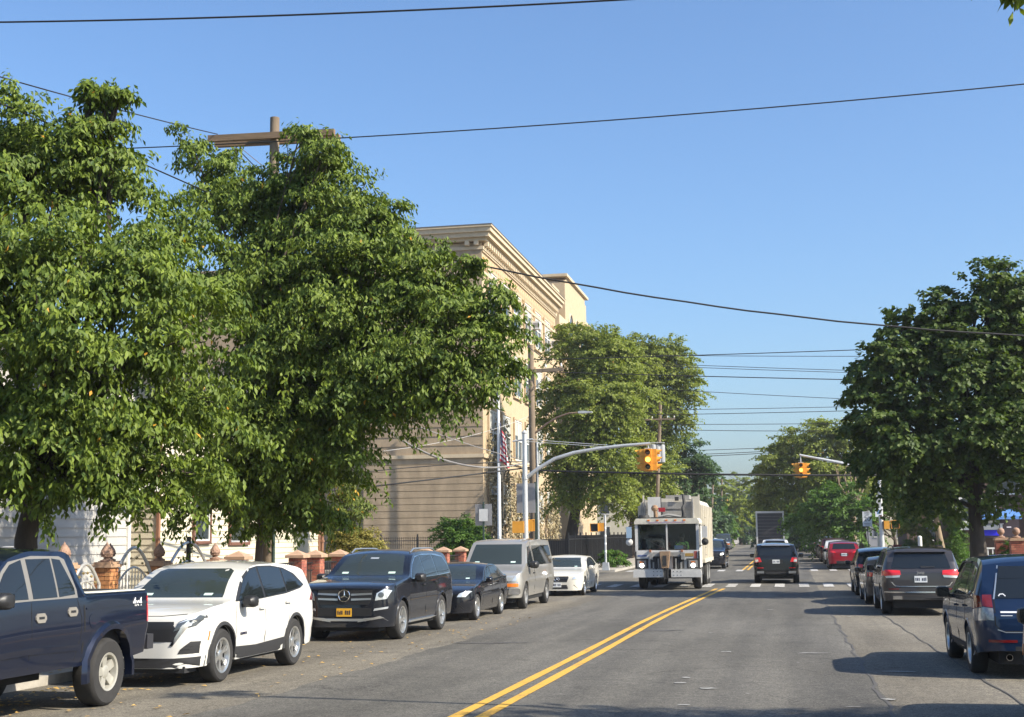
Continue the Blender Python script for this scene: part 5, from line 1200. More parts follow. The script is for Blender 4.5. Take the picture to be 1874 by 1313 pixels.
for k, (a, b_, lb) in enumerate((((560,262),(945,684),'first wire from the crossarm down to the grey pole'),((612,258),(1030,680),'outer wire from the crossarm down to the grey pole'),((430,268),(922,687),'inner wire from the crossarm down to the grey pole'))):
    A = pY(a[0], a[1], P1.y); B = pY(b_[0], b_[1], p2.location.y); wire(lb, [A, A.lerp(B, .5)-Vector((0,0,.5)), B], .012)
wire('grey bundled cable sagging across the school wall to the grey pole', [pY(520,600,27), pY(760,820,39), pY(968,846,p2.location.y)], .035, CABLEG)
wire('thin cable slanting over the school wall', [pY(640,720,32), pY(790,790,42), pY(968,845,p2.location.y)], .016, CABLEG)
wire('black cable rising to the grey pole across the school base', [pY(560,905,49), pY(780,879,51), pY(968,856,p2.location.y)], .034)
wire('short black cable above the base cable on the school wall', [pY(600,872,49), pY(740,857,51), pY(968,845,p2.location.y)], .022)
wire('pale thin cable with ties crossing the school wall', [pY(700,826,49), pY(830,805,51), pY(968,762,p2.location.y)], .010, mat('cable_pale', (.45,.44,.42), .6))
wire('heavy black signal cable strung level across the street', [pY(974,861,p2.location.y), pY(1240,867.5,54), pY(1640,870,56)], .045)
WG = 'thin wires strung across the street beyond the crossing'; WL = 'thin dark wire strung across the street beyond the crossing'
for (x0, y0, x1, y1, Y, r) in ((960,659,1640,638,70,.024),(1150,650,1700,652,95,.022),(1180,665,1700,682,95,.022),(1180,669,1700,686,98,.022),(970,680,1700,698,70,.026),(1200,712,1700,737,98,.022),(1160,751,1700,741,100,.022),
        (1160,760,1700,748,102,.026),(1200,777,1700,773,108,.024),(1200,786,1500,789,110,.026),(1210,826,1460,817,125,.028),(1210,834,1460,823,127,.032),(1210,838,1460,826,127,.032)):
    wire(WL, [pY(x0,y0,Y), pY((x0+x1)/2,(y0+y1)/2+1.2,Y), pY(x1,y1,Y)], r, None, WG)
wire('pale wire slanting down through the far trees', [pY(1325,880,190), pY(1410,925,150), pY(1520,965,120)], .035, CABLEG)
wire('second pale wire slanting down through the far trees', [pY(1330,868,190), pY(1430,920,150), pY(1540,952,120)], .030, CABLEG)
# ------------------------------------------------------------------ the school
BRICKS = mat('school_brick_shaded', (.35,.265,.17), .85, var=.24, vscale=1.3, stretch=(1,1,.45), bump=.25, bscale=60)  # the front's brick made darker: the side's shade is put into the colour
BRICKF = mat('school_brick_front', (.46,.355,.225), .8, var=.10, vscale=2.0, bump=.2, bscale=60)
STONE = mat('school_stone', (.52,.42,.28), .75, var=.12, vscale=2)
WINF = mat('window_frame_white', (.62,.62,.58), .5); WING = mat('window_glass', (.035,.045,.05), .05, spec=.7)
BLIND = mat('window_blind', (.42,.42,.38), .7)
SX0, SY0, GZ = -19.5, 84.0, ground(84)
S = thing('school_building', 'four-storey yellow brick school with heavy cornice across the side street', 'building', (SX0, SY0, GZ))
def sp(nm, m, *bs, parent=None):
    mb = MB()
    for b in bs: mb.box(*b)
    return mb.build(nm, m, parent or S)
HC = 22.2-GZ                                               # cornice top
WT = 6.85-GZ
# main block: x from -8.2 to 0, y 0..28.5 ; local coordinates
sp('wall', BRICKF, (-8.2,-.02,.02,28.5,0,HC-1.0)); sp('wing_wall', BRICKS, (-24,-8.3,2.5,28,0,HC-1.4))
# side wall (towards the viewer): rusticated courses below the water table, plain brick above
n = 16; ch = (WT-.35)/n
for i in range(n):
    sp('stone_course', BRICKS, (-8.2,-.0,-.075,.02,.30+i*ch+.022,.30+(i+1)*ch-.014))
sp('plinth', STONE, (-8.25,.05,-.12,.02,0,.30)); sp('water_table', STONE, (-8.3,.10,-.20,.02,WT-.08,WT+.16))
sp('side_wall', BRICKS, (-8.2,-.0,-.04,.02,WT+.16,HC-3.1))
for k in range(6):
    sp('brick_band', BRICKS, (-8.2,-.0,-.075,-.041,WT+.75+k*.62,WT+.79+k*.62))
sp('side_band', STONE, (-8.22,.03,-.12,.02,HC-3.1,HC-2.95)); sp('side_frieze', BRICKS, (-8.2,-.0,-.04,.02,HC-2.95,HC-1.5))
# frame panel lines high on the side wall
for (x0, x1, z0, z1) in ((-5.6,-1.6,HC-7.0,HC-6.9),(-5.6,-1.6,HC-5.4,HC-5.3)): sp('brick_panel', BRICKS, (x0,x1,-.07,-.041,z0,z1))
# cornice wraps both faces: stepped profile
for (d, z0, z1) in ((.14,HC-1.5,HC-1.28),(.36,HC-.95,HC-.74),(.62,HC-.74,HC-.42),(.78,HC-.42,HC-.12),(.88,HC-.12,HC)):
    sp('cornice', STONE, (-8.2-d, d, -d, 28.5+d*.2, z0, z1))
DK = mat('cornice_edge', (.10,.09,.085), .6); sp('roof_edge', DK, (-8.2-.9,.9,-.9,28.7,HC+.0025,HC+.06))
dm = MB().box(-.14,.14,-.17,.17,-.15,.15).mesh('dentil', STONE)
for i in range(int(28.5/.62)): link('dentil', dm, S, (.26, .3+i*.62, HC-1.10))
for i in range(2): link('dentil', dm, S, (-.3-i*.62, -.32, HC-1.10))
# street front (facing +x)
sp('front_band', STONE, (-.02,.13,0,28.5,WT-.1,WT+.2)); sp('front_band', STONE, (-.02,.10,0,28.5,HC-3.10,HC-2.9)); sp('front_band', STONE, (-.02,.08,0,28.5,HC-1.62,HC-1.5))
PAT = mat('terracotta', (.50,.34,.20), .8)
dia = MB().obox((0,0,0),(.05,0,0),(0,.27,.27),(0,-.27,.27)).mesh('frieze_panel', PAT)
for i in range(38): link('frieze_panel', dia, S, (.0, 1.0+i*.72, HC-2.28))
tops = [19.6-GZ, 14.85-GZ, 10.1-GZ, 5.2-GZ]; ycs = [2.9, 7.1, 11.3, 15.6, 19.8, 24.0]
def school_window(y, zt, h, w_=2.7):
    f = sp('window', WING, (-.22,-.16,y-w_/2,y+w_/2,zt-h,zt)) if False else MB().box(-.012,.012,y-w_/2,y+w_/2,zt-h,zt).build('window', WING, S)
    mb = MB(); x0, x1 = .013, .07
    for yy in (y-w_/2, y-.09, y+w_/2-.18+.09): mb.box(x0,x1,yy,yy+.14,zt-h,zt)
    mb.box(x0,x1-.004,y-w_/2,y+w_/2,zt-.12,zt).box(x0,x1-.004,y-w_/2,y+w_/2,zt-h*.52,zt-h*.52+.10).box(x0,x1-.004,y-w_/2,y+w_/2,zt-h,zt-h+.10); mb.build('window_frame', WINF, f)
    MB().box(.0135,.03,y-w_/2+.1,y-.1,zt-h*(.25+.25*rng.random()),zt-.1).box(.0135,.03,y+.1,y+w_/2-.1,zt-h*(.25+.3*rng.random()),zt-.1).build('blind', BLIND, f)
    MB().box(.0,.16,y-w_/2-.1,y+w_/2+.1,zt-h-.16,zt-h).build('sill', STONE, f)
    MB().box(.0,.11,y-w_/2-.16,y-w_/2,zt-h,zt+.16).box(.0,.11,y+w_/2,y+w_/2+.16,zt-h,zt+.16).box(.0,.11,y-w_/2,y+w_/2,zt,zt+.16).build('window_surround', BRICKF, f)
for r_, zt in enumerate(tops):
    for y in ycs: school_window(y, zt, 3.0 if r_ < 3 else 2.6)
ACW = mat('ac_white', (.60,.61,.62), .5)
for (y, zc) in ((17.9, 17.95), (26.4, 17.6)):
    o = MB().box(.02,.62,y-.38,y+.38,zc-GZ,zc-GZ+.62).build('air_conditioner', ACW, S); MB().box(.10,.55,y-.386,y-.381,zc-GZ+.12,zc-GZ+.5).build('vent_grille', SB, o)
for (y, zc) in ((2.4, 10.3), (2.6, 4.4)):
    o = MB().box(.02,.5,y-.35,y+.35,zc-GZ,zc-GZ+.55).build('air_conditioner', ACW, S); MB().box(.08,.45,y-.356,y-.351,zc-GZ+.1,zc-GZ+.45).build('vent_grille', SB, o)
# recessed link and gabled pavilion further on
sp('link_wall', BRICKF, (-8,-.6,28.52,33.5,0,HC-2.2)); sp('link_cornice', STONE, (-8.2,.3,28.8,34,HC-2.2,HC-1.2)); sp('link_parapet', BRICKS, (-8,-.5,28.9,32.5,HC-1.2,HC+1.35)); sp('parapet_cap', STONE, (-8.1,-.3,28.85,32.6,HC+1.35,HC+1.6))
mb = MB(); gy0, gy1 = 33.5, 46.5; mb.prism([(gy0,0),(gy1,0),(gy1,HC+2.5),(gy1-.8,HC+2.5),(gy1-1,HC+3.1),(gy0+1,HC+3.1),(gy0,HC+2.6)], 'x', -8, .05); mb.build('gable_wall', BRICKF, S)
sp('gable_cap', STONE, (-8.1,.3,33.3,46.6,HC+3.1,HC+3.35)); sp('rear_wall', BRICKF, (-8,-.3,46.52,54,0,HC+.8)); sp('rear_cap', STONE, (-8,-.1,46.6,54,HC+.8,HC+1.05))
for y in (36.5, 40, 43.5):
    f = MB().prism([(y-1.1,HC-4.5)]+[(y+1.1*math.cos(a), HC-1.2+1.1*math.sin(a)) for a in np.linspace(math.pi, 0, 12)]+[(y+1.1,HC-4.5)], 'x', .051, .09).build('arched_window', WING, S)
    MB().tube([(.10,y+1.2*math.cos(a), HC-1.2+1.2*math.sin(a)) for a in np.linspace(math.pi, 0, 14)], .09, 6).build('arch_trim', STONE, f)
# streaks of tree shade near the corner are added as leaves further below
# black iron fence round the school yard
IRON = mat('black_iron', (.012,.012,.013), .5); FY = CS1+4.4; FX = -13.3
fe = thing('iron_fence', 'tall black iron fence with dark screen round the school yard', 'fence', (FX, FY, GZ))
mb = MB()
for i in range(120): x = -i*.14; mb.box(x-.011,x+.011,-.011,.011,.0,2.12)
mb.build('picket_row', IRON, fe)['kind'] = 'stuff'
mb = MB()
for i in range(330): y = i*.14; mb.box(-.011,.011,y-.011,y+.011,.0,2.12)
mb.build('picket_row', IRON, fe)['kind'] = 'stuff'
MB().box(-17,0,-.02,.02,.18,.23).box(-17,0,-.02,.02,1.86,1.91).build('rail', IRON, fe); MB().box(-.02,.02,0,46,.18,.23).box(-.02,.02,0,46,1.86,1.91).build('rail', IRON, fe)
pm = MB().box(-.04,.04,-.04,.04,0,2.3).mesh('fence_post', IRON)
for i in range(8): link('fence_post', pm, fe, (-2.4*i,0,0))
for i in range(1, 20): link('fence_post', pm, fe, (0,2.4*i,0))
SCREEN = mat('dark_screen', (.020,.019,.018), .85, var=.3, vscale=1.5)
MB().box(-5.2,-.02,.025,.035,.1,1.84).build('screen', SCREEN, fe); MB().box(-.035,-.025,.04,46,.1,1.84).build('screen', SCREEN, fe)
wallm = mat('yard_wall_pale', (.55,.52,.47), .8, var=.15, vscale=3)

# ------------------------------------------------------------------ houses on the left
def siding_house(name, label, X, Y0, Y1, z0, H, depth, m, trimm, bh, wins, roofm):
    g = ground((Y0+Y1)/2); R = thing(name, label, 'house', (X, Y0, g)); L = Y1-Y0
    MB().box(-depth,-.03,0.03,L-.03,-.6,H).build('wall', m, R)
    n = int((H-z0)/bh); bm_ = MB(); bm_.prism([(0,0),(.028,0),(.006,bh+.012),(0,bh+.012)], 'y', 0, L); me = bm_.mesh('siding_board', m)
    be = MB().prism([(0,0),(-.028,0),(-.006,bh+.012),(0,bh+.012)], 'x', -depth, 0).mesh('siding_board', m)
    for i in range(n):
        link('siding_board', me, R, (-.03,0,z0+i*bh)); o = link('siding_board', be, R, (0,.03,z0+i*bh))
    for yy in (-.02, L-.06): MB().box(-.03,.045,yy,yy+.10,-.3,H).build('corner_board', trimm, R)
    for (y, zc, w_, h_) in wins:
        f = MB().box(-.02,.02,y-w_/2,y+w_/2,zc-h_/2,zc+h_/2).build('window', WING, R)
        mb = MB(); t = .09; fr = mat('brown_window_trim', (.16,.075,.05), .6)
        mb.box(-.0,.06,y-w_/2-t,y-w_/2,zc-h_/2-t,zc+h_/2+t).box(-.0,.06,y+w_/2,y+w_/2+t,zc-h_/2-t,zc+h_/2+t).box(0,.06,y-w_/2,y+w_/2,zc+h_/2,zc+h_/2+t).box(0,.07,y-w_/2,y+w_/2,zc-h_/2-t,zc-h_/2); mb.build('window_trim', fr, f)
        mb = MB(); mb.box(.021,.04,y-w_/2,y-w_/2+.05,zc-h_/2,zc+h_/2).box(.021,.04,y+w_/2-.05,y+w_/2,zc-h_/2,zc+h_/2).box(.021,.039,y-w_/2,y+w_/2,zc-h_/2,zc-h_/2+.05).box(.021,.039,y-w_/2,y+w_/2,zc-.03,zc+.03); mb.build('sash', WINF, f)
    mb = MB(); mb.prism([(.35,H-.05),(-depth/2,H+2.0),(-depth-.35,H-.05),(-depth-.35,H-.2),(-depth/2,H+1.85),(.35,H-.2)], 'y', -.3, L+.3); mb.build('roof', roofm, R)
    return R
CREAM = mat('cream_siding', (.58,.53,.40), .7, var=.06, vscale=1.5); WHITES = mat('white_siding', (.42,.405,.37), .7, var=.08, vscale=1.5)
ROOF = mat('roof_shingle', (.07,.065,.06), .9, var=.3, vscale=6); BROWNT = mat('brown_trim', (.26,.13,.075), .7); WTRIM = mat('white_trim', (.68,.66,.60), .6)
HX = -16.0
siding_house('house', 'cream clapboard house with brown window trim behind the brick gate piers', HX, 31.6, 43.6, 0.3, 6.3, 9, CREAM, BROWNT, .17, [(2.6,2.75,.95,1.35),(5.15,2.65,1.3,1.25)], ROOF)
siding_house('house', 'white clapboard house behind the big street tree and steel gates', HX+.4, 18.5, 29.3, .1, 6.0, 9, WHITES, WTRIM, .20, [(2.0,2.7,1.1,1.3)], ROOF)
h3 = thing('porch', 'brown door and white post porch between the two clapboard houses', 'porch', (HX, 29.45, ground(30)))
MB().box(-1.0,-.9,.05,2.0,.2,3.4).build('back_wall', WHITES, h3); MB().box(-.88,-.80,.4,1.3,.4,2.6).build('door', BROWNT, h3); MB().box(-.2,0,.55,.75,.2,3.3).build('post', WTRIM, h3); MB().box(-1.0,.2,.0,2.05,3.3,3.5).build('roof', WTRIM, h3); MB().box(-1,.1,.05,2.0,-.2,.2).build('step', CONC, h3)

# ------------------------------------------------------------------ brick piers, gates and fence along the left pavement
BR_O = [mat('brick_orange%d' % i, c, .85, var=.15, vscale=14, bump=.3, bscale=60) for i, c in enumerate(((.42,.19,.075),(.50,.24,.095),(.36,.15,.06)))]
BR_R = [mat('brick_red%d' % i, c, .85, var=.15, vscale=14, bump=.3, bscale=60) for i, c in enumerate(((.32,.10,.065),(.40,.15,.09),(.26,.08,.055)))]
MORT = mat('mortar', (.34,.30,.25), .95, var=.1, vscale=9); MORTD = mat('mortar_dark', (.12,.09,.07), .95)
CAPST = mat('cap_stone', (.40,.26,.17), .8, var=.2, vscale=5); TERRA = mat('terracotta_finial', (.31,.195,.14), .8, var=.45, vscale=7, bump=.4)
bmesh_cache = {}
def brick_me(m, w_, d_, h_):
    k = (m.name, w_, d_, h_)
    if k not in bmesh_cache: bmesh_cache[k] = MB().box(-w_/2,w_/2,-d_/2,d_/2,0,h_).mesh('brick', m)
    return bmesh_cache[k]
def pier(label, X, Y, H, bricks, mort, group, finial=None, w_=.32, cap='flat', base=.0):
    g = ground(Y)+.09; R = thing('gate_pier', label, 'pier', (X, Y, g), 0, group); h = .068; st = h+.010; b = w_/2
    MB().box(-b+.012,b-.012,-b+.012,b-.012,-.1,H).build('core', mort, R); n = int(H/st); z0 = H-n*st
    for i in range(n):
        if i*st+z0 < base: continue
        z = z0+i*st; m = lambda: rng.choice(bricks); o2 = i % 2
        for s_ in range(4):
            L = w_-.10
            for q in range(2):
                ln = (L-.01)/2; off = (-L/2+ln/2+q*(ln+.01)) + (.05 if o2 else -.05)
                me = brick_me(m(), round(ln,3), .10, h)
                if s_ == 0: p, rz = (off, -b+.05, z), 0
                elif s_ == 1: p, rz = (b-.05, off, z), math.pi/2
                elif s_ == 2: p, rz = (-off, b-.05, z), 0
                else: p, rz = (-b+.05, -off, z), math.pi/2
                o = link('brick', me, R, p); o.rotation_euler = (0,0,rz)
    if cap == 'flat':
        MB().box(-b-.04,b+.04,-b-.04,b+.04,H,H+.06).box(-b-.01,b+.01,-b-.01,b+.01,H+.0605,H+.10).build('cap', CAPST, R)
    else:
        mb = MB(); e = b+.07; mb.add([(-e,-e,H),(e,-e,H),(e,e,H),(-e,e,H),(-e,-e,H+.07),(e,-e,H+.07),(e,e,H+.07),(-e,e,H+.07),(0,0,H+.20)], [(0,3,2,1),(0,1,5,4),(1,2,6,5),(2,3,7,6),(3,0,4,7),(4,5,8),(5,6,8),(6,7,8),(7,4,8)]); mb.build('cap', CAPST, R)
    if finial == 'artichoke':
        mb = MB(); mb.lathe([(.13,0),(.14,.03),(.07,.05),(.07,.07)], 'z', 14, (0,0,H+.10)); mb.v = [(x*.85,y*.85,z) for x,y,z in mb.v]; f = mb.build('finial', TERRA, R, 40)
        mb = MB(); mb.lathe([(.04,0),(.10,.035),(.127,.095),(.115,.165),(.07,.235),(.025,.29),(.004,.325)], 'z', 16, (0,0,H+.165))
        for k in range(5):
            for j in range(9):
                a = 2*math.pi*(j+.5*(k % 2))/9; zz = H+.195+k*.042; r = (.115,.129,.12,.096,.066)[k]; d = Vector((math.cos(a), math.sin(a), 0)); t = Vector((-d.y, d.x, 0))
                c = Vector((0,0,zz))+d*(r-.005); mb.add([c-t*.038, c+t*.038, c+d*.014+Vector((0,0,.035)), c-d*.01+Vector((0,0,.066))], [(0,1,2),(1,3,2),(3,0,2)])
        mb.v = [(x*.86,y*.86,H+.16+(z-H-.16)*.92) for x,y,z in mb.v]; mb.build('artichoke_top', TERRA, R, 30)
    if finial == 'ball':
        MB().lathe([(.14,0),(.15,.03),(.07,.07),(.06,.11)], 'z', 14, (0,0,H+.10)).lathe([(.135*math.sin(t), .135-.135*math.cos(t)) for t in np.linspace(.1, math.pi-.05, 12)], 'z', 16, (0,0,H+.19)).build('ball_finial', TERRA, R, 50)
    return R
FX2 = -12.4; GP = 'orange brick gate piers with carved finials'
ys_p = [gX(118, FX2), gX(196, FX2), gX(292, FX2), gX(394, FX2)]
for Yp, lb in zip(ys_p, ('orange brick pier with dark carved finial, close to the tree trunk','orange brick pier with twin carved finials beside the narrow steel gate','orange brick pier between the two arched steel panels','orange brick pier with a bare carved finial at the end of the steel panels')):
    g = ground(Yp)+.09; Hh = pX(150, 1027, FX2).z-g; pier(lb, FX2, Yp, 1.42, BR_O, MORTD, GP, 'artichoke')
pier('orange brick pier standing just behind the twin-finial one', FX2-1.2, gX(202, FX2-1.2), 1.42, BR_O, MORTD, GP, 'artichoke')
INOX = mat('stainless_steel', (.62,.62,.60), .3, metal=.55); BAL = mat('baluster_cream', (.62,.57,.47), .5); GOLD = mat('brass_knob', (.6,.47,.22), .3, metal=.8)
def arched_panel(label, X, Ya, Yb, h0, rise, nb, post=False):
    g = ground((Ya+Yb)/2)+.10; R = thing('steel_gate', label, 'gate', (X, Ya, g), 0, 'arched steel gate panels'); L = Yb-Ya
    def arc(h, rs): return [(0, L*t, h+rs*math.sin(math.pi*t)) for t in np.linspace(0, 1, 21)]
    MB().tube(arc(h0+.10, rise), .032, 10).build('outer_arch', INOX, R, 40); MB().tube(arc(h0-.10, rise*.72), .022, 10).build('inner_arch', INOX, R, 40)
    MB().tube([(0,0,.05),(0,0,h0+.1)], .03, 10).tube([(0,L,.05),(0,L,h0+.1)], .03, 10).tube([(0,0,.12),(0,L,.12)], .025, 8).tube([(0,0,.62),(0,L,.62)], .02, 8).build('frame', INOX, R, 40)
    me = {}
    for i in range(1, nb):
        t = i/nb; zt = h0-.12+rise*.72*math.sin(math.pi*t); mb = MB()
        prof = [(.012,.12),(.012,.2)]; z = .2
        while z < zt-.18: prof += [(.012,z+.02),(.022,z+.05),(.022,z+.13),(.012,z+.16)]; z += .18
        prof += [(.012,zt)]; mb.lathe(prof, 'z', 6, (0,L*t,0)); mb.build('baluster', BAL, R, 40)
    for i in range(1, 7): t = i/7; MB().lathe([(.0,-.03),(.035,0),(.0,.03)], 'z', 8, (0,L*t,h0+rise*.86*math.sin(math.pi*t)), close=False).build('brass_knob', GOLD, R, 40)
    if post: MB().tube([(0,L/2,.05),(0,L/2,h0+rise+.22)], .05, 12).build('centre_post', TDARK, R, 40)
arched_panel('arched steel panel right beside the tree trunk', FX2, ys_p[0]-3.1, ys_p[0]-.25, 1.12, .55, 16)
arched_panel('narrow arched steel gate between the first two orange piers', FX2, ys_p[0]+.25, ys_p[1]-.25, 1.0, .38, 7)
arched_panel('wide arched steel panel between the twin-finial pier and the next', FX2, ys_p[1]+.25, ys_p[2]-.25, 1.05, .62, 13)
arched_panel('wide arched double steel gate with a dark centre post', FX2, ys_p[2]+.25, ys_p[3]-.25, 1.12, .66, 14, True)
arched_panel('inner arched steel railing behind the narrow gate', FX2-1.3, ys_p[0]-.6, ys_p[1]+.6, 1.15, .55, 9)
RP = 'red brick fence piers with pointed caps'
ys_r = [gX(px, FX2) for px in (437, 545, 578, 622, 778, 812, 843)]
for i, Yp in enumerate(ys_r):
    pier(('red brick fence pier with pointed cap behind the white crossover','red brick pier on the near side of the dark iron gate','red brick pier on the far side of the dark iron gate','low red brick pier beside the brown downpipe','red brick pier under the school wall, before the gap','red brick pier under the school wall, middle of three','red brick pier beside the green shrub')[i], FX2, Yp, 1.50, BR_R, MORT, RP, None, .36, 'point')
def iron_panel(label, X, Ya, Yb, h, solid=False):
    g = ground((Ya+Yb)/2)+.10; R = thing('iron_railing', label, 'railing', (X, Ya, g), 0, 'iron railings between the red piers'); L = Yb-Ya
    MB().tube([(0,0,h),(0,L,h)], .02, 6).tube([(0,0,h-.2),(0,L,h-.2)], .015, 6).tube([(0,0,.15),(0,L,.15)], .02, 6).build('rail', IRON, R)
    pm_ = MB().box(-.009,.009,-.009,.009,.15,h).mesh('picket', IRON)
    for i in range(int(L/.13)): link('picket', pm_, R, (0,.07+.13*i,0))
    if solid: MB().box(-.02,-.01,.02,L-.02,.15,h-.22).build('panel', mat('brown_panel', (.09,.055,.04), .7, var=.2, vscale=3), R)
for a, b, s_ in ((3.2,0,0),(0,1,1),(1,2,1),(2,3,0),(3,4,1),(4,5,1),(5,6,1)):
    ya = ys_p[3]+.3 if a == 3.2 else ys_r[a]+.24; yb = ys_r[b]-.24
    if yb-ya > .3: iron_panel(('long dark railing behind the white crossover','dark iron gate between red piers','narrow dark railing panel','white-backed railing beside the downpipe','brown panelled railing before the side street','short brown railing panel','brown railing panel by the green shrub')[[(3.2,0),(0,1),(1,2),(2,3),(3,4),(4,5),(5,6)].index((a,b))], FX2, ya, yb, 1.35, bool(s_))
dp = thing('downpipe', 'brown downpipe at the corner of the cream house', 'pipe', (HX+.10, 43.55, ground(43)))
MB().tube([(0,.12,0),(0,.12,6.2)], .05, 10).build('pipe', BROWNT, dp, 40); MB().box(-.06,.06,.05,.19,2.0,2.06).box(-.06,.06,.05,.19,4.0,4.06).build('bracket', BROWNT, dp)

# ------------------------------------------------------------------ right side buildings
DKB = mat('dark_brick', (.10,.065,.05), .9, var=.25, vscale=5); GREYS = mat('grey_vinyl', (.30,.30,.31), .8, var=.08, vscale=2); NAVYP = mat('navy_panel', (.03,.035,.06), .6)
b1 = thing('house', 'dark brown house with white bay windows across the side street, behind the maple', 'house', (9.6, 81.0, ground(81)))
MB().box(0,3.75,0,12,0,5.9).build('wall', DKB, b1); MB().box(-.3,3.85,-.3,12.3,5.9,6.2).build('roof', ROOF, b1); MB().box(-.2,2.2,-.9,.0,2.2,2.45).build('porch_roof', WTRIM, b1); MB().box(-.1,2.1,-.8,.0,2.45,4.3).build('bay', GREYS, b1)
for x in (.15, 1.15):
    f = MB().box(x,x+.72,-.85,-.81,2.7,4.0).build('window', WING, b1); MB().box(x-.08,x,-.88,-.80,2.6,4.1).box(x+.72,x+.80,-.88,-.80,2.6,4.1).box(x,x+.72,-.88,-.80,3.98,4.1).box(x,x+.72,-.88,-.80,2.6,2.72).box(x,x+.72,-.87,-.80,3.3,3.37).build('window_frame', WTRIM, f)
for x in (2.4,):
    f = MB().box(x,x+1.1,-.03,.01,4.3,5.6).build('window', WING, b1); MB().box(x-.1,x,-.07,.0,4.2,5.7).box(x+1.1,x+1.2,-.07,.0,4.2,5.7).box(x,x+1.1,-.07,0,5.6,5.7).box(x,x+1.1,-.07,0,4.2,4.3).build('window_frame', WTRIM, f)
q = pY(1828, 967, 80.4); sgb = thing('shop_sign', 'dark sign board with a blue strip and small white marks on the brown house', 'sign', (q.x, 80.4, q.z))
MB().box(-1.0,1.15,.15,.58,-.55,.55).build('board', mat('sign_dark', (.045,.03,.04), .6), sgb)
MB().box(-.98,.05,.13,.148,-.42,-.10).build('blue_strip', mat('strip_blue', (.02,.02,.75), .5), sgb); MB().box(-.98,-.30,.13,.148,.0,.10).build('white_strip', mat('strip_white', (.7,.66,.72), .5), sgb)
MB().box(.05,.30,.13,.148,.22,.27).box(.45,.70,.13,.148,.02,.09).build('marks', MATS['strip_white'], sgb); MB().lathe([(.0,.12),(.09,.13),(.09,.148)], 'y', 14, (-.35,0,.25), close=False).build('red_dot', mat('dot_red', (.45,.12,.12), .5), sgb)
aw = thing('awning', 'blue awning above the dark sign board', 'awning', (q.x, 80.2, q.z+.72)); AWB = mat('awning_blue', (.09,.22,.50), .7); AWW = mat('awning_white', (.6,.65,.7), .7)
for i in range(12): MB().prism([(-.5,-.10),(.78,.34),(.78,.38),(-.5,-.06),(-.52,-.22),(-.5,-.22)], 'x', -1.0+.18*i, -1.0+.18*(i+1)-.004).build('awning_panel', AWB, aw)
wf = thing('white_railing', 'low white porch railing under the dark sign board', 'railing', (q.x-1.0, 79.9, ground(80)+.1))
for i in range(9): MB().box(i*.26-.03,i*.26+.03,-.03,.03,0,1.0).build('baluster', WTRIM, wf)
MB().box(-.05,2.2,-.05,.05,1.0,1.09).build('rail', WTRIM, wf); MB().box(-.05,.07,-.06,.06,1.09,2.4).box(1.0,1.12,-.06,.06,1.09,2.4).build('porch_post', WTRIM, wf)
b2 = thing('house', 'grey vinyl house beside the dark brown one, behind the maple', 'house', (13.6, 80.6, ground(80)))
MB().box(0,9,0,12,-.5,5.8).build('wall', GREYS, b2); MB().prism([(-.2,5.7),(4.5,7.6),(9.4,5.7),(9.4,5.55),(4.5,7.45),(-.2,5.55)], 'y', -.3, 12.3).build('roof', ROOF, b2)
for x in (1.2, 4.0):
    f = MB().box(x,x+1.0,-.04,.0,3.0,4.5).build('window', WING, b2); MB().box(x-.1,x,-.08,0,2.9,4.6).box(x+1,x+1.1,-.08,0,2.9,4.6).box(x,x+1,-.08,0,4.5,4.6).box(x,x+1,-.08,0,2.9,3.0).build('window_frame', WTRIM, f)
GB = 'brick piers with ball finials on the right'
for px, lb in ((1833,'brick pier with ball finial, first of the pair behind the blue wagon'),(1861,'brick pier with ball finial, second of the pair behind the blue wagon')):
    yy = gX(px, 7.7); P_ = pier(lb, 7.7, yy, 1.72, BR_R, MORTD, GB, 'ball', .44)
wallr = tag(MB().box(7.55,7.85,31,gX(1861,7.7)-.3,ground(40)-.3,ground(40)+.75).build('garden_wall', MORT), 'low pale garden wall behind the right pavement', 'wall')
mb_ = thing('mail_box', 'red and white relay box on the far right corner', 'box', (pX(1642,990,7.2).x, pX(1642,990,7.2).y, ground(80)+.1))
MB().box(-.28,.28,-.2,.2,.15,1.15).build('box', mat('box_red', (.28,.05,.04), .6), mb_); MB().box(.285,.45,-.2,.2,.1,1.05).build('side_box', WTRIM, mb_); MB().box(-.25,.25,-.18,.18,0,.15).build('foot', TDARK, mb_)
sb = thing('bollard_post', 'short white post on the right pavement behind the charcoal suv', 'post', (pX(1684,1000,6.2).x, pX(1684,1000,6.2).y, ground(56)+.1)); MB().tube([(0,0,0),(0,0,1.75)], .10, 12).lathe([(.11,0),(.09,.06),(.02,.1)], 'z', 12, (0,0,1.75)).build('post', WTRIM, sb, 40)
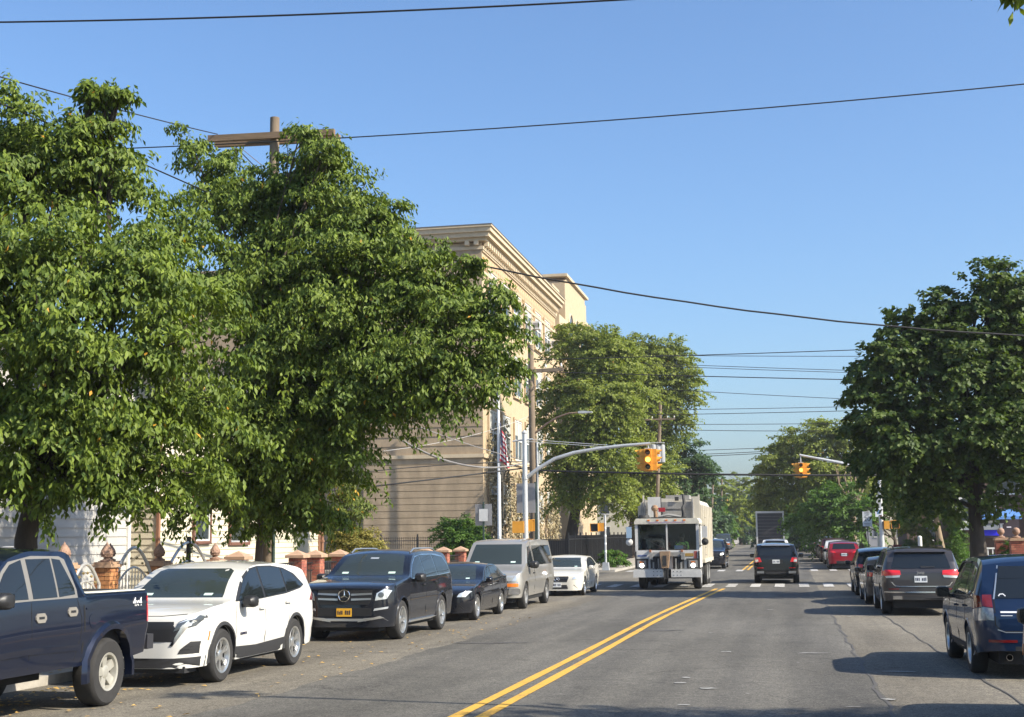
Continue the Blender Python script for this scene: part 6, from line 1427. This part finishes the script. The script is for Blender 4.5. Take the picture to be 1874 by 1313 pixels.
# far row houses that close the street
for (lb, x0, x1, y, h, m) in (('brick apartment block seen between the far left trees', -26, -13.5, 215, 11, DKB), ('pale gabled house behind the far left trees', -24, -13.2, 160, 8, CREAM), ('brown house behind the far right trees', 10, 20, 120, 6.2, DKB), ('cream house behind the far right trees', 10, 20, 150, 6.2, CREAM), ('grey house far down the right side', 10, 20, 190, 6.5, GREYS)):
    o = thing('far_house', lb, 'house', ((x0+x1)/2, y, ground(y))); w2 = (x1-x0)/2
    MB().box(-w2,w2,0,10,0,h).build('wall', m, o); MB().prism([(-.3,h-.1),(5,h+2.4),(10.3,h-.1),(10.3,h-.25),(5,h+2.2),(-.3,h-.25)], 'x', -w2-.3, w2+.3).build('roof', ROOF, o)
    for k in range(3):
        for r_ in range(2): f = MB().box(-w2+1.5+k*3.4,-w2+2.6+k*3.4,-.05,.0,1.4+r_*3.2,3.0+r_*3.2).build('window', WING, o); MB().box(-w2+1.4+k*3.4,-w2+2.7+k*3.4,-.09,-.051,3.0+r_*3.2,3.12+r_*3.2).box(-w2+1.4+k*3.4,-w2+2.7+k*3.4,-.09,-.051,1.28+r_*3.2,1.4+r_*3.2).build('window_trim', WTRIM, f)
# ------------------------------------------------------------------ trees and shrubs
BARK = mat('bark', (.085,.065,.048), .95, var=.4, vscale=6, stretch=(1,1,.25), bump=.6, bscale=25)
BARKD = mat('bark_dark', (.045,.036,.028), .95, var=.4, vscale=6, stretch=(1,1,.25), bump=.6, bscale=25)
BARKL = mat('bark_pale', (.22,.17,.11), .95, var=.3, vscale=6, stretch=(1,1,.25), bump=.5, bscale=25)
LF_CH = leaf_mat('leaf_cherry', (.032,.068,.012), (.190,.248,.030), (.45,.24,.03), .003, .2)
LF_MA = leaf_mat('leaf_maple', (.028,.060,.014), (.115,.160,.026), None, 0, .28)
LF_OL = leaf_mat('leaf_olive', (.11,.15,.03), (.27,.31,.06), (.32,.20,.05), .05, .38)
LF_GR = leaf_mat('leaf_green', (.045,.10,.018), (.13,.23,.035), None, 0)
LF_DK = leaf_mat('leaf_dark', (.035,.075,.034), (.09,.15,.05), None, 0, .3)
LF_VA = leaf_mat('leaf_variegated', (.06,.075,.015), (.42,.36,.10), None, 0)
LF_YE = leaf_mat('leaf_yellowing', (.06,.10,.02), (.16,.19,.03), (.55,.30,.03), .12)

def leaves(name, pts, dirs, k, L, Wd, m, parent, seed, droop=.5, twig=.32, spread=.7, quadl=False, ypc=.0025):
    """pts/dirs: cluster origins and outward directions; every cluster is a twig carrying k leaves"""
    r = np.random.RandomState(seed); n = len(pts); N = n*k
    P0 = np.repeat(pts, k, 0); D0 = np.repeat(dirs, k, 0); t = np.tile(np.linspace(0.05, 1, k), n)[:, None]
    up = np.array([0,0,1.0])
    tw = D0 + np.array([0,0,-droop*.5]) + r.normal(0, .15, (N,3))*0; tw /= np.linalg.norm(tw, axis=1)[:, None]
    side = np.cross(tw, up); side /= (np.linalg.norm(side, axis=1)[:, None]+1e-6)
    sgn = np.where((np.tile(np.arange(k), n) % 2) == 0, 1.0, -1.0)[:, None]
    base = P0 + tw*t*twig + np.array([0,0,-1.0])*(t**2)*twig*.35*droop + r.normal(0, .02+twig*.06, (N,3))
    d = tw*.45 + side*sgn*spread + up*(-droop) + r.normal(0, .35, (N,3)); d /= np.linalg.norm(d, axis=1)[:, None]
    nr = up*.9 + D0*.5 + r.normal(0, .45, (N,3)); lat = np.cross(d, nr); lat /= (np.linalg.norm(lat, axis=1)[:, None]+1e-6); nr = np.cross(lat, d)
    l = L*r.uniform(.65, 1.2, (N,1)); w_ = Wd*r.uniform(.75, 1.15, (N,1))
    if quadl:
        v = np.stack([base, base+d*l*.5+lat*w_*.5-nr*w_*.15, base+d*l-nr*l*.12, base+d*l*.5-lat*w_*.5-nr*w_*.15], 1).reshape(-1,3); nv = 4
        f = np.array([[0,1,2],[0,2,3]])
    else:
        mid = base+d*l*.5
        v = np.stack([base, mid+lat*w_*.5-nr*w_*.05, mid-nr*w_*.22, mid-lat*w_*.5-nr*w_*.05, base+d*l*.96-nr*l*.22], 1).reshape(-1,3); nv = 5
        f = np.array([[0,1,2],[0,2,3],[1,4,2],[2,4,3]])
    F = (f[None]+np.arange(N)[:,None,None]*nv).reshape(-1,3); nf = len(F)
    me = bpy.data.meshes.new(name); me.vertices.add(len(v)); me.vertices.foreach_set('co', v.astype(np.float32).ravel())
    me.loops.add(nf*3); me.loops.foreach_set('vertex_index', F.astype(np.int32).ravel()); me.polygons.add(nf); me.polygons.foreach_set('loop_start', np.arange(0, nf*3, 3, dtype=np.int32))
    me.polygons.foreach_set('use_smooth', np.ones(nf, dtype=bool))
    me.update(calc_edges=True)
    at = me.attributes.new('rnd', 'FLOAT', 'FACE'); cl = np.repeat(r.uniform(0, 1, n), k); rv = np.clip(.5*cl+.5*r.uniform(0, 1, N), 0, 1); rv = np.where(r.uniform(0,1,N) < ypc, 1.0, rv*.97)
    at.data.foreach_set('value', np.repeat(rv, len(f)).astype(np.float32))
    me.materials.append(m); o = link(name, me, parent); o['kind'] = 'stuff' if parent is not None else ''
    return o
def blob_points(blobs, dens, seed, sl=1.0, per=11, inner=.2, rt=(.25,.62), lf=1.05, lw=.30, flat=-.35):
    """sprays: every lobe of the crown carries arching, drooping shoots; clusters sit along them on both sides"""
    r = np.random.RandomState(seed); P, Dn = [], []
    for (c, rad) in blobs:
        rad = np.array(rad if hasattr(rad, '__len__') else (rad, rad, rad), float); c = np.array(c, float)
        n = max(4, int(dens*4*math.pi*((rad[0]*rad[1]+rad[1]*rad[2]+rad[0]*rad[2])/3)))
        d = r.normal(0, 1, (n,3)); d[:,2] = d[:,2]*.9+.1; d /= np.linalg.norm(d, axis=1)[:, None]
        root = c+d*rad*r.uniform(*rt,(n,1)); Ls = np.minimum(sl, rad.mean()*lf)*r.uniform(.6,1.2,(n,1))
        dl = d.copy(); dl[:,2] = np.where(dl[:,2] < flat, flat+.12*dl[:,2], dl[:,2]); dd = dl+np.array([0,0,.12 if flat > -.9 else .25])+r.normal(0,.28,(n,3)); dd /= np.linalg.norm(dd, axis=1)[:, None]
        lat = np.cross(dd, np.array([0,0,1.0])); lat /= np.linalg.norm(lat, axis=1)[:, None]+1e-6
        for k in range(per):
            t = (k+r.uniform(0,1,(n,1)))/per; sg = 1 if k % 2 else -1
            off = lat*sg*r.uniform(.02,lw,(n,1))*Ls*(1-.55*t)
            p = root+dd*Ls*t*1.05+off+np.array([0,0,-1.0])*(t**2)*Ls*.42+r.normal(0,.03,(n,3))*Ls
            q = dd*.7+lat*sg*.6+np.array([0,0,-.35])*t; P.append(p); Dn.append(q/np.linalg.norm(q, axis=1)[:, None])
        m = int(n*per*inner); e = r.normal(0,1,(m,3)); e /= np.linalg.norm(e, axis=1)[:, None]; P.append(c+e*rad*r.uniform(.1,.7,(m,1))); Dn.append(e)
    return np.concatenate(P), np.concatenate(Dn)
def tree(name, label, cat, base, trunk, blobs, m, bark, dens, k, L, Wd, seed, droop=.5, twig=.32, group=None, gap=.0, quadl=False, r0=.25, extra_tw=6, sl=1.0, sprk=None):
    base = Vector(base); R = thing(name, label, cat, base, 0, group); rr = random.Random(seed)
    bl = [((Vector(c)-base), rad) for c, rad in blobs]
    mb = MB(); tr = [Vector(p)-base for p in trunk]; nT = len(tr); rad = [r0*(1-.45*i/(nT-1)) for i in range(nT)]; rad[0] *= 1.25
    mb.tube(tr, rad, 12); mb.build('trunk', bark, R, 50)
    lb = MB(); top = tr[-1]; r1 = rad[-1]
    for (c, rd) in bl:
        rd = max(rd) if hasattr(rd, '__len__') else rd
        s = tr[-1] if rr.random() < .6 else tr[max(1, nT-2)].lerp(tr[-1], rr.random())
        mid = s.lerp(c, .5)+Vector((rr.uniform(-.1,.1),rr.uniform(-.1,.1),.12))*(c-s).length
        rb = max(.02, min(r1*.55, .03+.028*(c-s).length)); lb.tube([s, s.lerp(mid,.5)+Vector((0,0,.02)), mid, mid.lerp(c,.5), c], [rb*1.2, rb, rb*.8, rb*.62, rb*.45], 7)
        for j in range(extra_tw):
            d = Vector((rr.gauss(0,1),rr.gauss(0,1),rr.gauss(.2,.8))).normalized(); e = c+d*rd*rr.uniform(.7,1.0); a = mid.lerp(c, rr.uniform(.4,1)); lb.tube([a, a.lerp(e,.5)+Vector((0,0,.06*rd)), e], [rb*.4, rb*.25, rb*.1], 5, False)
    lb.build('branches', bark, R, 60)
    P, Dn = blob_points([(tuple(c), rd) for c, rd in bl], dens, seed, sl, **(sprk or {}))
    Dn = Dn + np.array([0,0,.15])
    leaves('crown', P, Dn/np.linalg.norm(Dn,axis=1)[:,None], k, L, Wd, m, R, seed+1, droop, twig, quadl=quadl); return R
def B(px, py, Y, rpx, sq=1.0, sy=1.0):                       # crown lobe: centre by direction at depth Y, radius in pixels turned to metres
    c = pY(px, py, Y); d = (c-Vector((0,0,CAM_Z))).dot(_fw); r = rpx*d/F_PX; return (c, (r, r*sy, r*sq))

SPK = dict(per=17, inner=.28, rt=(.05,.55), lf=1.42, lw=.22, flat=.0)
# the two street trees on the left
ba = pX(50, 1010, -10.75); ba.z = ground(ba.y)+.08; YA = ba.y
blA = [B(60,300,YA,105,.9),B(-60,330,YA,130),B(175,330,YA+.6,85),B(190,215,YA+.2,24,1.5),B(212,172,YA+.2,13,1.0),B(178,165,YA+.2,12,1.0),B(205,262,YA+.3,34),B(120,255,YA+.8,50),B(45,225,YA+.3,45),B(285,430,YA+1.2,62),B(60,480,YA-.9,135),B(220,500,YA-.5,110),B(-80,560,YA-1,150),
       B(330,520,YA+.9,80),B(120,640,YA-1.4,130,.7),B(290,640,YA-.6,100,.75),B(20,760,YA-1.2,130,.75),B(200,770,YA-.6,110,.8),B(330,740,YA+.6,90,.8),B(70,860,YA-.8,80,.5),B(170,850,YA-.2,75,.55),B(280,850,YA+.3,70,.7),B(-60,860,YA-.8,100,.5),B(30,895,YA-1,45,.5),B(130,890,YA-.7,45,.5),B(220,900,YA-.1,38,.7),B(350,870,YA+.8,55,.8)]
tree('street_tree', 'big leafy street tree with a thick dark trunk behind the blue pickup', 'tree', ba, [ba, (ba.x+.02,ba.y,ba.z+.9), (ba.x-.05,ba.y+.03,ba.z+1.9), (ba.x+.1,ba.y+.1,ba.z+2.9)], blA, LF_CH, BARKD, 3.1, 9, .122, .051, 21, .75, .24, r0=.225, sl=1.7, sprk=SPK)
bb = pX(472, 1010, -10.25); bb.z = ground(bb.y)+.08; YB = bb.y
blB = [B(350,262,YB-.6,26,1.0),B(385,305,YB-.6,38),B(430,370,YB-.3,75),B(550,243,YB-1.2,27,1.2),B(600,262,YB-1.2,30),B(580,285,YB-1.0,30),B(560,320,YB-.4,62),B(520,400,YB-.2,95),B(640,390,YB-.6,75),B(695,385,YB-.8,44),B(725,435,YB-.9,52),
       B(790,500,YB-1.2,44,.8),B(845,488,YB-1.3,24,.8),B(460,520,YB,120),B(600,520,YB-.8,120),B(720,530,YB-1.2,95),B(830,560,YB-1.6,72,.85),B(900,590,YB-1.8,44,.8),B(900,535,YB-1.8,24,.8),B(520,650,YB-.9,130),B(660,650,YB-1.4,110),B(780,650,YB-1.7,90,.8),
       B(870,670,YB-1.9,70,.7),B(925,690,YB-2.0,36,.9),B(450,770,YB-.6,110),B(570,770,YB-1.1,115,.9),B(680,740,YB-1.5,75,.75),B(760,720,YB-1.7,55,.6),B(840,725,YB-1.9,34,.8),B(400,860,YB-.4,80,.9),B(480,860,YB-.5,75,.8),B(560,860,YB-.9,75,.8),B(620,830,YB-1.2,55),B(470,925,YB-.4,30,1.2),B(530,920,YB-.6,42,.9),B(590,925,YB-.8,24,1.2),B(400,905,YB-.3,30),B(545,955,YB-.7,24,1.2),B(485,960,YB-.5,24,1.2),B(440,930,YB-.4,24,1.1),B(330,925,YB-.6,26,.9),B(510,900,YB-.9,50,.9)]
tree('street_tree', 'wide leafy street tree overhanging the black suv, next to the wooden pole', 'tree', bb, [bb, (bb.x,bb.y,bb.z+1.2), (bb.x+.05,bb.y,bb.z+2.3), (bb.x+.3,bb.y-.2,bb.z+3.4)], blB, LF_CH, BARK, 3.4, 9, .122, .051, 43, .75, .24, r0=.095, sl=1.7, sprk=SPK)
# maple on the right
bm_ = Vector((6.15, 46.5, ground(46.5)+.1)); YM = 46.5
blM = [B(1885,545,YM,52),B(1690,630,YM-.3,50),B(1870,720,YM-.8,80),B(1825,510,YM,44),B(1790,560,YM,55),B(1850,570,YM,60),B(1720,575,YM,40),B(1730,640,YM,80),B(1650,600,YM-.3,36),B(1655,680,YM-.4,75),B(1600,660,YM-.6,34),B(1800,670,YM-.8,95),B(1880,640,YM,80),B(1605,735,YM-.5,54),B(1575,700,YM-.6,24),B(1580,790,YM-.4,34),B(1660,790,YM-1,95,.8),B(1770,790,YM-1.4,100,.75),B(1870,780,YM-1,100,.8),
       B(1625,840,YM-.6,52,.8),B(1700,880,YM-.5,62,.75),B(1840,870,YM-1.5,50,.6),B(1690,920,YM+.3,34,.7),B(1825,915,YM-.6,22,.8),B(1890,860,YM-.5,45),B(1590,840,YM,28)]
tree('maple_tree', 'large dark green maple on the right pavement behind the charcoal suv', 'tree', bm_, [bm_, bm_+Vector((0,0,1.5)), bm_+Vector((-.05,0,2.6)), bm_+Vector((.0,.1,3.6))], blM, LF_MA, BARKD, 1.75, 7, .18, .16, 77, .45, .30, r0=.31, extra_tw=4, sl=1.1)
# an off-frame neighbour whose shade falls on the road in front, with a twig at the top edge
bo = Vector((7.9, 10.9, ground(11)+.1)); blO = [((6.6,11.4,5.2),(1.5,1.2,.9)),((8.4,11.2,5.8),(1.9,1.5,1.2)),((7.4,10.2,6.6),(1.7,1.5,1.1)),((9.4,11.6,6.4),(1.6,1.4,1.1)),((6.2,11.9,6.0),(1.1,.9,.7)),(tuple(pY(1845,-72,13.2)),(.2,.2,.1))]
tree('street_tree', 'leafy street tree shading the road in the foreground, only its twig tips showing', 'tree', bo, [bo, bo+Vector((0,0,1.6)), bo+Vector((.1,0,3.2)), bo+Vector((0,.1,4.2))], blO, LF_CH, BARKD, 2.2, 8, .16, .07, 91, .6, .3, r0=.22)
# trees by the school and beyond
bs = Vector((-14.6, 88, GZ)); bl_ = [B(1060,640,87,62),B(1035,720,86,55),B(1110,650,86,60),B(1100,740,85,80),B(1060,810,85,62,.9),B(1125,820,85,48,.9),B(1030,855,86,40),B(1110,890,86,55,.8),B(1040,905,86,30),B(1000,770,87,24),B(1150,720,86,40),B(1148,660,87,34)]
tree('plane_tree', 'olive green tree with a leaning forked trunk inside the school fence', 'tree', bs, [bs, (bs.x+.2,88,1.4), (bs.x+.5,87.8,3.0), (bs.x+1.0,87.5,5.2)], bl_, LF_OL, BARKD, 1.5, 7, .21, .14, 101, .4, .40, r0=.50, extra_tw=3, sl=1.4)
b_ = Vector((-13.4, 114, GZ)); bl_ = [B(q[0],q[1],114,q[2]) for q in ((1205,650,40),(1235,655,34),(1200,720,55),(1250,715,36),(1255,690,24),(1190,800,50),(1235,770,32),(1200,870,50),(1165,930,34),(1215,930,36),(1155,740,55),(1172,675,52),(1178,640,30),(1130,640,40),(1160,850,52),(1170,900,40))]
tree('plane_tree', 'olive green tree behind the transformer pole and garbage truck', 'tree', b_, [b_, b_+Vector((0,0,2)), b_+Vector((.2,0,4.5))], bl_, LF_OL, BARK, 1.0, 7, .25, .17, 113, .4, .45, r0=.32, extra_tw=3, sl=1.5)
b_ = Vector((-11.8, 122, GZ)); bl_ = [B(1256,815,122,24),B(1275,840,122,26),B(1250,860,122,34),B(1285,875,123,24),B(1260,920,122,38),B(1300,862,130,14)]
tree('street_tree', 'dark green tree in the gap beyond the olive ones', 'tree', b_, [b_, b_+Vector((0,0,2)), b_+Vector((0,0,4.5))], bl_, LF_DK, BARK, .8, 7, .28, .2, 127, .4, .5, None, .2, True, .25, 3, 1.5)
b_ = Vector((6.5, 124, GZ)); bl_ = [B(1500,800,124,42,.8),B(1550,800,124,44,.8),B(1450,810,125,34,.8),B(1420,840,125,36),B(1480,860,124,52),B(1550,870,124,50),B(1405,880,126,28),B(1440,910,125,44),B(1510,920,124,42),B(1400,920,126,26),B(1590,900,124,44)]
tree('plane_tree', 'olive tree arching over the far right kerb behind the signal', 'tree', b_, [b_, b_+Vector((0,0,2.5)), b_+Vector((-.4,0,5.5))], bl_, LF_OL, BARK, .95, 7, .27, .19, 131, .4, .55, r0=.35, extra_tw=3, sl=1.6)
b_ = Vector((7.8, 104, GZ)); bl_ = [B(1500,920,104,34),B(1545,915,103,34),B(1530,955,103,34),B(1490,955,104,28),B(1580,940,103,32),B(1460,945,106,26),B(1560,975,103,24)]
tree('street_tree', 'fresh green small tree over the far right parked cars', 'tree', b_, [b_, b_+Vector((0,0,1.4)), b_+Vector((-.3,0,2.6))], bl_, LF_GR, BARK, 1.0, 7, .26, .15, 139, .4, .45, None, .2, True, .16, 3, 1.2)
b_ = Vector((8.6, 64, GZ)); bl_ = [B(1650,905,86,34),B(1690,900,86,40),B(1730,890,86,46),B(1660,955,86,26),B(1680,965,86,22)]
tree('street_tree', 'yellow green small tree behind the walk signal on the right', 'tree', Vector((8.9,86,GZ)), [(8.9,86,GZ),(8.9,86,GZ+1.4),(9.0,86,GZ+2.4)], bl_, LF_OL, BARK, 1.0, 7, .24, .15, 149, .4, .45, None, .2, True, .14, 3, 1.2)
for i, (px, py, Y, rp, mm, lb) in enumerate(((1330,905,205,34,LF_OL,'hazy olive tree where the street disappears'),(1300,935,180,26,LF_DK,'dark tree by the most distant poles'),(1355,930,235,34,LF_DK,'dark tree at the end of the street, left of the box truck'),(1385,900,260,34,LF_OL,'pale tree above the distant box truck'),(1320,955,190,22,LF_GR,'bright green tree low beside the distant left cars'),(1430,950,175,30,LF_DK,'dark tree to the right of the box truck'),(1352,880,300,14,LF_OL,'small treetop poking up at the end of the street'),(1480,940,150,40,LF_DK,'deep green tree behind the fresh green one'),(1410,960,240,26,LF_DK,'low dark tree behind the box truck'))):
    c = pY(px, py, Y); b_ = Vector((c.x, Y, GZ)); u = Y/100.
    tree('distant_tree', lb, 'tree', b_, [b_, b_+Vector((0,0,1.5)), b_+Vector((0,0,max(2.2,(c.z-GZ)*.55)))], [B(px,py,Y,rp),B(px-rp*.6,py+rp*.7,Y,rp*.8),B(px+rp*.6,py+rp*.6,Y,rp*.8),B(px,py+rp*1.2,Y,rp*.8)], mm, BARK, .9/u/u, 7, .32*u**.6, .24*u**.6, 160+i*3, .4, .6, 'trees at the far end of the street', .2, True, .2*u**.5, 3, 1.6*u**.5)
# pollarded tree beyond the right corner
c0 = pX(1563, 985, 5.4); b_ = Vector((5.4, c0.y, ground(c0.y)+.1)); R = thing('pollarded_tree', 'pale trunk with bare pruned limbs beyond the right corner', 'tree', b_)
z5 = lambda px, py: tuple(pY(px, py, c0.y)-b_)
mb = MB(); mb.tube([(0,0,0), z5(1562,960), z5(1563,930)], [.26,.22,.2], 12); mb.build('trunk', BARKL, R, 50)
mb = MB(); r5 = random.Random(3)
for (x, y) in ((1535,885),(1545,870),(1556,862),(1566,858),(1577,872),(1586,880)):
    mb.tube([z5(1563,932), z5(1563+(x-1563)*.55, 905), z5(x, y)], [.14,.09,.05], 8)
    for j in range(4): e = (x+r5.uniform(-9,9), y-r5.uniform(14,42)); mb.tube([z5(x,y), z5((x+e[0])/2+1,(y+e[1])/2), z5(*e)], [.05,.03,.012], 6)
mb.build('limbs', BARKL, R, 60)
# second, leaning pale trunk on the right pavement, its crown merging with the maple
c0 = pX(1731, 1000, 6.3); b_ = Vector((6.3, c0.y, ground(c0.y)+.1)); top = pY(1712, 945, c0.y)
tree('street_tree', 'smaller tree with a pale leaning trunk beside the maple', 'tree', b_, [b_, b_.lerp(top, .5), top], [B(1710,895,c0.y,42),B(1680,905,c0.y,28),B(1735,900,c0.y,36),B(1700,860,c0.y,40)], LF_MA, BARKL, 1.6, 7, .18, .15, 211, .45, .3, r0=.19, extra_tw=3, sl=1.0)
# shrubs
def shrub(name, label, cat, X, Y, rx, rz, zc, m, dens, k, L, Wd, seed, parts=7, stem=.05, shape=None):
    b_ = Vector((X, Y, ground(Y)+.08)); r = random.Random(seed); bl = []
    for i in range(parts):
        a = 2*math.pi*i/parts; bl.append((Vector((X+rx*.45*math.cos(a), Y+rx*.45*math.sin(a), b_.z+zc+r.uniform(-.25,.3)*rz)), (rx*.55, rx*.55, rz*.62)))
    bl.append((Vector((X,Y,b_.z+zc+.25*rz)), (rx*.6,rx*.6,rz*.75)))
    if shape == 'cone':
        bl = [(Vector((X,Y,b_.z+zc*2*t)), (rx*(1.02-t*.82), rx*(1.02-t*.82), zc*.34)) for t in (.12,.3,.48,.66,.82,.93)]
    return tree(name, label, cat, b_, [b_, b_+Vector((0,0,zc*.4)), b_+Vector((0,0,zc*.8))], bl, m, BARK, dens*.16, k, L, Wd, seed, .3, .16, None, .0, False, stem, 3, .5)
YV = gX(655, -14.0); shrub('round_bush', 'rounded yellow variegated bush above the low brick piers', 'bush', -14.0, YV, .85, .95, 1.70, LF_VA, 34, 8, .085, .05, 301)
YV = gX(845, -13.4); shrub('green_bush', 'bright green bush beside the sign post, in front of the school wall', 'bush', -13.4, YV, 1.1, 1.15, 2.0, LF_GR, 30, 8, .11, .055, 311)
YV = gX(1126, -10.9); shrub('flower_bush', 'low bush with pink flowers on the far left corner', 'bush', -10.9, gX(1130,-10.6), .85, .62, .55, LF_GR, 26, 8, .13, .06, 321)
fb = [o for o in COL.objects if o.name.startswith('flower_bush')][0]; mb = MB(); r6 = random.Random(8); PINK = mat('pink_petal', (.36,.06,.14), .7)
for i in range(26):
    a = r6.uniform(0, 6.28); p = Vector((.65*math.cos(a)*r6.random()**.4, .75*math.sin(a), .5+r6.uniform(0,.5))); mb.lathe([(.0,-.02),(.045,.0),(.02,.03)], 'z', 6, p, close=False)
mb.build('flowers', PINK, fb)
yy = gX(1748, 6.75); shrub('arborvitae', 'cone shaped green conifer on the right pavement', 'conifer', 6.75, yy, .72, 1.2, 1.36, LF_GR, 50, 8, .09, .035, 331, shape='cone')
YV = gX(620, -14.6); b_ = Vector((-14.6, YV, ground(YV)))
tree('fruit_tree', 'small garden tree with yellowing leaves beside the round bush', 'tree', b_, [b_, b_+Vector((.05,0,1.0)), b_+Vector((0,0,2.0))], [B(625,930,YV,32),B(640,895,YV,30),B(610,890,YV,28),B(650,930,YV-.2,22),B(600,945,YV-.2,22),B(610,970,YV,14)], LF_YE, BARK, 2.6, 7, .16, .06, 341, .8, .25, r0=.06, extra_tw=4, sl=.7)
for (px, X, rz, zc, lb, sd) in ((1545,6.6,.5,.5,'low green hedge under the pollarded tree',351),(1870,8.4,.7,1.2,'green bush behind the right ball-finial pier',361),(1678,8.0,.6,1.0,'green bush behind the right corner post',371)):
    shrub('green_bush', lb, 'bush', X, gX(px, X), .9, rz, zc, LF_GR, 18, 7, .13, .07, sd)
shrub('green_bush', 'bright bush by the far left kerb beyond the truck', 'bush', -11.2, gX(1305,-11.2), 1.6, 1.6, 1.8, LF_GR, 5, 7, .26, .16, 381)

# added leaf streaks stand in for tree shade on the lower school front
r8 = np.random.RandomState(5); ps = []
for i in range(46):
    y0 = SY0+r8.uniform(.8, 27); h = r8.uniform(3, 11.5)*(1 if y0 < SY0+9 else .7); w_ = r8.uniform(.12, .5); n = int(h*7)
    ps.append(np.stack([np.full(n, SX0+.10)+r8.uniform(0,.12,n), y0+r8.normal(0, w_, n), GZ+r8.uniform(0, h, n)], 1))
ps = np.concatenate(ps); LF_SHADE = leaf_mat('leaf_shade_tone', (.17,.145,.08), (.38,.32,.19), None, 0, .1)
R = thing('shade_streaks', 'brownish leaf streaks added as tree shade on the yellow school front', 'shade_streaks', (SX0+.1, SY0+8, GZ))
mb = MB()
for i in range(9): yb = -7+1.7*i; mb.tube([(0,yb,0),(.04,yb+.3,3),(.02,yb-.1,6.5)], [.05,.03,.01], 5)
mb.build('shade_stems', BARKL, R)
dn = np.tile(np.array([[.5,.1,-.6]]), (len(ps),1))+r8.normal(0,.3,(len(ps),3)); dn /= np.linalg.norm(dn,axis=1)[:,None]
leaves('shade_leaves', ps-np.array([SX0+.1, SY0+8, GZ]), dn, 5, .26, .16, LF_SHADE, R, 77, .6, .4, quadl=True)


# ------------------------------------------------------------------ thin summer haze between here and the far trees
hz = MB().box(-330, 330, -45, 460, ground(60)-1.6, 34).build('haze', None)
hm = bpy.data.materials.new('haze_air'); hm.use_nodes = True; hn = hm.node_tree.nodes; hl = hm.node_tree.links; hn.clear()
ho = hn.new('ShaderNodeOutputMaterial'); hv = hn.new('ShaderNodeVolumePrincipled'); hv.inputs['Color'].default_value = (.86,.90,.96,1); hv.inputs['Density'].default_value = .0003; hv.inputs['Anisotropy'].default_value = .2
hl.new(hv.outputs[0], ho.inputs['Volume']); hz.data.materials.append(hm); tag(hz, 'thin pale haze over the whole street', 'haze', kind='stuff')
